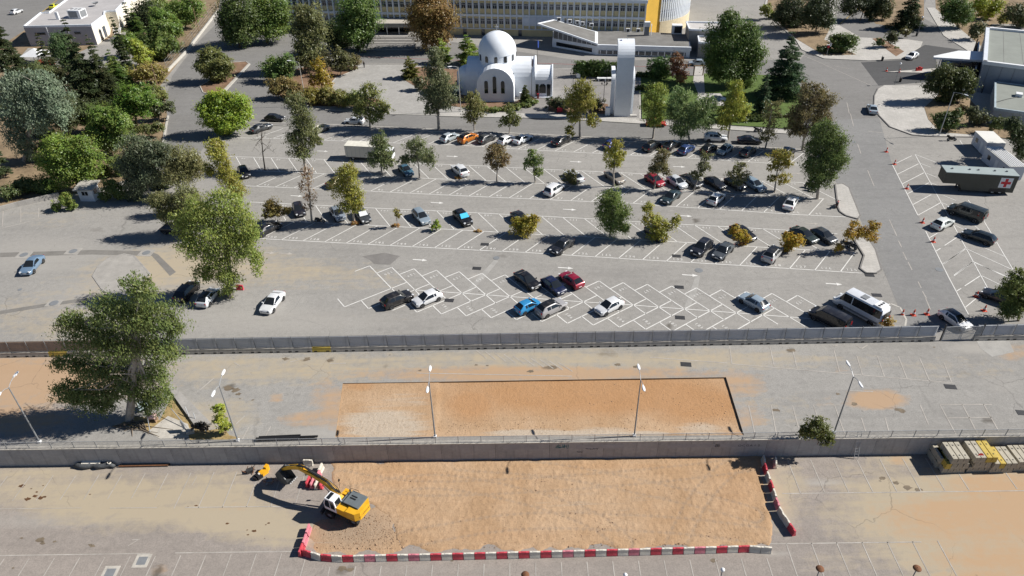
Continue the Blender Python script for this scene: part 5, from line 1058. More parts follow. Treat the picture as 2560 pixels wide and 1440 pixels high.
def crown(lobes, dens, leaf, droop=0.0, gap=.0, up=.9, clump=.26, per=26):
    """lobes: (centre, radii); clumps of small leaves spread through each lobe, thicker toward its skin"""
    P, Nn, A, T, Hh, S = [], [], [], [], [], []
    for c, r in lobes:
        c, r = np.array(c), np.array(r); area = 4*math.pi*((r[0]*r[1])**1.6/3+(r[0]*r[2])**1.6/3+(r[1]*r[2])**1.6/3)**(1/1.6)
        nl = max(40, int(area/(leaf*leaf*.5)*dens*DM)); nc = max(5, int(nl/per))
        d = unit(nc); rad = NR.uniform(.30, 1.0, nc)**.55
        lump = 1+.16*np.sin(d[:, 0]*4.1+c[0]*3)+.14*np.sin(d[:, 2]*5.3+d[:, 1]*3.7+c[2]*2)
        cc = c+d*r*(rad*lump)[:, None]
        cs = clump*r.mean()*NR.uniform(.6, 1.35, nc)
        ct = np.clip(NR.uniform(0, 1, nc)+NR.uniform(-.35, .35), 0, 1); ch_ = NR.uniform(0, 1, nc)
        k = np.repeat(np.arange(nc), per); g = NR.normal(size=(len(k), 3))*np.array([1, 1, .75])*.62
        p = cc[k]+g*cs[k][:, None]
        out = d[k]; nn = unit(len(k))*.85+out*1.3+np.array([.35, 0, up]); nn /= np.linalg.norm(nn, axis=1, keepdims=True)
        ax = np.cross(nn, unit(len(k)))
        if droop: ax = ax*(1-droop)+np.array([0, 0, -1])*droop+unit(len(k))*.2; p[:, 2] -= np.abs(NR.normal(size=len(k)))*droop*cs[k]*.8
        S.append(np.ones(len(p))); P.append(p); Nn.append(nn); A.append(ax); T.append(np.clip(ct[k]*.55+NR.uniform(0, .45, len(k)), 0, 1)); Hh.append(np.clip(ch_[k]*.6+NR.uniform(0, .4, len(k)), 0, 1))
        n2 = int(area/(leaf*leaf*5)*2.6*max(.1, 1-gap*4 if len(lobes) > 10 else 1-gap)); d = unit(n2); P.append(c+d*r*(NR.uniform(.08, 1, n2)**.5*.80)[:, None]); nn = unit(n2)+d*.5+np.array([0, 0, .4]); Nn.append(nn/np.linalg.norm(nn, axis=1, keepdims=True)); A.append(np.cross(nn, unit(n2))); S.append(np.full(n2, 1.7)); T.append(NR.uniform(0, .8, n2)); Hh.append(NR.uniform(0, 1, n2))
    P, Nn, A, T, Hh, S = map(np.concatenate, (P, Nn, A, T, Hh, S)); keep = P[:, 2] > .05
    if gap: keep &= NR.uniform(size=len(P)) > gap
    P, Nn, A, T, Hh, S = P[keep], Nn[keep], A[keep], T[keep], Hh[keep], S[keep]; n = len(P)
    ln = leaf*NR.uniform(.6, 1.35, n)*S; return leaf_mesh(P, Nn, A, ln*1.25, ln*(.62-.25*droop), T, Hh)
def limbs(base, top, tips, r0, lean=.0, bare=False):
    b = MB(); base, top = Vector(base), Vector(top); m1 = base.lerp(top, .35)+Vector((rnd.uniform(-.15, .15), rnd.uniform(-.15, .15), 0)); m2 = base.lerp(top, .7)+Vector((rnd.uniform(-.2, .2), rnd.uniform(-.2, .2), 0))
    b.tube([base-Vector((0, 0, .15)), base+Vector((0, 0, .12)), m1, m2, top], [r0*1.5, r0*1.08, r0*.82, r0*.6, r0*.22], 7)
    for t in tips:
        t = Vector(t); s = (m1, m2)[rnd.random() < .5].lerp(m2, rnd.uniform(0, .8)); L = (t-s).length
        e = s.lerp(t, .55)+Vector((rnd.uniform(-.12, .12), rnd.uniform(-.12, .12), -.06))*L; b.tube([s, s.lerp(e, .5)+Vector((0, 0, .06*L)), e, t], [r0*.42, r0*.3, r0*.2, r0*.05], 5)
        if bare or L > 2.5:
            for _ in range(3 if bare else 2):
                q = s.lerp(t, rnd.uniform(.35, .9)); d = Vector((rnd.uniform(-1, 1), rnd.uniform(-1, 1), rnd.uniform(.2, 1))).normalized()*L*.35; b.tube([q, q+d*.5+Vector((0, 0, .05)), q+d], [r0*.2, r0*.12, r0*.03], 4)
    return b
TREES = 0; DM = 3.2
def tree(name, label, cat, base, lobes, col, leaf=None, dens=.5, droop=.35, gap=0., bark='bark_pale', r0=None, group='trees', up=.9, clump=.26, z0=0., lsc=1.07, deep=.85):
    """base: photo pixel of the trunk foot; lobes: (u, v, ru, rv[, depth offset m]) of crown masses in photo pixels"""
    global TREES
    B = G(*base, z0); s = scale_at(B+Vector((0, 0, 3))); t = thing(name, label, cat, B, 0, group); L = []
    for lb_ in lobes:
        u, v, ru, rv = lb_[:4]; dy = lb_[4] if len(lb_) > 4 else NR.uniform(-.25, .25)*ru/s
        c = GY(u, v, B.y+dy); r = (ru/s*1.06*lsc, (ru+rv)/2/s*deep*lsc, rv/s*1.12*lsc); L.append((tuple(c-B), r))
    H = max(c[2]+r[2]*.3 for c, r in L); big = max(L, key=lambda q: q[1][0]*q[1][2]); r0 = r0 or max(.05, .016*H+.012*big[1][0])
    lf = (leaf or max(.20, min(.46, B.y*.0026)))*.9
    top = max(L, key=lambda q: q[0][2])[0]; topz = Vector(top)*1.0
    ob('trunk', limbs((0, 0, 0), topz, [c for c, r in L if c[2] > .6]+([tuple(np.array(c)+np.array(r)*.6*unit(1)[0]) for c, r in L] if len(L) < 10 else []), r0), M[bark], t)
    o = ob('crown', crown(L, dens, lf, droop, gap, up, clump), None, t, color=col); TREES += len(o.data.polygons)
    return t
def conifer(name, label, base, tipv, rpx, col, tiers=14, leaf=.34, cat='tree', droop=.35, shape=.85, z0=0., dens=1.0, group='trees', bark='bark', lowf=.1, tipu=None):
    global TREES
    B = G(*base, z0); H = height(B, tipv); s = scale_at(B+Vector((0, 0, H*.3))); Rb = rpx/s; t = thing(name, label, cat, B, 0, group)
    lean = Vector((0, 0, 0))
    b = MB().tube([(0, 0, -.15), (0, 0, H*.5), (0, 0, H*.98)], [.03*H**.9*.35+.1, .12, .03], 7); P, Nn, A, T, Hh = [], [], [], [], []
    for k in range(tiers):
        f = lowf+(1-lowf)*(k+NR.uniform(-.3, .3))/tiers; f = min(max(f, .02), .985); rr = Rb*(1-f)**shape+.12; nb_ = max(4, int(9*(1-f)+4))
        for j in range(nb_):
            a = NR.uniform(0, 6.283); L = rr*NR.uniform(.55, 1.2); d = np.array([math.cos(a), math.sin(a), 0]); n = max(6, int(L/leaf*20*dens)); q = NR.uniform(.12, 1, n)**.8
            drp = -droop*L*q**1.5+.1*L*q; p = np.array([0, 0, f*H])+d*(q*L)[:, None]; p[:, 2] += drp; w_ = (.10+.22*(1-q))*L
            p += NR.normal(size=(n, 3))*np.stack([w_, w_, w_*.35], 1)*.8
            P.append(p); nn = unit(n)*.7+np.array([.3, 0, .8])+d*.3; Nn.append(nn/np.linalg.norm(nn, axis=1, keepdims=True)); A.append(d+unit(n)*.6); T.append(np.clip(NR.uniform(0, .5)+NR.uniform(0, .5, n), 0, 1)); Hh.append(np.full(n, NR.uniform(0, 1)))
            if j % 3 == 0 and k % 2 == 0: b.tube([(0, 0, f*H), tuple(np.array([0, 0, f*H-droop*L*.5])+d*L*.8)], [.05, .015], 4)
    P, Nn, A, T, Hh = map(np.concatenate, (P, Nn, A, T, Hh)); k = P[:, 2] > .05; P, Nn, A, T, Hh = P[k], Nn[k], A[k], T[k], Hh[k]
    ln = leaf*NR.uniform(.6, 1.3, len(P)); ob('trunk', b, M[bark], t); o = ob('crown', leaf_mesh(P, Nn, A, ln*1.3, ln*.55, T, Hh), None, t, color=col); TREES += len(P); return t
# foliage colours (albedo)
OL, EU, GR, YG, DK, YE, BG, BR, PI = (.088, .105, .036), (.085, .108, .045), (.075, .125, .028), (.145, .185, .035), (.030, .042, .018), (.20, .175, .026), (.10, .135, .085), (.125, .105, .04), (.055, .095, .024)
def sh(label, base, lobes, col, **k): k.setdefault('droop', .1); k.setdefault('r0', .04); k.setdefault('group', 'shrubs'); k.setdefault('bark', 'bark'); nm = k.pop('name', 'shrub'); return tree(nm, label, k.pop('cat', 'shrub'), base, lobes, col, **k)
def tr(label, base, lobes, col, **k): return tree(k.pop('name', 'tree'), label, 'tree', base, lobes, col, **k)
# two big eucalyptus in the open yard
tr('huge olive-green eucalyptus with pale trunk rising beside the wall railing', (325, 1048), [(275, 775, 60, 45), (350, 720, 45, 38), (390, 790, 70, 45), (215, 830, 70, 48), (175, 800, 40, 26), (300, 850, 80, 55), (400, 870, 55, 50), (430, 815, 32, 28), (170, 905, 48, 26), (230, 920, 60, 45), (215, 985, 60, 42), (170, 975, 45, 40), (300, 930, 70, 50), (385, 935, 50, 42), (400, 990, 40, 40), (365, 1010, 30, 28), (345, 790, 45, 40), (255, 1010, 35, 25), (318, 968, 44, 34), (275, 985, 36, 30), (350, 985, 28, 26)], (.078, .108, .034), leaf=.25, dens=.44, droop=.6, gap=.09, name='eucalyptus_tree', r0=.46, clump=.30, lsc=.87)
tr('big yellow-green eucalyptus standing over the parked cars in the open yard', (578, 742), [(560, 505, 55, 40), (500, 530, 45, 42), (465, 560, 42, 40), (600, 545, 48, 42), (545, 575, 65, 48), (480, 610, 45, 36), (540, 640, 55, 46), (605, 610, 48, 50), (640, 650, 22, 40), (510, 680, 36, 30), (570, 690, 40, 30), (570, 725, 24, 22), (625, 580, 30, 30)], (.135, .175, .045), leaf=.28, dens=.36, droop=.55, gap=.09, name='eucalyptus_tree', r0=.36, clump=.29, lsc=.87)
# grove
conifer('cedar_tree', 'dark cedar at the corner of the low white building', (28, 158), 30, 32, DK, 16)
conifer('cypress_tree', 'dark slim cypress leaning beside the white canopy tent', (33, 208), 92, 16, DK, 18, shape=.5, lowf=.03)
conifer('cedar_tree', 'ragged dark cedar before the white canopy tent', (58, 200), 105, 28, DK, 14)
conifer('cedar_tree', 'slender dark cedar with thin tip in front of the canopy tent', (150, 236), 78, 36, (.036, .045, .02), 18)
tr('drooping green pine in front of the clinic wall painted shade-grey', (160, 195), [(148, 105, 24, 24), (165, 130, 22, 26), (175, 165, 20, 22), (140, 125, 18, 20)], (.05, .085, .035), droop=.7, bark='bark', group='trees')
conifer('cedar_tree', 'tallest dark cedar in front of the clinic corner', (236, 265), 38, 46, DK, 22)
conifer('cedar_tree', 'dark cedar with forked top beside the tallest one', (276, 258), 80, 42, DK, 18)
conifer('cypress_tree', 'narrow dark cypress by the clinic side wall', (326, 192), 36, 13, DK, 22, shape=.45, lowf=.03)
conifer('cypress_tree', 'narrow cypress at the far end of the clinic wall', (338, 98), 0, 12, DK, 18, shape=.45, lowf=.03)
conifer('pine_tree', 'dark green pine behind the narrow cypresses', (352, 100), 18, 26, PI, 12)
tr('dark bushy pine by the far end of the clinic', (375, 70), [(365, 25, 30, 24), (345, 55, 26, 20), (390, 40, 26, 26)], DK, droop=.2, bark='bark')
tr('bright green broad tree along the wire fence', (425, 112), [(410, 55, 26, 22), (435, 70, 24, 22), (415, 88, 26, 18), (395, 40, 22, 18)], GR, droop=.15, bark='bark')
tr('mid-green tree against the wire fence corner', (410, 150), [(405, 118, 28, 20), (430, 112, 20, 18), (395, 138, 24, 14)], (.075, .115, .03), droop=.15, bark='bark')
tr('yellow-green tree between the pines and the wire fence', (350, 165), [(345, 125, 20, 22), (355, 142, 22, 18), (340, 110, 14, 14)], YG, droop=.2, bark='bark')
tr('green tree behind the yellow-green one in the grove', (325, 145), [(322, 100, 26, 18), (300, 110, 20, 18)], GR, droop=.2, bark='bark')
tr('leafy green tree where the wire fence ends at the lane', (462, 72), [(455, 25, 34, 22), (435, 30, 26, 20), (480, 15, 30, 20), (470, 45, 22, 16)], GR, droop=.15, bark='bark')
sh('straggly yellowing shrub under the utility pole', (380, 208), [(365, 178, 26, 20), (395, 180, 20, 22), (345, 190, 18, 14)], (.17, .16, .045), gap=.25)
tr('large silvery blue-green eucalyptus in the grove', (62, 404), [(40, 215, 42, 28), (100, 205, 45, 26), (60, 250, 55, 32), (125, 240, 42, 30), (145, 275, 32, 30), (35, 290, 36, 26), (95, 290, 40, 30), (50, 340, 30, 32), (70, 370, 24, 26)], (.115, .15, .10), droop=.5, leaf=.4, dens=.42, name='eucalyptus_tree', r0=.4)
tr('dark olive tree leaning beside the silvery eucalyptus', (172, 338), [(160, 262, 26, 24), (170, 295, 24, 26), (155, 310, 22, 18)], (.055, .07, .03), droop=.3, bark='bark')
tr('bright round-crowned umbrella pine in the grove', (345, 332), [(330, 235, 36, 24), (360, 245, 28, 26), (310, 258, 26, 20), (340, 270, 36, 22)], (.06, .115, .02), droop=.05, bark='bark', name='umbrella_pine', r0=.22)
tr('leafy green tree in the grove before the umbrella pine', (272, 388), [(255, 290, 30, 24), (295, 300, 30, 24), (240, 330, 28, 26), (285, 340, 36, 26), (265, 360, 28, 18)], GR, droop=.15, bark='bark')
tr('broad bright green tree overhanging the guard hut', (192, 478), [(150, 370, 40, 26), (195, 360, 38, 24), (125, 405, 30, 28), (170, 410, 46, 34), (215, 400, 34, 30), (160, 445, 38, 22), (205, 435, 30, 20)], (.085, .135, .026), droop=.15, bark='bark', dens=.45)
tr('grey-green eucalyptus to the right of the guard hut', (375, 500), [(345, 370, 44, 28), (390, 380, 36, 30), (325, 415, 36, 32), (370, 425, 44, 36), (340, 455, 34, 26), (335, 485, 22, 16)], (.07, .088, .05), droop=.5, name='eucalyptus_tree', dens=.5)
tr('olive eucalyptus with forked pale trunk beside the grey-green one', (458, 495), [(430, 395, 30, 28), (468, 405, 36, 34), (445, 430, 40, 26), (492, 410, 18, 28)], (.105, .11, .045), droop=.5, gap=.1, name='eucalyptus_tree')
tr('slim yellow-green eucalyptus at the end of the first parking rows', (600, 530), [(540, 375, 24, 24), (555, 405, 20, 24), (570, 440, 24, 26), (590, 470, 24, 24), (525, 425, 14, 16), (545, 355, 12, 10)], (.16, .17, .035), droop=.5, gap=.12, name='eucalyptus_tree')
sh('dark hedge bush on the verge by the lane', (405, 300), [(395, 262, 22, 14), (420, 268, 20, 14), (385, 280, 16, 12)], (.05, .065, .03))
sh('low green bush at the foot of the umbrella pine', (375, 345), [(365, 322, 26, 12), (395, 315, 18, 10)], (.07, .085, .03))
sh('green scrub on the grove bank below the broad green tree', (300, 440), [(285, 405, 22, 14), (255, 425, 26, 16), (300, 425, 18, 14)], (.07, .10, .03))
sh('leafy scrub right of the guard hut', (275, 500), [(280, 468, 24, 20), (300, 480, 22, 18), (262, 490, 16, 12)], (.075, .105, .03))
sh('green sucker shoots left of the guard hut', (165, 525), [(165, 495, 16, 16), (140, 515, 14, 10), (180, 512, 14, 10)], (.09, .13, .03))
sh('round green bush on the low concrete wall', (20, 498), [(20, 478, 26, 14)], (.06, .085, .03))
conifer('cedar_tree', 'dark cedar on the slope behind the low concrete wall', (12, 445), 300, 26, DK, 12)
for u, v, l in ((90, 300, 'dark bush under the silvery eucalyptus'), (215, 250, 'dark undergrowth bush below the tallest cedar'), (110, 330, 'olive bush behind the broad green tree')): sh(l, (u, v+12), [(u-12, v, 20, 14), (u+12, v+3, 20, 13)], (.055, .07, .028))
for u, v, w_, c, l in ((70, 250, 30, 'DK', 'dark cedar behind the silvery eucalyptus'), (205, 300, 26, 'DK', 'short dark cedar below the tallest cedar'), (130, 300, 22, 'DK', 'squat dark cedar between silvery eucalyptus and green tree'), (20, 280, 24, 'DK', 'dark cedar at the back of the silvery eucalyptus'), (300, 215, 26, 'PI', 'bushy green pine below the narrow cypress')):
    conifer('cedar_tree', l, (u, v), v-95, w_+8, DK if c == 'DK' else PI, 13)
for u, v, w_, c, l in ((385, 230, 26, (.10, .12, .035), 'yellowish green bush at the grove edge under the utility pole'), (370, 105, 24, (.06, .09, .028), 'green tree between the cypresses and the wire fence'), (290, 175, 24, (.10, .13, .03), 'light green shrub below the clinic side stairs'), (440, 40, 28, (.07, .11, .03), 'leafy tree above the wire fence near the lane'), (335, 400, 26, (.07, .09, .035), 'green shrub on the bank under the grey-green eucalyptus'), (110, 460, 30, (.07, .10, .028), 'leafy bush behind the low concrete wall'), (60, 460, 26, (.06, .085, .03), 'dark leafy bush at the end of the low concrete wall'), (400, 450, 26, (.075, .09, .04), 'grey-green bush beneath the olive eucalyptus'), (245, 230, 22, (.05, .065, .028), 'dark undergrowth between the cedars'), (350, 45, 24, (.05, .08, .025), 'dark green tree beside the far cypress'), (395, 15, 28, (.08, .12, .03), 'bright green tree at the far end of the wire fence'), (320, 310, 18, (.06, .085, .03), 'small bush beside the umbrella pine trunk')):
    sh(l, (u, v+22), [(u, v, w_, 18), (u-12, v+8, w_*.7, 13), (u+14, v+7, w_*.7, 13)], c)
tr('bright green spreading tree at the start of the first parking row', (560, 338), [(540, 245, 34, 18), (580, 250, 34, 18), (520, 272, 34, 20), (560, 275, 46, 26), (600, 275, 32, 22), (545, 300, 40, 22), (585, 305, 38, 20), (560, 322, 28, 12)], (.125, .185, .026), droop=.15, bark='bark', dens=.55)
tr('bushy olive tree on the kerbed traffic island', (537, 206), [(530, 145, 32, 24), (555, 158, 24, 26), (510, 165, 24, 22), (540, 178, 34, 22)], (.085, .10, .032), droop=.1, bark='bark', dens=.6)
tr('olive eucalyptus crowding behind the big yellow-green one', (490, 592), [(398, 500, 30, 22), (435, 512, 36, 26), (470, 492, 34, 28), (418, 538, 28, 14), (500, 530, 30, 26), (455, 545, 30, 18)], (.10, .11, .045), droop=.5, gap=.1, name='eucalyptus_tree')
for i, (u, v, w_, h_, c, l) in enumerate(((95, 215, 30, 55, (.06, .08, .03), 'dense dark tree between the canopy tent and silvery eucalyptus'), (205, 205, 26, 50, (.045, .06, .026), 'dense dark tree filling the gap between the cedars'), (275, 300, 26, 40, (.075, .11, .028), 'leafy tree behind the umbrella pine'), (225, 300, 24, 40, (.055, .075, .03), 'dark leafy tree beside the leaning olive tree'), (395, 95, 24, 40, (.065, .10, .028), 'green tree behind the bright one along the wire fence'), (130, 370, 28, 40, (.07, .10, .03), 'leafy tree under the silvery eucalyptus edge'), (305, 330, 22, 34, (.07, .10, .03), 'leafy tree left of the umbrella pine trunk'), (440, 350, 0, 0, GR, ''))):
    if w_: tr(l, (u, v+30), [(u, v-h_*.6, w_, h_*.45), (u-14, v-h_*.1, w_*.85, h_*.4), (u+14, v-h_*.05, w_*.85, h_*.4)], c, droop=.2, bark='bark')
# top middle
tr('dense dark tree beside the shaded lane by the yellow block', (600, 118), [(590, 20, 40, 30), (575, 55, 34, 30), (615, 60, 36, 34), (590, 90, 34, 18)], (.055, .085, .025), droop=.1, bark='bark', dens=.55)
tr('tall bright leafy tree left of the yellow block', (668, 108), [(665, 15, 44, 28), (690, 45, 34, 30), (650, 50, 34, 30), (675, 75, 34, 18)], (.075, .12, .028), droop=.1, bark='bark', dens=.55)
tr('olive eucalyptus between plaza bed and yellow block', (772, 182), [(765, 35, 34, 22), (760, 75, 36, 28), (790, 75, 26, 30), (770, 120, 38, 30), (765, 150, 30, 20)], (.09, .10, .04), droop=.3)
tr('dense green tree left of the entrance steps', (895, 126), [(895, 15, 42, 26), (880, 50, 36, 28), (915, 55, 32, 30), (895, 90, 40, 24)], (.065, .11, .028), droop=.1, bark='bark', dens=.6)
tr('dark green tree behind the plaza bed', (835, 118), [(830, 85, 34, 26), (855, 100, 28, 18)], (.05, .07, .025), droop=.2, bark='bark')
tr('russet-brown broad tree right of the entrance steps', (1080, 126), [(1075, 15, 50, 28), (1050, 45, 32, 26), (1105, 45, 34, 28), (1075, 70, 46, 28), (1085, 98, 36, 16)], (.15, .115, .035), droop=.1, bark='bark', dens=.6)
sh('rounded green shrub behind the single-arm lamp post', (700, 206), [(685, 165, 32, 20), (712, 158, 24, 18), (700, 185, 36, 14)], (.065, .11, .03), dens=.6)
sh('brownish olive shrub at the tip of the planted bed', (712, 246), [(705, 212, 34, 20), (735, 222, 24, 16), (690, 225, 20, 12)], (.13, .115, .04))
tr('thin bright yellow tree on the planted bed', (805, 225), [(795, 165, 14, 20), (810, 190, 16, 18), (790, 200, 18, 12), (822, 210, 12, 12)], YE, droop=.2, gap=.25, bark='bark')
for u, v, w_, l, c in ((780, 236, 24, 'yellow-olive hedge bush by the lamp post on the bed', (.16, .15, .035)), (815, 238, 26, 'olive hedge bush in the middle of the bed hedge', (.125, .125, .035)), (852, 243, 22, 'hedge bush between plaza and road', (.12, .13, .04)), (888, 248, 20, 'green hedge bush near the plaza end of the bed', (.095, .12, .035))): sh(l, (u, v+26), [(u, v, w_, 20), (u+10, v+10, w_*.8, 14)], c)
tr('small olive tree at the plaza end of the bed hedge', (925, 322), [(925, 225, 24, 18), (905, 245, 22, 14), (945, 262, 26, 16), (905, 275, 26, 14), (935, 290, 26, 14), (960, 272, 16, 12)], (.11, .13, .04), gap=.2, droop=.3)
tr('small dark olive tree on the bare bed', (852, 190), [(850, 140, 22, 18), (840, 160, 20, 14), (865, 158, 20, 14)], (.07, .075, .03), gap=.1)
sh('bushy brown-green shrub at the plaza corner', (886, 176), [(885, 152, 18, 16)], (.09, .085, .035)); sh('dark shrub behind the bare bed', (815, 172), [(812, 148, 18, 16)], (.06, .06, .03))
conifer('cypress_bush', 'fat cone-shaped cypress on the plaza', (1027, 196), 140, 21, (.075, .085, .022), 12, shape=.4, cat='tree', lowf=.02, droop=.1)
tr('tall slim eucalyptus with white trunk beside the church', (1097, 326), [(1092, 140, 20, 20), (1088, 175, 26, 24), (1100, 205, 32, 26), (1088, 235, 30, 26), (1110, 250, 26, 22), (1078, 270, 18, 16)], (.085, .10, .05), droop=.5, gap=.08, name='eucalyptus_tree')
conifer('pine_tree', 'light green young pine left of the church dome', (1108, 158), 92, 28, (.11, .16, .03), 10, droop=.1, shape=.6)
conifer('pine_tree', 'light green pine behind the church apse', (1172, 162), 82, 32, (.10, .15, .03), 11, droop=.1, shape=.6)
sh('grey-green shrub between plaza and church', (1052, 228), [(1050, 207, 20, 14)], (.075, .085, .04)); sh('bluish spiky shrub at the church corner', (1140, 245), [(1135, 225, 14, 14)], (.11, .14, .12)); sh('dark bush on the plaza edge under the slim eucalyptus', (1108, 245), [(1115, 228, 14, 12)], (.06, .07, .03))
for i, (u, v) in enumerate(((1180, 268), (1205, 272), (1235, 274), (1262, 272), (1288, 268), (1312, 262), (1328, 254))): sh('clipped green hedge piece curving round the church bed', (u, v+7), [(u, v, 17, 6)], (.075, .105, .03), group='clipped hedge round the church bed', dens=.7, name='hedge')
conifer('cypress_bush', 'small cone cypress beside the church nave', (1313, 258), 211, 13, (.05, .065, .02), 12, shape=.6, cat='tree', lowf=.02, droop=.1)
sh('dark round shrub beside the porch path', (1392, 274), [(1388, 256, 20, 15)], (.05, .06, .03)); sh('silvery shrub beside the dark round one', (1420, 276), [(1415, 260, 18, 13)], (.09, .11, .07)); sh('dark shrub between lantern and bell tower', (1500, 276), [(1495, 262, 18, 14)], (.05, .055, .03))
for i in range(5): u = 1453+i*22; sh('tall clipped green hedge behind the stone table', (u, 192+i*.8), [(u, 168+i*.8, 17, 17), (u+8, 178+i*.8, 15, 14)], (.048, .082, .022), group='tall hedge behind the stone table', dens=1.5, name='hedge', deep=.6)
sh('rounded dark green shrub right of the bell tower', (1650, 196), [(1650, 163, 26, 22), (1645, 180, 24, 14)], (.04, .08, .022), dens=.7); sh('reddish sparse shrub tree in the garden', (1692, 205), [(1690, 150, 16, 18), (1695, 172, 22, 20), (1705, 192, 18, 14)], (.12, .07, .03), gap=.3)
for u0, u1, v, l in ((1600, 1660, 186, 'low clipped hedge strip on the lawn by the tower'), (1600, 1650, 220, 'second clipped hedge strip on the lawn'), (1830, 1990, 290, 'low hedge at the front of the conifer lawn'), (1760, 1900, 300, 'dark clipped hedge along the pavement')):
    n_ = int((u1-u0)/20)+1; sh(l, ((u0+u1)/2, v+5), [(u0+(u1-u0)*i/(n_-1), v, 13, 6) for i in range(n_)], (.045, .065, .02), name='hedge', dens=.8)
# street row
def eu(label, base, lobes, col=(.10, .115, .042), **k): k.setdefault('droop', .5); k.setdefault('gap', .12); k.setdefault('dens', .42); k.setdefault('group', 'young eucalyptus in the car park'); return tree('eucalyptus_tree', label, 'tree', base, lobes, col, **k)
eu('tall sparse eucalyptus with long bare trunk in the second parking row', (765, 428), [(740, 255, 26, 20), (752, 285, 26, 20), (762, 315, 34, 24), (745, 345, 30, 22), (780, 345, 20, 18), (755, 378, 28, 16), (795, 350, 10, 12)], (.095, .11, .045))
eu('slender pale eucalyptus on the kerb in front of the church', (1186, 328), [(1180, 245, 20, 16), (1190, 270, 26, 20), (1180, 292, 22, 12)], (.12, .125, .045))
eu('small eucalyptus on the kerb in front of the church hedge', (1273, 335), [(1275, 272, 18, 14), (1285, 295, 20, 14), (1265, 300, 18, 12)], (.10, .12, .04))
eu('yellow-green eucalyptus in front of the church yard', (1449, 346), [(1455, 220, 28, 20), (1440, 250, 32, 24), (1468, 255, 26, 22), (1435, 290, 20, 16), (1482, 300, 20, 14), (1425, 325, 14, 12)], (.145, .15, .032))
eu('bright green kerbside tree over the red car', (1632, 346), [(1640, 230, 26, 20), (1628, 260, 24, 24), (1648, 270, 20, 18), (1638, 298, 24, 16)], (.13, .17, .04))
eu('broad feathery green pepper tree on the kerb', (1725, 358), [(1700, 240, 26, 20), (1690, 275, 28, 24), (1735, 275, 38, 26), (1770, 260, 24, 20), (1720, 305, 40, 22), (1765, 300, 26, 18), (1700, 325, 22, 14)], (.095, .14, .055), dens=.5)
eu('yellow-green kerbside tree above the white SUV', (1819, 352), [(1840, 215, 18, 16), (1838, 245, 26, 20), (1825, 275, 32, 20), (1850, 280, 22, 18), (1815, 300, 22, 16)], (.155, .18, .035))
eu('sparse thin leaning tree behind the black street sedan', (1913, 372), [(1930, 270, 20, 20), (1925, 310, 18, 20), (1920, 340, 22, 16)], (.10, .10, .04), gap=.4)
eu('large brownish eucalyptus at the street corner', (2005, 378), [(2030, 225, 30, 20), (2060, 255, 30, 26), (2020, 265, 36, 26), (1995, 290, 30, 24), (2050, 295, 30, 20), (1985, 320, 22, 16), (2015, 325, 24, 16)], (.105, .095, .042), dens=.4)
eu('large dense dark green eucalyptus at the end of the parking rows', (2043, 497), [(2060, 325, 34, 24), (2085, 355, 34, 28), (2050, 365, 36, 28), (2075, 395, 40, 28), (2040, 410, 32, 28), (2060, 440, 32, 22), (2095, 400, 24, 24), (2035, 455, 18, 18)], (.065, .095, .03), dens=.5, gap=.04)
# trees in the rows
def bare(label, base, tips, col=None):
    B = G(*base); t = thing('bare_tree', label, 'tree', B, 0, 'young eucalyptus in the car park'); T_ = [tuple(GY(u, v, B.y+rnd.uniform(-.8, .8))-B) for u, v in tips]; ob('trunk', limbs((0, 0, 0), T_[0], T_, .13, bare=True), M['bark'], t); return t
bare('leafless grey tree in the second parking row', (663, 425), [(652, 312), (628, 350), (640, 335), (665, 325), (678, 345), (682, 360), (630, 380), (690, 385), (645, 395), (660, 340)])
tbr = eu('nearly bare brown-leaved tree among the third parking row', (780, 556), [(768, 430, 18, 20), (762, 460, 18, 20), (778, 490, 18, 16), (770, 515, 16, 10)], (.15, .11, .055), gap=.72)
eu('rounded eucalyptus beside the white box truck', (955, 435), [(945, 350, 22, 18), (960, 375, 26, 22), (940, 395, 20, 18), (968, 405, 20, 16)], (.09, .115, .048), dens=.5)
eu('open-crowned eucalyptus over the teal car', (1049, 445), [(1040, 362, 26, 16), (1060, 385, 26, 18), (1025, 395, 24, 14), (1072, 400, 16, 14), (1008, 400, 12, 10)], (.09, .11, .05))
eu('yellow-green tree over the gold and sunshade cars', (886, 559), [(868, 430, 28, 20), (865, 465, 34, 24), (885, 490, 26, 20), (868, 515, 22, 14), (895, 515, 14, 12)], (.155, .165, .032), dens=.5)
eu('brownish small eucalyptus in the second row with bare bays around', (1242, 454), [(1240, 372, 24, 14), (1225, 395, 16, 14), (1258, 395, 20, 16), (1245, 412, 20, 10)], (.125, .105, .045))
eu('small green sapling tree in the second row', (1338, 457), [(1330, 382, 12, 12), (1345, 402, 18, 14), (1325, 408, 16, 12), (1345, 428, 16, 10)], (.09, .13, .04))
sh('twiggy dark bush in front of the white sedan', (1434, 463), [(1425, 438, 18, 14), (1432, 452, 14, 10)], (.08, .085, .03), gap=.25)
eu('slim yellow-green eucalyptus over the beige sedan', (1534, 466), [(1540, 362, 18, 14), (1525, 385, 20, 16), (1548, 390, 18, 16), (1535, 410, 18, 10)], (.19, .20, .04))
eu('dense rounded green tree in the third row', (1524, 596), [(1530, 495, 28, 20), (1512, 525, 24, 24), (1550, 530, 26, 26), (1530, 555, 32, 24), (1560, 570, 16, 14)], (.085, .125, .035), dens=.5, gap=.04)
eu('olive-brown slim tree over the red hatchback', (1635, 473), [(1655, 388, 18, 16), (1648, 410, 22, 18), (1665, 425, 12, 12), (1632, 425, 12, 12)], (.11, .105, .045))
eu('leaning sparse tree between the black cars', (1733, 479), [(1765, 392, 14, 12), (1760, 415, 18, 14), (1745, 435, 18, 12)], (.09, .10, .045), gap=.25)
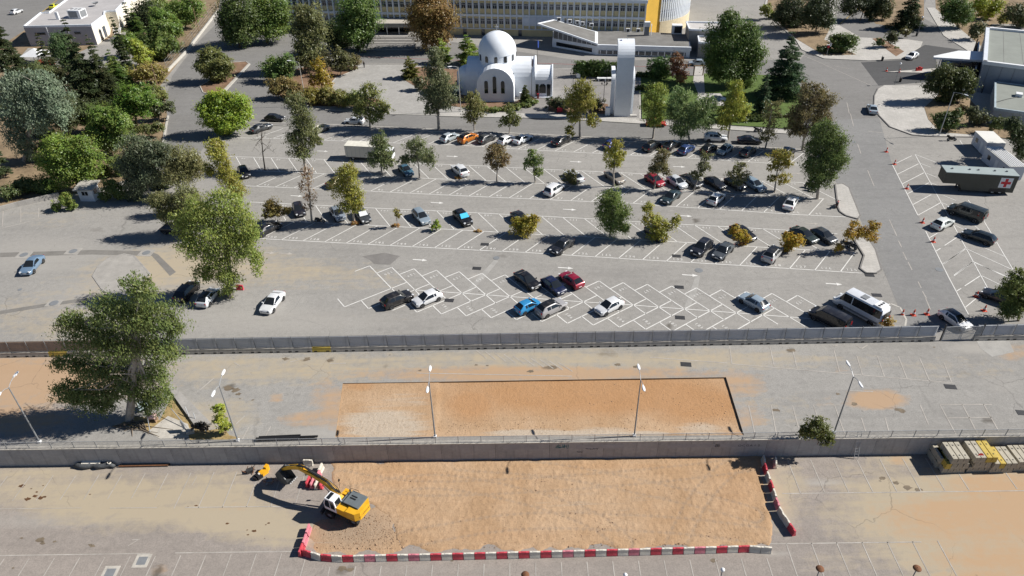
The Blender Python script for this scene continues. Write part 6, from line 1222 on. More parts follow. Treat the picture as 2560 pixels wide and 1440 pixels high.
eu('spreading sparse olive tree in the row of black cars', (1845, 479), [(1850, 415, 16, 12), (1835, 435, 20, 12), (1862, 435, 18, 10), (1845, 455, 16, 10)], (.10, .105, .045), gap=.25)
eu('yellow-topped young tree in the second row', (1936, 480), [(1952, 388, 26, 14), (1940, 412, 20, 12), (1965, 408, 16, 12), (1958, 445, 18, 12), (1930, 445, 12, 10)], (.165, .16, .03), gap=.2)
sh('spreading yellow-green sapling over the dark green car', (1640, 604), [(1620, 520, 14, 16), (1630, 550, 24, 16), (1655, 565, 32, 16), (1690, 550, 14, 12), (1645, 590, 28, 12)], (.16, .17, .028), gap=.25, cat='tree', name='sapling')
sh('rounded yellow bush in front of the black car', (1312, 590), [(1300, 560, 20, 16), (1325, 558, 24, 18), (1310, 575, 30, 10), (1335, 545, 12, 10)], (.175, .165, .025), dens=.45)
sh('thin yellow bush half hiding a black car', (1858, 612), [(1835, 575, 12, 14), (1850, 588, 18, 14), (1868, 598, 12, 12)], (.20, .17, .024), gap=.2); sh('golden yellow bush by the two dark parked cars', (1978, 629), [(1968, 590, 12, 12), (1985, 602, 24, 16), (1970, 618, 18, 10)], (.215, .175, .022), dens=.5)
sh('sparse golden tree on the kerbed island over the motorbikes', (2100, 632), [(2135, 560, 12, 10), (2130, 585, 22, 14), (2165, 580, 26, 14), (2185, 565, 14, 14), (2180, 595, 18, 10), (2098, 620, 12, 10)], (.22, .175, .024), gap=.3, cat='tree', name='sapling')
sh('brown-olive shrub between big tree and black hatchback', (690, 556), [(680, 515, 22, 18), (695, 528, 18, 14), (672, 535, 16, 10), (718, 525, 12, 8)], (.12, .105, .03), gap=.1)
sh('tiny sapling tree with dry grass at its foot', (990, 569), [(992, 528, 9, 9), (996, 538, 10, 6)], (.14, .13, .04), gap=.3, cat='tree', name='sapling'); sh('low bright green weed bush between parked silver and black cars', (1092, 576), [(1092, 566, 14, 7), (1092, 555, 6, 8)], (.13, .19, .03))
for u, v, l in ((990, 567, 'tuft of dry straw grass under the tiny sapling'), (1195, 580, 'tuft of dry straw grass at the end of the black SUV bay'), (1146, 448, 'tuft of dry straw grass behind the white SUV'), (1855, 613, 'dry straw grass under the thin yellow bush'), (886, 560, 'dry straw grass under the yellow-green tree')): sh(l, (u, v), [(u, v-3, 11, 4)], (.22, .15, .05), name='grass_tuft', cat='grass', dens=.5)
# right side
tr('huge broad green pine beside the garden arch', (1835, 218), [(1825, 50, 26, 24), (1868, 85, 32, 34), (1800, 95, 34, 32), (1842, 110, 46, 38), (1785, 145, 26, 26), (1885, 140, 26, 34), (1830, 160, 50, 32), (1800, 175, 32, 22), (1865, 185, 34, 24)], (.052, .088, .022), droop=.25, bark='bark', dens=.62, name='pine_tree', r0=.35, leaf=.4)
conifer('cedar_tree', 'dark blue-green cedar on the corner lawn', (1950, 242), 75, 58, (.035, .062, .03), 18, leaf=.38, shape=.7, droop=.25)
conifer('cedar_tree', 'slender dark conifer below the corner cedar', (1902, 285), 170, 22, (.035, .06, .03), 14, shape=.7)
tr('dark dense tree at the back of the junction island', (1975, 68), [(1975, 20, 36, 26), (1955, 40, 24, 18), (1990, 48, 28, 18)], DK, droop=.2, bark='bark', dens=.6); tr('tall dark tree over the shaded lane at the junction', (2038, 86), [(2050, 10, 38, 24), (2035, 40, 36, 24), (2060, 50, 26, 20)], (.035, .05, .022), droop=.2, bark='bark', dens=.6)
sh('yellow-green shrubs at the back of the junction island', (1925, 48), [(1915, 22, 16, 12), (1930, 35, 16, 10)], (.11, .135, .03)); sh('spreading green shrub at the white statue on the island', (2108, 132), [(2095, 98, 24, 14), (2125, 100, 22, 14), (2108, 115, 30, 12)], (.055, .085, .025)); sh('low dark hedge around the island statue', (2065, 133), [(2055, 122, 16, 8), (2078, 126, 14, 8)], (.035, .055, .02))
o = thing('statue', 'white stone figure on the junction island behind a shrub', 'statue', G(2078, 118)); ob('figure', MB().lathe([(.6, 0), (.5, .8), (.7, 1.6), (.4, 2.6), (.25, 3.0), (.32, 3.3), (0, 3.6)], n=10), M['white'], o, smooth=True); ob('pedestal', MB().box(-1, 1, -.8, .8, 0, .5), M['white'], o)
sh('small grey-green tree on the narrow island bed', (2232, 118), [(2232, 92, 16, 14)], (.06, .07, .035)); sh('low bushes on the narrow island bed', (2215, 122), [(2200, 104, 12, 8), (2240, 125, 14, 6)], (.06, .085, .03)); sh('brown bush at the island tip', (2268, 95), [(2265, 80, 14, 9)], (.08, .08, .03))
tr('dark tree over the shaded lane beyond the junction', (2150, 52), [(2130, 10, 30, 22), (2165, 5, 26, 20), (2180, 30, 20, 18)], DK, droop=.2, bark='bark', dens=.6); conifer('cedar_tree', 'dark cedar above the lane bend beyond the junction', (2262, 72), -30, 44, DK, 16); tr('dark olive tree beside the cedar at the lane bend', (2205, 50), [(2205, 8, 28, 22), (2215, 28, 20, 14)], (.05, .06, .025), droop=.2, bark='bark')
tr('leafy green tree behind the curving pavement', (2395, 72), [(2390, 12, 34, 24), (2410, 38, 28, 20), (2375, 35, 22, 18)], (.055, .09, .025), droop=.15, bark='bark'); tr('yellow-green tree behind the modern building', (2470, 48), [(2455, 10, 26, 18), (2485, 15, 24, 20), (2470, 32, 22, 12)], (.15, .185, .03), droop=.15, bark='bark'); sh('olive shrub at the back corner of the modern building', (2447, 100), [(2445, 72, 20, 18)], (.065, .075, .035)); tr('dark trees at the frame of the dry slope behind the modern building', (2545, 70), [(2540, 30, 26, 20), (2555, 50, 24, 16)], (.05, .06, .025), droop=.15, bark='bark'); sh('yellowish shrub on the dry slope', (2508, 62), [(2508, 45, 12, 12)], (.14, .145, .04))
tr('dark spreading tree on the paved forecourt of the modern building', (2382, 258), [(2360, 185, 34, 20), (2400, 190, 34, 20), (2340, 212, 28, 18), (2385, 220, 42, 22), (2420, 212, 22, 18), (2375, 242, 30, 12)], (.05, .065, .022), droop=.15, bark='bark', dens=.55)
sh('dark green bush under the forecourt lamp post', (2372, 328), [(2355, 295, 24, 16), (2385, 290, 22, 16), (2370, 310, 28, 12)], (.045, .07, .022)); sh('grey-green bush by the forecourt bed', (2445, 316), [(2430, 280, 18, 14), (2450, 295, 22, 16)], (.06, .07, .035)); sh('green bush between annex and white cabins', (2497, 336), [(2495, 308, 20, 18)], (.06, .08, .025)); sh('dark mass of shrubs behind the white cabins', (2545, 400), [(2530, 310, 18, 18), (2550, 335, 24, 24), (2560, 370, 24, 24)], (.035, .05, .02)); sh('brown tangled shrub on the forecourt bed edge', (2410, 285), [(2410, 272, 14, 10)], (.08, .07, .03))
tr('dark green roadside tree beside the hoarding gate road', (2545, 802), [(2545, 695, 26, 22), (2530, 725, 30, 22), (2555, 750, 30, 26), (2530, 770, 32, 24), (2570, 720, 26, 24)], (.075, .10, .028), droop=.25, bark='bark', dens=.5, leaf=.26); sh('dry golden bush behind the white minibus', (2220, 822), [(2220, 806, 15, 12)], (.2, .165, .04), dens=.5)
# lower left yard
sh('yellow-green shrub with two heads beside the lamp post', (556, 1085), [(548, 1022, 18, 12), (552, 1050, 20, 16), (562, 1065, 18, 14)], (.14, .175, .028), dens=.4, leaf=.22); sh('dark leafy clump beside the yellow-green shrub', (510, 1085), [(505, 1068, 16, 10), (488, 1064, 12, 8)], (.06, .05, .035), leaf=.2); sh('thorny dark green bush growing over the wall top', (2045, 1108), [(2040, 1068, 34, 22), (2060, 1088, 24, 20), (2020, 1080, 26, 14), (2075, 1105, 14, 20), (2045, 1050, 16, 12)], (.07, .085, .025), leaf=.22, dens=.4, gap=.15)
# ---------------------------------------------------------------- vehicles
def lerp(a, b, t): return a+(b-a)*t
def interp(x, pts):
    for (x0, y0), (x1, y1) in zip(pts, pts[1:]):
        if x0 <= x <= x1: return lerp(y0, y1, (x-x0)/((x1-x0) or 1))
    return pts[0][1] if x < pts[0][0] else pts[-1][1]
KIND = {  # length, width, height, hood z, belt z, cowl x, roof front x, roof rear x, tail base x, deck z   (x as fraction of length, 0 = tail, 1 = nose)
 'hatch': (4.05, 1.75, 1.46, .86, .92, .755, .535, .20, .03, .94), 'small': (3.65, 1.64, 1.46, .86, .92, .79, .56, .20, .03, .94),
 'sedan': (4.5, 1.77, 1.42, .84, .92, .73, .52, .29, .12, .96), 'coupe': (4.2, 1.75, 1.36, .8, .87, .69, .51, .28, .04, .9),
 'wagon': (4.5, 1.75, 1.46, .84, .92, .735, .54, .13, .02, .93), 'suv': (4.35, 1.84, 1.61, .97, 1.04, .745, .55, .16, .025, 1.06),
 'mpv': (4.35, 1.78, 1.62, .95, .98, .82, .6, .09, .02, .98), 'van': (5.0, 1.95, 1.95, 1.08, 1.12, .85, .68, .03, .01, 1.12), 'bus': (6.9, 2.05, 2.75, 1.15, 1.35, .90, .79, .02, .005, 1.35)}
def car_proto(kind):
    L, W, H, zh, zb, xc, xr1, xr2, xt, zd = KIND[kind]; w = W/2; big = kind in ('van', 'bus'); z0 = .2 if not big else .26
    xb1, xb2 = xr1-.175*(4.2/L)**.3-.012, xr1-.195*(4.2/L)**.3-.012; xc1 = max(xr2+.055, xb2-.22)
    X = sorted(set([0, .006, .02, .05, xt+.002 if xt > .05 else .055, .1 if xr2 > .1 else .075, xr2, lerp(xr2, xt, .5) if xt < xr2-.03 else xr2*.5, xc1, xb2, xb1, xr1-.03, xr1, lerp(xr1, xc, .33), lerp(xr1, xc, .67), xc, lerp(xc, 1, .4), .93, .972, .99, 1.0]))
    def top(x):
        return interp(x, [(0, zd-.20 if xt > .05 else zd-.12), (.02, zd-.04 if xt > .05 else zd+.02), (xt, zd if xt > .05 else zd+.03), (xr2, H-.035), (lerp(xr2, xr1, .5), H), (xr1, H-.03), (xc, zh+.03), (lerp(xc, 1, .6), zh-.05), (.972, zh-.13), (1.0, zh-.36 if not big else zh-.3)])
    def wid(x): return w*interp(x, [(0, .86), (.006, .9), (.03, .965), (.12, 1), (.8, 1), (.93, .955), (.975, .87), (.99, .80), (1, .70)])
    S = []
    for x in X:
        zt, ww = top(x), wid(x); zbl = min(zb-(x-.4)*.06, zt-.02); cab = max(0, min(1, (zt-zbl-.05)/max(.2, H-zb-.1))); wt = ww*lerp(.90, .70 if not big else .85, cab); bot = z0+(.10 if x < .01 or x > .99 else 0)
        a, c = lerp(0, .045, cab), lerp(0, .07, cab); rk = lambda f: (lerp(ww*.975, wt, f), lerp(zbl, zt-lerp(.01, .05, cab), f))
        y1, z1 = rk(.08); y2, z2 = rk(.88)
        S.append([(ww*.86, bot), (ww*.985, bot+.10), (ww, lerp(bot, zbl, .55)), (ww*.975, zbl), (y1, z1), (y2, z2), (wt, zt-lerp(.01, .06, cab)), (wt*.90, zt-lerp(.005, .015, cab)), (wt*.5, zt+lerp(.015, .025, cab)), (0, zt+lerp(.02, .04, cab))])
    np_ = 10; parts = {k: MB() for k in ('body', 'windshield', 'rear_window', 'sl', 'sr', 'roof')}; vs = []
    for x, s in zip(X, S):
        xx = (x-.5)*L; vs += [(xx, y, z) for y, z in s]+[(xx, -y, z) for y, z in s]
    def face(i, j, side):
        o = side*np_; a, b_, c, d = i*2*np_+o+j, (i+1)*2*np_+o+j, (i+1)*2*np_+o+j+1, i*2*np_+o+j+1; return (a, d, c, b_) if side == 0 else (a, b_, c, d)
    def put(nm, f): m_ = parts[nm]; m_.add([vs[k] for k in f], [tuple(range(len(f)))])
    e = 1e-6
    for i in range(len(X)-1):
        x0, x1 = X[i], X[i+1]; mid = (x0+x1)/2
        for side in (0, 1):
            for j in range(np_-1):
                nm = 'body'
                if j >= 7 and xr1-e <= x0 and x1 <= xc+e: nm = 'windshield'
                elif j >= 7 and (x1 <= xr2+e and x0 >= xt-e) and not big: nm = 'rear_window'
                elif j >= 7 and xr2-e <= x0 and x1 <= xr1+e: nm = 'roof'
                elif j == 4 and ((xb1-e <= x0 and x1 <= xr1+e) or (xc1-e <= x0 and x1 <= xb2+e) or (xr1-e <= x0 and x1 <= lerp(xr1, xc, .67)+e) or (big and xr2+.02 <= x0 and x1 <= xb2+e)): nm = 'sl' if side == 0 else 'sr'
                put(nm, face(i, j, side))
    for i in (0, len(X)-1):
        ring = [i*2*np_+j for j in range(np_)]+[i*2*np_+np_+j for j in range(np_-2, -1, -1)]; parts['body'].add([vs[k] for k in ring], [tuple(range(len(ring))) if i == 0 else tuple(range(len(ring)-1, -1, -1))])
    out = []
    def weld(mb):
        me = mb.mesh(); bm = bmesh.new(); bm.from_mesh(me); bmesh.ops.remove_doubles(bm, verts=bm.verts, dist=.0005); bmesh.ops.recalc_face_normals(bm, faces=bm.faces); bm.to_mesh(me); bm.free(); me.polygons.foreach_set('use_smooth', [True]*len(me.polygons)); return me
    for k, nm, mt in (('body', 'body', 'car'), ('roof', 'roof', 'car'), ('windshield', 'windshield', 'glass'), ('rear_window', 'rear_window', 'glass'), ('sl', 'side_window', 'glass'), ('sr', 'side_window', 'glass')):
        if parts[k].f: me = weld(parts[k]); me.materials.append(M[mt]); out.append((nm, me, mt == 'car', None))
    if big:
        out.append(('rear_window', (lambda b: (b.materials.append(M['glass']), b)[1])(MB().box(-L/2-.012, -L/2+.03, -w*.62, w*.62, H*.56, H*.86).mesh()), False, None))
    rw = .31 if not big else .35; wx = [(.195, .81), (.185, .80)][kind in ('van', 'bus')]
    wheel = MB().lathe([(rw*.62, -.1), (rw*.93, -.1), (rw, -.06), (rw, .06), (rw*.93, .1), (rw*.62, .1)], n=16); wheel.v = [(x, z, y) for x, y, z in wheel.v]; wm_ = wheel.mesh(smooth=True); wm_.materials.append(M['rubber'])
    rim = MB().lathe([(rw*.63, .075), (rw*.55, .085), (rw*.2, .05), (0, .06)], n=12); rim.v = [(x, z, y) for x, y, z in rim.v]+[(x, -z, y) for x, y, z in rim.v]; n_ = len(rim.v)//2; rim.f = rim.f+[tuple(k+n_ for k in f[::-1]) for f in rim.f]; rm_ = rim.mesh(); rm_.materials.append(M['rim'])
    ar = MB().lathe([(0, 0), (rw*1.2, 0)], n=18); ar.v = [(x, z, y) for x, y, z in ar.v]; am_ = ar.mesh(); am_.materials.append(M['black'])
    for fx in wx:
        for s in (-1, 1):
            xx = (fx-.5)*L; out.append(('wheel', wm_, False, ((xx, s*(w-.075), rw), (('rim', rm_),)))); out.append(('wheel_arch', am_, False, ((xx, s*(w+.006), rw+.02), ())))
    for s in (-1, 1):
        for nm, xx, mt, dz in (('headlight', .5*L-.16, 'lamp_clear', zh-.17), ('tail_light', -.5*L+.02, 'lamp_red', zb-.12)):
            y = s*w*(.68 if nm == 'headlight' else .74); b = MB().obox((0, 0, 0), (.22 if nm == 'headlight' else .07, .30 if nm == 'headlight' else .24, .15 if nm == 'headlight' else (.2 if not big else .5)), R(-s*24) if nm == 'headlight' else R(s*10)); me = b.mesh(); me.materials.append(M[mt]); out.append((nm, me, False, ((xx, y, dz), ())))
        b = MB().obox((0, 0, 0), (.12, .2, .13)); me = b.mesh(); me.materials.append(M['car']); out.append(('mirror', me, True, (((xc-.03-.5)*L-.08, s*(w+.06), zb+.06), ())))
    for xx, s in ((.5*L+.003, 1), (-.5*L-.003, -1)):
        b = MB().box(-.006, .006, -.24, .24, -.055, .055); me = b.mesh(); me.materials.append(M['plate']); out.append(('number_plate', me, False, ((xx, 0, .52), ())))
    b = MB().box(-.02, .02, -w*.62, w*.62, -.09, .09); me = b.mesh(); me.materials.append(M['black']); out.append(('grille', me, False, ((.5*L-.03, 0, zh-.34), ())))
    return out
PROTO = {}
def car(kind, u, v, ang, col, label, roof=None, group='cars parked in the car park', cat='car', z=.62, shade=None, rails=False, name='parked_car', sc=None):
    if kind not in PROTO: PROTO[kind] = car_proto(kind)
    if kind == 'bus': z = 1.2
    if isinstance(ang, tuple): d_ = G(u+ang[0]/2, v+ang[1]/2)-G(u-ang[0]/2, v-ang[1]/2); ang = math.atan2(d_.y, d_.x)
    p = G(u, v, z); t = thing(name, label, cat, (p.x, p.y, 0), ang, group)
    sc = (sc or 1)*1.05; t.scale = (sc, sc, sc)
    for nm, me, painted, ex in PROTO[kind]:
        o = ob(nm, me, None, t, ex[0] if ex else None, color=(roof if (nm in ('roof', 'mirror') and roof) else col) if painted else None)
        if ex:
            for sn, sm_ in ex[1]: ob(sn, sm_, None, o)
    if shade:
        L, W, H, zh, zb, xc, xr1 = KIND[kind][:7]; xm = (lerp(xr1, xc, .5)-.5)*L; b = MB().add([((xr1-.5)*L+.10, -W*.33, H-.02), ((xr1-.5)*L+.10, W*.33, H-.02), ((xc-.5)*L-.06, W*.38, zh+.13), ((xc-.5)*L-.06, -W*.38, zh+.13)], [(0, 1, 2, 3)]); b.v = [(x, y, zz+.025) for x, y, zz in b.v]; ob('sunshade', b, flat('sunshade', shade, .35), t)
    if rails:
        L, W, H = KIND[kind][:3]
        for s in (-1, 1): ob('roof_rail', MB().tube([(-.32*L, s*W*.36, H+.02), (-.1*L, s*W*.37, H+.06), (.04*L, s*W*.36, H+.02)], .025, 5), M['steel'], t)
    return t
BK, NV, DG, GY_, SV, WH, WB, LB, RD, TL = (.012, .012, .014), (.014, .02, .05), (.045, .05, .055), (.12, .125, .13), (.40, .42, .43), (.72, .73, .74), (.62, .65, .68), (.25, .33, .40), (.25, .012, .02), (.03, .075, .10)
AU, AD = R(47), R(-133)                 # first row
SU, SD = R(51), R(-129)                 # "/" bays, nose away / nose near
BD, BU = R(-62), R(118)                 # "\" bays
ZU, ZD, YD, YU = R(35.5), R(-144.5), R(-56), R(124)
ST = LANE
for a in (
 ('hatch', 687, 295, ST, BK, 'black hatchback parked along the street by the bright green tree'), ('sedan', 653, 319, AU, (.05, .055, .06), 'dark grey sedan in the first row beside the bright green tree'), ('suv', 797, 322, AU, (.34, .32, .27), 'beige silver car behind the tall sparse eucalyptus'), ('hatch', 886, 302, ST+math.pi, WB, 'white car on the street behind the small olive tree'),
 ('hatch', 1124, 343, AU, (.42, .47, .50), 'pale silver-blue hatchback in the first row beside the orange one'), ('suv', 1170, 345, AU, (.52, .17, .02), 'orange hatchback with black roof in the first row', (.015, .013, .012)), ('hatch', 1216, 346, AU, (.055, .058, .062), 'dark grey hatchback between orange and white cars'), ('hatch', 1267, 349, AU, WH, 'white hatchback beside the white sedan in the first row'), ('sedan', 1307, 347, AU, WB, 'white sedan in the first row with bare bays beyond'), ('sedan', 1404, 351, AU, BK, 'black saloon alone in the first row in front of the church yard'),
 ('hatch', 1530, 360, AU, (.012, .03, .22), 'vivid blue hatchback behind the slim yellow-green tree'), ('mpv', 1630, 365, AU, BK, 'black people carrier in the first row under the kerbside tree'), ('sedan', 1678, 362, AU, (.02, .022, .026), 'black saloon between people carrier and blue hatchback'), ('hatch', 1716, 373, AU, (.03, .06, .17), 'blue hatchback in the first row in tree shade'), ('hatch', 1772, 371, AU, BK, 'black hatchback beside the pale blue one'), ('small', 1812, 374, AD, (.33, .42, .47), 'pale blue small car facing the bays in the first row'), ('hatch', 1870, 378, AU, DG, 'dark grey hatchback at the shaded end of the first row'), ('hatch', 1968, 379, AU, (.03, .033, .036), 'dark car half hidden by the yellow-topped tree'),
 ('suv', 1789, 344, ST, WH, 'white SUV parked along the street under the yellow-green tree'), ('sedan', 1874, 350, ST, (.012, .012, .02), 'black sedan parked along the street beside the white SUV'), ('hatch', 1640, 307, ST, (.45, .02, .02), 'red car on the far kerb of the street under a tree'),
 ('hatch', 610, 430, BD, BK, 'black car at the end of the second row by the leafless tree'), ('coupe', 1015, 425, BD, (.06, .14, .20), 'teal blue car under the open-crowned eucalyptus'), ('suv', 1150, 426, BU, WH, 'white SUV in the second row with open bays around it'), ('sedan', 845, 453, SU, (.14, .11, .05), 'gold-brown car behind the yellow-green tree'), ('sedan', 1435, 440, BU, WB, 'white saloon behind the twiggy bush'), ('mpv', 1386, 473, SU, WH, 'white estate with roof rails nose to the white saloon'), ('sedan', 1537, 442, BD, (.28, .25, .21), 'beige saloon under the slim yellow-green eucalyptus'),
 ('hatch', 1637, 450, BD, (.32, .015, .03), 'red hatchback in the second row'), ('hatch', 1693, 455, BD, WB, 'white hatchback beside the red one'), ('sedan', 1728, 452, BD, BK, 'black saloon between white hatchback and black coupe'), ('coupe', 1788, 457, BD, BK, 'black coupe in the second row behind the leaning tree'), ('hatch', 1838, 459, BD, (.02, .02, .022), 'black hatchback behind the spreading sparse tree'), ('wagon', 1886, 461, BD, LB, 'light blue estate car at the end of the second row'), ('sedan', 1677, 492, SD, (.025, .045, .055), 'dark teal saloon nose out in the second row'), ('hatch', 1791, 496, SU, WH, 'white hatchback with black rear window in a shaded bay'), ('sedan', 1977, 506, (23, -41), WH, 'white saloon near the end of the row by the big dark tree'),
 ('hatch', 747, 523, (15, 42), (.02, .018, .024), 'black hatchback at the start of the third row'), ('hatch', 844, 534, BD, (.24, .28, .33), 'silver-blue hatchback in the third row beside a motorbike'), ('sedan', 906, 538, BD, (.05, .055, .06), 'dark saloon with pale sunshade behind the yellow-green tree'), ('wagon', 1053, 541, BD, (.25, .31, .36), 'silver-blue estate in the third row beside a weed bush'), ('suv', 1157, 545, BD, BK, 'black SUV with bright blue sunshade in the third row'), ('sedan', 1303, 547, BD, BK, 'black car behind the rounded yellow bush'), ('sedan', 669, 571, SU, (.015, .016, .02), 'black saloon at the foot of the big yellow-green eucalyptus'), ('sedan', 1405, 614, SD, (.02, .022, .028), 'black saloon nose out beside the dense rounded tree'), ('hatch', 1640, 583, BD, (.02, .03, .025), 'dark green car under the spreading sapling'),
 ('sedan', 1858, 582, BD, (.014, .014, .018), 'black saloon behind the thin yellow bush'), ('sedan', 2011, 587, BD, (.03, .042, .038), 'dark green saloon beside the golden bush'), ('hatch', 2060, 589, BD, (.06, .065, .07), 'grey hatchback at the end of the third row by the island'), ('suv', 1754, 619, SD, (.02, .022, .03), 'black SUV nose out beside the grey saloon'), ('sedan', 1808, 627, SD, (.075, .085, .095), 'dark grey saloon beside the black SUV'), ('suv', 1931, 635, SU, (.40, .40, .40), 'silver car with black roof alone in the front row', (.02, .02, .022)),
 ('sedan', 1318, 700, YD, BK, 'black saloon in the cluster of five cars on the zigzag bays'), ('hatch', 1384, 714, YD, (.012, .018, .055), 'navy hatchback in the middle of the cluster of five'), ('hatch', 1428, 699, YU, (.26, .012, .035), 'dark red hatchback at the end of the cluster of five'), ('small', 1320, 765, ZU, (.03, .25, .52), 'bright blue small car in the cluster of five'), ('suv', 1378, 769, ZU, (.36, .35, .35), 'silver car with black roof beside the bright blue one', (.015, .015, .016)), ('hatch', 1523, 765, ZD, WH, 'white hatchback alone on the zigzag bays'), ('suv', 993, 748, ZU, (.018, .017, .018), 'black SUV at the start of the zigzag bays'), ('hatch', 1068, 745, ZD, WH, 'white hatchback with black windows beside the black SUV'), ('sedan', 681, 755, (-42, 52), WH, 'white saloon standing alone on the open asphalt'), ('hatch', 1884, 754, (-94, -52), (.30, .37, .43), 'silver-blue hatchback on the zigzag bays'),
 ('hatch', 2389, 799, (60, 40), WH, 'white car with black roof behind the hoarding by the gate', (.012, .012, .016)), ('hatch', 2497, 741, (-80, -30), (.02, .02, .024), 'black car under the roadside tree by the gate road'), ('sedan', 80, 662, (-44, 49), (.15, .23, .33), 'blue saloon alone in the open yard by the manhole patches'), ('suv', 467, 728, (42, -46), (.014, .014, .016), 'black SUV in the shadow of the big yellow-green tree'), ('hatch', 520, 742, (40, -48), WB, 'white car with black roof at the trunk of the big yellow-green tree', (.012, .012, .014)), ('hatch', 436, 572, ST, (.014, .014, .016), 'black car half hidden behind the big yellow-green tree'),
 ('hatch', 2357, 558, (45, -22), (.68, .71, .69), 'white car between the dark vans in the slanted bays'), ('wagon', 2447, 591, (-94, -33), (.014, .02, .022), 'black estate car in the slanted bays'), ('sedan', 2181, 272, (-9, -28), (.36, .42, .47), 'silver saloon on the road beside the paved forecourt'), ('hatch', 2280, 140, (-34, 16), WH, 'white hatchback waiting on the junction by the island tip'), ('hatch', 1742, 157, ST+math.pi, (.34, .40, .46), 'pale silver hatchback on the street behind the big pine'), ('hatch', 41, 29, (34, -12), WH, 'white car on the side road beyond the low white building'), ('hatch', 135, 16, (20, -12), (.62, .62, .02), 'bright yellow car beside the low white building')):
    kw = {}
    if 'sunshade' in a[5]: kw['shade'] = (.05, .45, .75) if 'blue' in a[5] else (.6, .62, .64)
    if 'roof rails' in a[5]: kw['rails'] = True
    car(*a[:6], roof=a[6] if len(a) > 6 else None, **kw)
car('van', 2074, 793, (-94, -46), (.02, .02, .024), 'black passenger van beside the white minibus', group=None, cat='van', z=.9, name='van')
car('van', 2417, 530, (-94, -33), (.028, .036, .036), 'dark green ribbed-roof van in the slanted bays', group=None, cat='van', z=.9, name='van', sc=1.08)
mbs = car('bus', 2152, 767, (-94, -50), (.70, .72, .75), 'white minibus with roof hatches beside the black van', group=None, cat='minibus', name='minibus')
ob('roof_hatch', MB().box(-.6, .2, -.45, .45, 2.76, 2.84), M['grey_steel'], mbs); ob('air_conditioner', MB().box(-2.9, -1.8, -.75, .75, 2.74, 2.92), M['white_paint'], mbs)
for i in range(3): ob('fan', MB().lathe([(.16, 0), (.16, .03), (0, .03)], (-2.35, -.45+i*.45, 2.92), 10), M['black'], mbs)
ob('side_stripe', MB().box(-3.0, 2.0, 1.028, 1.036, .62, .85), M['grey_steel'], mbs); ob('side_stripe', MB().box(-3.0, 2.0, -1.036, -1.028, .62, .85), M['grey_steel'], mbs)
# ---------------------------------------------------------------- box truck, trailer, cabins
def wheels(par, xs, w, r=.48, n=2):
    for x in xs:
        for s in (-1, 1):
            b = MB().lathe([(r*.55, -.14), (r, -.12), (r, .12), (r*.55, .14)], n=16); b.v = [(a, c, d) for a, d, c in b.v]; o = ob('wheel', b, M['rubber'], par, (x, s*w, r)); b = MB().lathe([(r*.56, .08), (0, .05)], n=12); b.v = [(a, s*c, d) for a, d, c in b.v]; ob('rim', b, M['steel'], o)
bt = thing('box_truck', 'white box truck parked along the lane between the parking rows', 'truck', (-27.6, 129.1, 0), R(-9))
ob('box_body', MB().box(-4.0, 3.2, -1.2, 1.2, .75, 3.0), mat('cream_box', (.62, .60, .54), .6, .08, .5), bt); ob('roof', MB().box(-4.03, 3.23, -1.23, 1.23, 3.0, 3.06), mat('box_roof', (.66, .64, .56), .6), bt); ob('chassis', MB().box(-3.9, 5.0, -.5, .5, .45, .75), M['black'], bt)
cb = ob('cab', MB().xprism([(-1.1, .5), (-1.1, 2.2), (1.1, 2.2), (1.1, .5)], 3.4, 5.2), M['white_paint'], bt); ob('windshield', MB().box(5.2, 5.24, -1, 1, 1.3, 2.1), M['glass'], cb); ob('side_window', MB().box(4.2, 5.0, -1.14, 1.14, 1.4, 2.0), M['glass'], cb); wheels(bt, (-2.6, 4.3), 1.0, .42)
for i in range(9): ob('panel_seam', MB().box(-3.6+i*.85, -3.56+i*.85, -1.212, -1.2, .8, 2.95), M['steel'], bt)
tl = thing('medical_trailer', 'long dark military trailer with red cross on white square', 'trailer', (80.9, 111.4, 0), math.atan2(-2.0, 11.15)); dkg = mat('olive_drab', (.085, .083, .066), .7, .15, .6); TL2 = 5.75
ob('body', MB().add([(-TL2, -1.4, 1.6), (-TL2+2.8, -1.4, 1.6), (-TL2+3.3, -1.4, .5), (TL2, -1.4, .5), (TL2, -1.4, 3.6), (-TL2, -1.4, 3.6), (-TL2, 1.4, 1.6), (-TL2+2.8, 1.4, 1.6), (-TL2+3.3, 1.4, .5), (TL2, 1.4, .5), (TL2, 1.4, 3.6), (-TL2, 1.4, 3.6)], [(0, 1, 2, 3, 4, 5), (11, 10, 9, 8, 7, 6), (0, 6, 7, 1), (1, 7, 8, 2), (2, 8, 9, 3), (3, 9, 10, 4), (4, 10, 11, 5), (5, 11, 6, 0)]), dkg, tl)
ob('roof', MB().box(-TL2-.04, TL2+.04, -1.44, 1.44, 3.6, 3.7), mat('trailer_roof', (.30, .35, .35), .7, .1, .4), tl)
for x in (-4.4, -1.6, -.2, 2.4, 4.3): ob('roof_vent', MB().lathe([(.17, 0), (.17, .18), (0, .22)], (x, .1, 3.7), 10), M['grey_steel'], tl)
pl_ = ob('emblem_panel', MB().box(3.1, 5.05, -1.425, -1.4, 1.35, 3.2), M['white_paint'], tl); red = flat('cross_red', (.55, .02, .03), .6)
ob('red_cross', MB().box(3.85, 4.3, -1.44, -1.424, 1.5, 3.05).box(3.3, 3.85, -1.44, -1.424, 2.05, 2.5).box(4.3, 4.85, -1.44, -1.424, 2.05, 2.5), red, pl_)
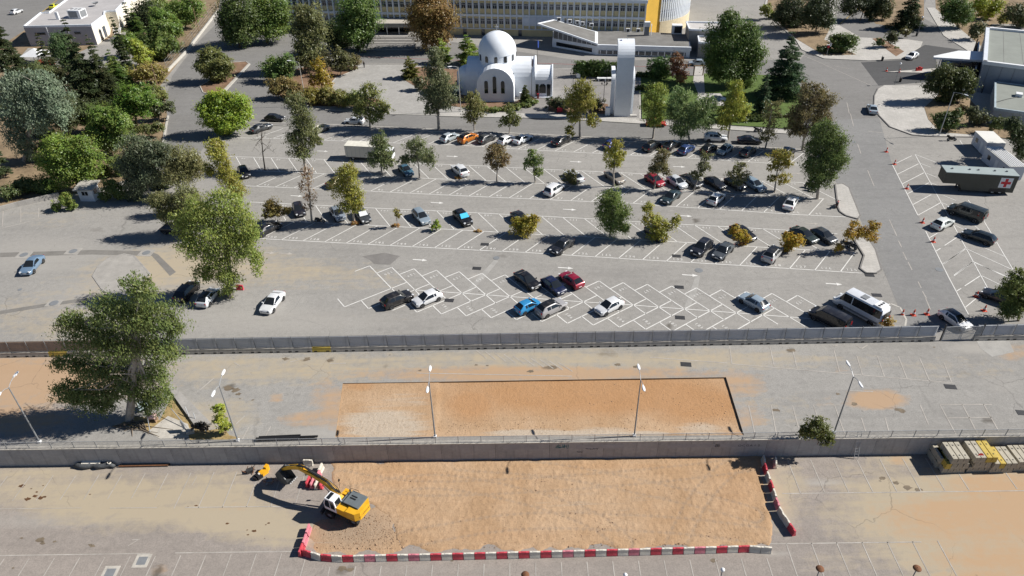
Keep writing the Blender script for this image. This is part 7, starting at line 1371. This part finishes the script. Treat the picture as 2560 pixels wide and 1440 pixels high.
wheels(tl, (2.6, 3.8), 1.2, .5); ob('landing_leg', MB().box(-2.6, -2.4, -.9, -.7, 0, 1.6), M['dark_steel'], tl); ob('landing_leg', MB().box(-2.6, -2.4, .7, .9, 0, 1.6), M['dark_steel'], tl); ob('wheel_arch', MB().box(1.9, 4.5, -1.412, -1.39, .52, 1.1), M['black'], tl)
def cabin(pts, h, label, ribs, doors):
    P = [Vector(p) for p in pts]; c = sum(P, Vector())/4; ax = (P[1]-P[0]); a = math.atan2(ax.y, ax.x); w_, d_ = ax.length, (P[3]-P[0]).length; t = thing('site_cabin', label, 'cabin', (c.x, c.y, 0), a, 'white site cabins')
    ob('wall', MB().box(-w_/2, w_/2, -d_/2, d_/2, .1, h), mat('cabin_wall', (.56, .58, .62), .6, .06, .5), t); r_ = ob('roof', MB().box(-w_/2-.08, w_/2+.08, -d_/2-.08, d_/2+.08, h, h+.12), mat('cabin_roof', (.66, .65, .61), .7, .1, .4), t)
    for i in range(ribs): ob('roof_rib', MB().box(-w_/2+(i+.5)*w_/ribs-.05, -w_/2+(i+.5)*w_/ribs+.05, -d_/2, d_/2, h+.12, h+.2), M['white_paint'], r_)
    for k, (f, w2, z0_, z1_) in enumerate(doors): y = -d_/2+f*d_; ob('door' if z0_ < .3 else 'window', MB().box(-w_/2-.04, -w_/2, y-w2/2, y+w2/2, z0_, z1_), M['white_paint'] if z0_ < .3 else M['glass'], t)
    return t
cabin([(89.7, 124.9, 0), (92.9, 124.5, 0), (94.3, 129.9, 0), (91.0, 130.3, 0)], 2.6, 'white flat-roofed site cabin beside the scooter', 0, ((.3, .9, .1, 2.1), (.7, .9, 1.1, 1.9))); cabin([(87.45, 114.8, 0), (90.3, 114.7, 0), (92.3, 122.75, 0), (89.55, 122.9, 0)], 2.6, 'white ribbed-roof site cabin behind the dark trailer', 7, ((.45, .9, .1, 2.1), (.75, .9, 1.1, 1.9), (.15, .7, 1.2, 1.9)))
# ---------------------------------------------------------------- motorbikes and scooters
def moto(u, v, ang, col, label, top=False):
    p = G(u, v); t = thing('motorbike', label, 'motorbike', p, ang, 'parked motorbikes')
    for x in (-.62, .62):
        b = MB().lathe([(.2, -.06), (.3, -.05), (.3, .05), (.2, .06)], n=14); b.v = [(a, c, d) for a, d, c in b.v]; o = ob('wheel', b, M['rubber'], t, (x, 0, .3)); b = MB().lathe([(.2, 0), (0, .0)], n=10); b.v = [(a, c, d) for a, d, c in b.v]; ob('rim', b, M['steel'], o)
    ob('body', MB().tube([(-.75, 0, .7), (-.4, 0, .62), (0, 0, .5), (.3, 0, .62), (.5, 0, .85)], [.1, .18, .17, .16, .12], 8), M['tint'], t, color=col, smooth=True); ob('seat', MB().tube([(-.7, 0, .82), (-.3, 0, .8), (.02, 0, .74)], [.1, .14, .1], 7), M['black'], t, smooth=True)
    ob('fork', MB().tube([(.62, 0, .3), (.42, 0, 1.0)], .05, 6), M['steel'], t); ob('handlebar', MB().tube([(.32, -.34, 1.05), (.44, -.1, 1.0), (.44, .1, 1.0), (.32, .34, 1.05)], .025, 5), M['black'], t); ob('headlight', MB().lathe([(.0, -.1), (.1, 0), (0, .06)], (.52, 0, .9), 8), M['lamp_clear'], t); ob('engine', MB().obox((-.02, 0, .36), (.45, .28, .3)), M['dark_steel'], t)
    if top: ob('top_box', MB().obox((-.85, 0, .98), (.38, .42, .32)), M['black'], t)
    return t
for a in ((1895, 330, ST, (.02, .02, .02), 'black scooter on the far kerb of the street', True), (1997, 334, ST, (.3, .32, .34), 'pale scooter on the far kerb by the corner tree', False), (2378, 352, ST, (.02, .02, .025), 'black scooter on the forecourt kerb beside the cabins', True), (2022, 470, R(-40), (.05, .05, .055), 'dark motorbike under the large dense eucalyptus', False), (2030, 478, R(-40), (.25, .26, .27), 'grey motorbike beside the dark one under the large eucalyptus', False), (2092, 516, R(60), (.35, .02, .02), 'red motorbike at the paved island edge', True), (2112, 614, R(120), (.03, .03, .03), 'black motorbike under the golden tree', True), (2130, 620, R(110), (.1, .1, .1), 'grey motorbike under the golden tree on the island', False), (800, 556, ST, (.02, .02, .02), 'black motorbike in the shade beside the silver-blue hatchback', False), (905, 132, ST, (.25, .25, .26), 'motorbike by the entrance steps of the yellow block', True), (897, 126, R(60), (.02, .02, .03), 'black motorbike by the entrance steps of the yellow block', False)): moto(*a)
# ---------------------------------------------------------------- people
def person(u, v, ang, top, legs, label):
    p = G(u, v); t = thing('person', label, 'person', p, ang, None)
    J = [((0, 0, .92), .16), ((0, 0, 1.15), .15), ((0, 0, 1.40), .17), ((0, 0, 1.53), .06), ((0, 0, 1.60), .075), ((.02, 0, 1.70), .10), ((.01, 0, 1.78), .07)]
    vs = [j[0] for j in J]; rr = [j[1] for j in J]; ed = [(i, i+1) for i in range(6)]
    for s in (-1, 1):
        o = len(vs); vs += [(0, s*.2, 1.40), (.03, s*.25, 1.13), (.12, s*.24, .90), (.16, s*.23, .82)]; rr += [.07, .05, .04, .035]; ed += [(2, o), (o, o+1), (o+1, o+2), (o+2, o+3)]
        o = len(vs); vs += [(0, s*.1, .86), (.05*s, s*.1, .48), (.03*s-.03, s*.1, .09), (.03*s+.12, s*.11, .04)]; rr += [.10, .07, .05, .045]; ed += [(0, o), (o, o+1), (o+1, o+2), (o+2, o+3)]
    me = bpy.data.meshes.new('body'); me.from_pydata(vs, ed, []); o = ob('body', me, None, t); sk = o.modifiers.new('skin', 'SKIN')
    for i, d in enumerate(me.skin_vertices[0].data): d.radius = (rr[i], rr[i]); d.use_root = (i == 0)
    ss = o.modifiers.new('sub', 'SUBSURF'); ss.levels = ss.render_levels = 1
    m_, t_, p_ = nodes('clothed_body'); z = N(t_, 'ShaderNodeSeparateXYZ'); t_.links.new(coord(t_), z.inputs[0]); c1 = mix(t_, ramp(t_, z.outputs[2], .93, .95), legs, top); c2 = mix(t_, ramp(t_, z.outputs[2], 1.53, 1.55), c1, (.35, .2, .14)); t_.links.new(c2, p_.inputs['Base Color']); me.materials.append(m_)
    ob('hair', MB().lathe([(.10, -.02), (.105, .04), (.08, .1), (0, .13)], (0, 0, 1.74), 10), M['black'], t, smooth=True)
person(911, 170, R(70), (.02, .02, .025), (.025, .025, .03), 'person in black standing at the plaza corner by the hedge'); person(2453, 234, R(140), (.03, .03, .05), (.04, .04, .05), 'person in dark clothes in the shade beside the modern building')
# ---------------------------------------------------------------- excavator
ym = mat('excavator_yellow', (.70, .36, .012), .45, .12, 1.2, c2=(.74, .42, .03)); ex = thing('excavator', 'yellow wheeled excavator with white cab and long boom reaching left', 'excavator', (-17.55, 47.75, LOW), R(-20))
und = ob('chassis', MB().box(-2.1, 1.9, -.55, .55, .55, 1.05).box(-1.0, .9, -.85, .85, .75, 1.1).box(-2.5, -2.3, -1.2, 1.2, .3, .75), M['dark_steel'], ex)
for x in (-1.45, 1.35):
    for s in (-1, 1):
        b = MB().lathe([(.25, -.22), (.48, -.24), (.52, -.18), (.52, .18), (.48, .24), (.25, .22)], n=18); b.v = [(a, c, d) for a, d, c in b.v]; o = ob('wheel', b, M['rubber'], ex, (x, s*.98, .52)); b = MB().lathe([(.27, .16), (.12, .10), (0, .12)], n=12); b.v = [(a, s*c, d) for a, d, c in b.v]; ob('rim', b, M['grey_steel'], o)
        for k in range(10): a = k*.628; ob('tread_lug', MB().obox((x+math.cos(a)*.53, s*.98, .52+math.sin(a)*.53), (.07, .4, .06), M=Matrix.Rotation(-a, 3, 'Y')), M['rubber'], ex)
TR = Matrix.Rotation(R(-8), 4, 'Z')       # superstructure is turned on the chassis
def up_(nm, b, m_, par=None, smooth=False):
    b.v = [tuple((TR @ Vector((*v, 1)).to_4d()).xyz) for v in b.v]; return ob(nm, b, m_, par or ex, smooth=smooth)
up_('turntable', MB().lathe([(.75, 1.05), (.75, 1.3)], n=20), M['dark_steel'])
up_('deck', MB().box(-1.1, 1.9, -1.25, 1.25, 1.3, 1.55), ym)
b = MB().prism([(1.0, -1.27), (2.05, -1.2), (2.45, -.75), (2.5, .75), (2.05, 1.2), (1.0, 1.27)], 1.3, 2.35); cw = up_('counterweight', b, ym)
up_('engine_hood', MB().box(.2, 2.05, -.5, 1.15, 2.35, 2.52).box(-.2, .2, -.45, 1.1, 1.55, 2.3), mat('hood_grey', (.13, .15, .16), .6), None); up_('hood_vent', MB().box(.5, 1.2, .2, .35, 2.52, 2.56).box(.5, 1.2, .5, .62, 2.52, 2.56), M['black'])
up_('side_panel', MB().box(-.3, 1.0, -1.26, -.5, 1.55, 2.2).box(-.9, 1.0, .55, 1.26, 1.55, 2.15), ym)
cabp = [(-1.75, 1.35), (-1.8, 2.1), (-1.5, 3.05), (-.35, 3.05), (-.2, 2.2), (-.2, 1.35)]; b = MB().yprism(cabp, -1.28, -.28); cab = up_('cab', b, M['white_paint'])
up_('cab_window', MB().yprism([(-1.62, 1.75), (-1.66, 2.1), (-1.42, 2.85), (-1.0, 2.85), (-1.0, 1.75)], -1.3, -1.27).yprism([(-.88, 1.75), (-.88, 2.85), (-.5, 2.85), (-.36, 2.2), (-.36, 1.75)], -1.3, -1.27), M['glass'], cab); up_('cab_windshield', MB().add([(-1.80, -1.18, 1.75), (-1.80, -.38, 1.75), (-1.82, -.38, 2.1), (-1.54, -.38, 2.95), (-1.54, -1.18, 2.95), (-1.82, -1.18, 2.1)], [(0, 5, 2, 1), (5, 4, 3, 2)]), M['glass'], cab)
up_('cab_rear_window', MB().add([(-.17, -1.15, 2.25), (-.17, -.4, 2.25), (-.32, -.4, 2.95), (-.32, -1.15, 2.95)], [(0, 1, 2, 3)]), M['glass'], cab); up_('roof_hatch', MB().box(-1.35, -.95, -1.2, -.36, 3.05, 3.08), M['glass'], cab)
XS = lambda x: -.4+(x+.4)*1.17
def link(nm, pts, ws, th, m_):            # boom piece: plate profile along pts (x,z), width ws, thickness th in y
    b = MB(); P = [Vector((XS(x), 0, z)) for x, z in pts]; V_ = []
    for i, p in enumerate(P): t_ = (P[min(i+1, len(P)-1)]-P[max(i-1, 0)]).normalized(); n = Vector((-t_.z, 0, t_.x))*ws[i]/2; V_ += [p+n+Vector((0, -th/2, 0)), p+n+Vector((0, th/2, 0)), p-n+Vector((0, th/2, 0)), p-n+Vector((0, -th/2, 0))]
    fs = [(i*4+k, i*4+(k+1) % 4, (i+1)*4+(k+1) % 4, (i+1)*4+k) for i in range(len(P)-1) for k in range(4)]+[(0, 3, 2, 1), tuple(len(P)*4-4+k for k in range(4))]; b.add([tuple(v) for v in V_], fs); b.v = [(x, y+.18, z) for x, y, z in b.v]; return up_(nm, b, m_)
link('boom', [(-.4, 1.6), (-1.1, 2.6), (-2.1, 3.35), (-3.4, 3.75), (-5.0, 3.9)], [.5, .62, .6, .5, .36], .42, ym); link('stick', [(-4.5, 4.25), (-5.2, 3.9), (-6.4, 3.15), (-7.3, 2.35)], [.22, .5, .38, .24], .36, ym)
def cyl(nm, a, c, r, y=.18):
    a, c = (XS(a[0]), a[1]), (XS(c[0]), c[1]); mid = tuple(lerp(a[k], c[k], .6) for k in (0, 1)); up_(nm, MB().tube([(a[0], y, a[1]), (mid[0], y, mid[1])], r, 8), M['dark_steel']); up_('piston_rod', MB().tube([(mid[0], y, mid[1]), (c[0], y, c[1])], r*.55, 6), M['steel'])
cyl('hydraulic_cylinder', (-.9, 1.55), (-2.3, 3.2), .1, -.12); cyl('hydraulic_cylinder', (-.9, 1.55), (-2.3, 3.2), .1, .48); cyl('hydraulic_cylinder', (-2.6, 3.95), (-4.6, 4.35), .09); cyl('hydraulic_cylinder', (-5.0, 4.25), (-6.9, 3.05), .08)
for k in range(4): up_('hose', MB().tube([(XS(x_), y_, z_) for x_, y_, z_ in ((-.5, .02+k*.1, 2.0), (-1.0, .02+k*.1, 3.0+.08*k), (-1.9, .02+k*.1, 3.75), (-3.2, .05+k*.09, 4.07), (-4.3, .1+k*.05, 4.4), (-5.1, .1+k*.05, 4.3))], .04, 5), M['black'])
BX = XS(-7.2); bk = MB(); prof = [(0, .25), (-.35, .05), (-.62, -.35), (-.55, -.85), (-.15, -1.15), (.25, -1.1), (.62, -.85)]; n = len(prof)
V_ = [(BX+x*1.4, -.6+.18, 2.15+z*1.4) for x, z in prof]+[(BX+x*1.4, .6+.18, 2.15+z*1.4) for x, z in prof]
bk.add(V_, [(i, i+1, n+i+1, n+i) for i in range(n-1)]+[tuple(range(n)), tuple(range(2*n-1, n-1, -1))]); up_('bucket', bk, mat('worn_bucket_steel', (.11, .115, .12), .5, .3, 2, metal=.5))
for k in range(5): up_('bucket_tooth', MB().obox((BX+.98, -.48+.18+k*.24, 2.15-1.12), (.3, .1, .09), M=Matrix.Rotation(R(-35), 3, 'Y')), M['steel'])
up_('bucket_linkage', MB().tube([(XS(-7.0), .18, 2.75), (XS(-7.35), .18, 2.45), (XS(-7.3), .18, 2.25)], .11, 6).tube([(XS(-6.9), .3, 3.0), (XS(-7.35), .3, 2.5)], .08, 6), M['dark_steel'])
up_('exhaust', MB().tube([(.1, .8, 2.5), (.1, .8, 2.95)], .07, 8), M['dark_steel']); up_('handrail', MB().tube([(-.2, 1.2, 2.15), (-.2, 1.2, 2.6), (.9, 1.2, 2.75), (.9, 1.2, 2.4)], .025, 5), M['black']); up_('mirror', MB().tube([(-1.6, 1.1, 1.9), (-1.7, 1.3, 2.9)], .02, 5).obox((-1.7, 1.3, 2.9), (.08, .2, .3)), M['black'])
b = MB()
for i, chh in enumerate('LIEBHERR'):
    vs_, fs_ = digit_mesh(chh); b.add([(2.51, -.72+i*.21+v_.x*.26, 1.72+v_.y*.3) for v_ in vs_], fs_)
up_('lettering', b, M['black'], cw)
# ---------------------------------------------------------------- clutter in the corner under the big tree
def pole_(u, v, u2, v2, z2, label, m_=None):
    a, c = G(u, v, .05), G(u2, v2, z2); o = ob('leaning_pole', MB().tube([tuple(a), tuple(c)], .045, 6), m_ or M['steel']); tag(o, label, 'pole', 'poles in the corner under the big tree')
pole_(474, 1076, 428, 1022, 1.2, 'grey leaning pole behind the concrete pad'); pole_(515, 1080, 505, 1053, .9, 'short upright pole beside the dark clump'); pole_(475, 1048, 463, 1017, .9, 'short pole on the weedy slope'); pole_(490, 1052, 483, 1032, .9, 'second short pole on the weedy slope'); pole_(375, 1080, 369, 1045, 1.3, 'pole at the edge of the concrete pad near the barrel')
bl_ = thing('water_barrel', 'pale pink barrel on a rough stand under the big tree', 'barrel', G(384, 1052)); b = MB().tube([(-.4, 0, .75), (.4, 0, .75)], .38, 12); ob('barrel', b, mat('pink_barrel', (.55, .38, .36), .6), bl_, smooth=False); ob('stand', MB().box(-.45, -.35, -.35, .35, 0, .4).box(.35, .45, -.35, .35, 0, .4), M['wood'], bl_)
o = ob('tin_sheet', MB().obox((0, 0, 0), (1.9, 1.1, .04), M=Matrix.Rotation(R(30), 3, 'X') @ Matrix.Rotation(R(25), 3, 'Z')), mat('pale_blue_sheet', (.50, .60, .62), .6), None, G(372, 1022)+Vector((0, 0, .9))); tag(o, 'pale blue sheet leaning beside the barrel under the big tree', 'sheet')
o = ob('rubble_block', MB().obox((0, 0, .2), (.8, .6, .5), .3), M['concrete_pale'], None, G(477, 1082)); tag(o, 'broken concrete block at the end of the pad', 'concrete block')
o = ob('signboard', MB().box(-.4, .4, -.03, .03, .3, 1.5).box(-.35, -.3, -.03, .03, 0, .3).box(.3, .35, -.03, .03, 0, .3), M['steel'], None, G(463, 1078), R(-40)); tag(o, 'small grey board standing beside the broken block', 'board')
ro = MB(); q = random.Random(3)
for k in range(9): u0, v0 = 335+q.uniform(-20, 30), 1055+q.uniform(-4, 6); ro.tube([G(u0, v0, .12), G(u0+q.uniform(-60, 40), v0+q.uniform(4, 14), .1), G(u0+q.uniform(-100, 80), v0+q.uniform(14, 32), .02)], [.12, .08, .03], 5)
ob('root', ro, M['bark'], [o for o in bpy.data.objects if o.name == 'eucalyptus_tree'][0]).matrix_parent_inverse = Matrix.Translation(-G(325, 1048))
sgp = thing('no_entry_sign', 'round red road sign at the edge of the island statue shrub', 'sign', G(2066, 140)); ob('post', MB().tube([(0, 0, 0), (0, 0, 2.6)], .035, 6), M['steel'], sgp); b = MB().lathe([(0, 0), (.35, 0), (.35, .02), (0, .02)], n=16); b.v = [(x, z-.04, y+2.4) for x, y, z in b.v]; ob('sign_disc', b, red, sgp)
for u, v, l in ((2205, 152, 'dark litter bin on the island pavement'), (2250, 205, 'dark board stand at the tip of the forecourt'), (2291, 90, 'dark litter bin under the island lamp')):
    t = thing('litter_bin', l, 'bin', G(u, v), 0, None); ob('body', MB().lathe([(.25, 0), (.32, .9), (.3, .95), (0, .9)], n=12), M['black'], t); ob('post', MB().box(-.05, .05, .3, .38, 0, 1.2), M['dark_steel'], t)
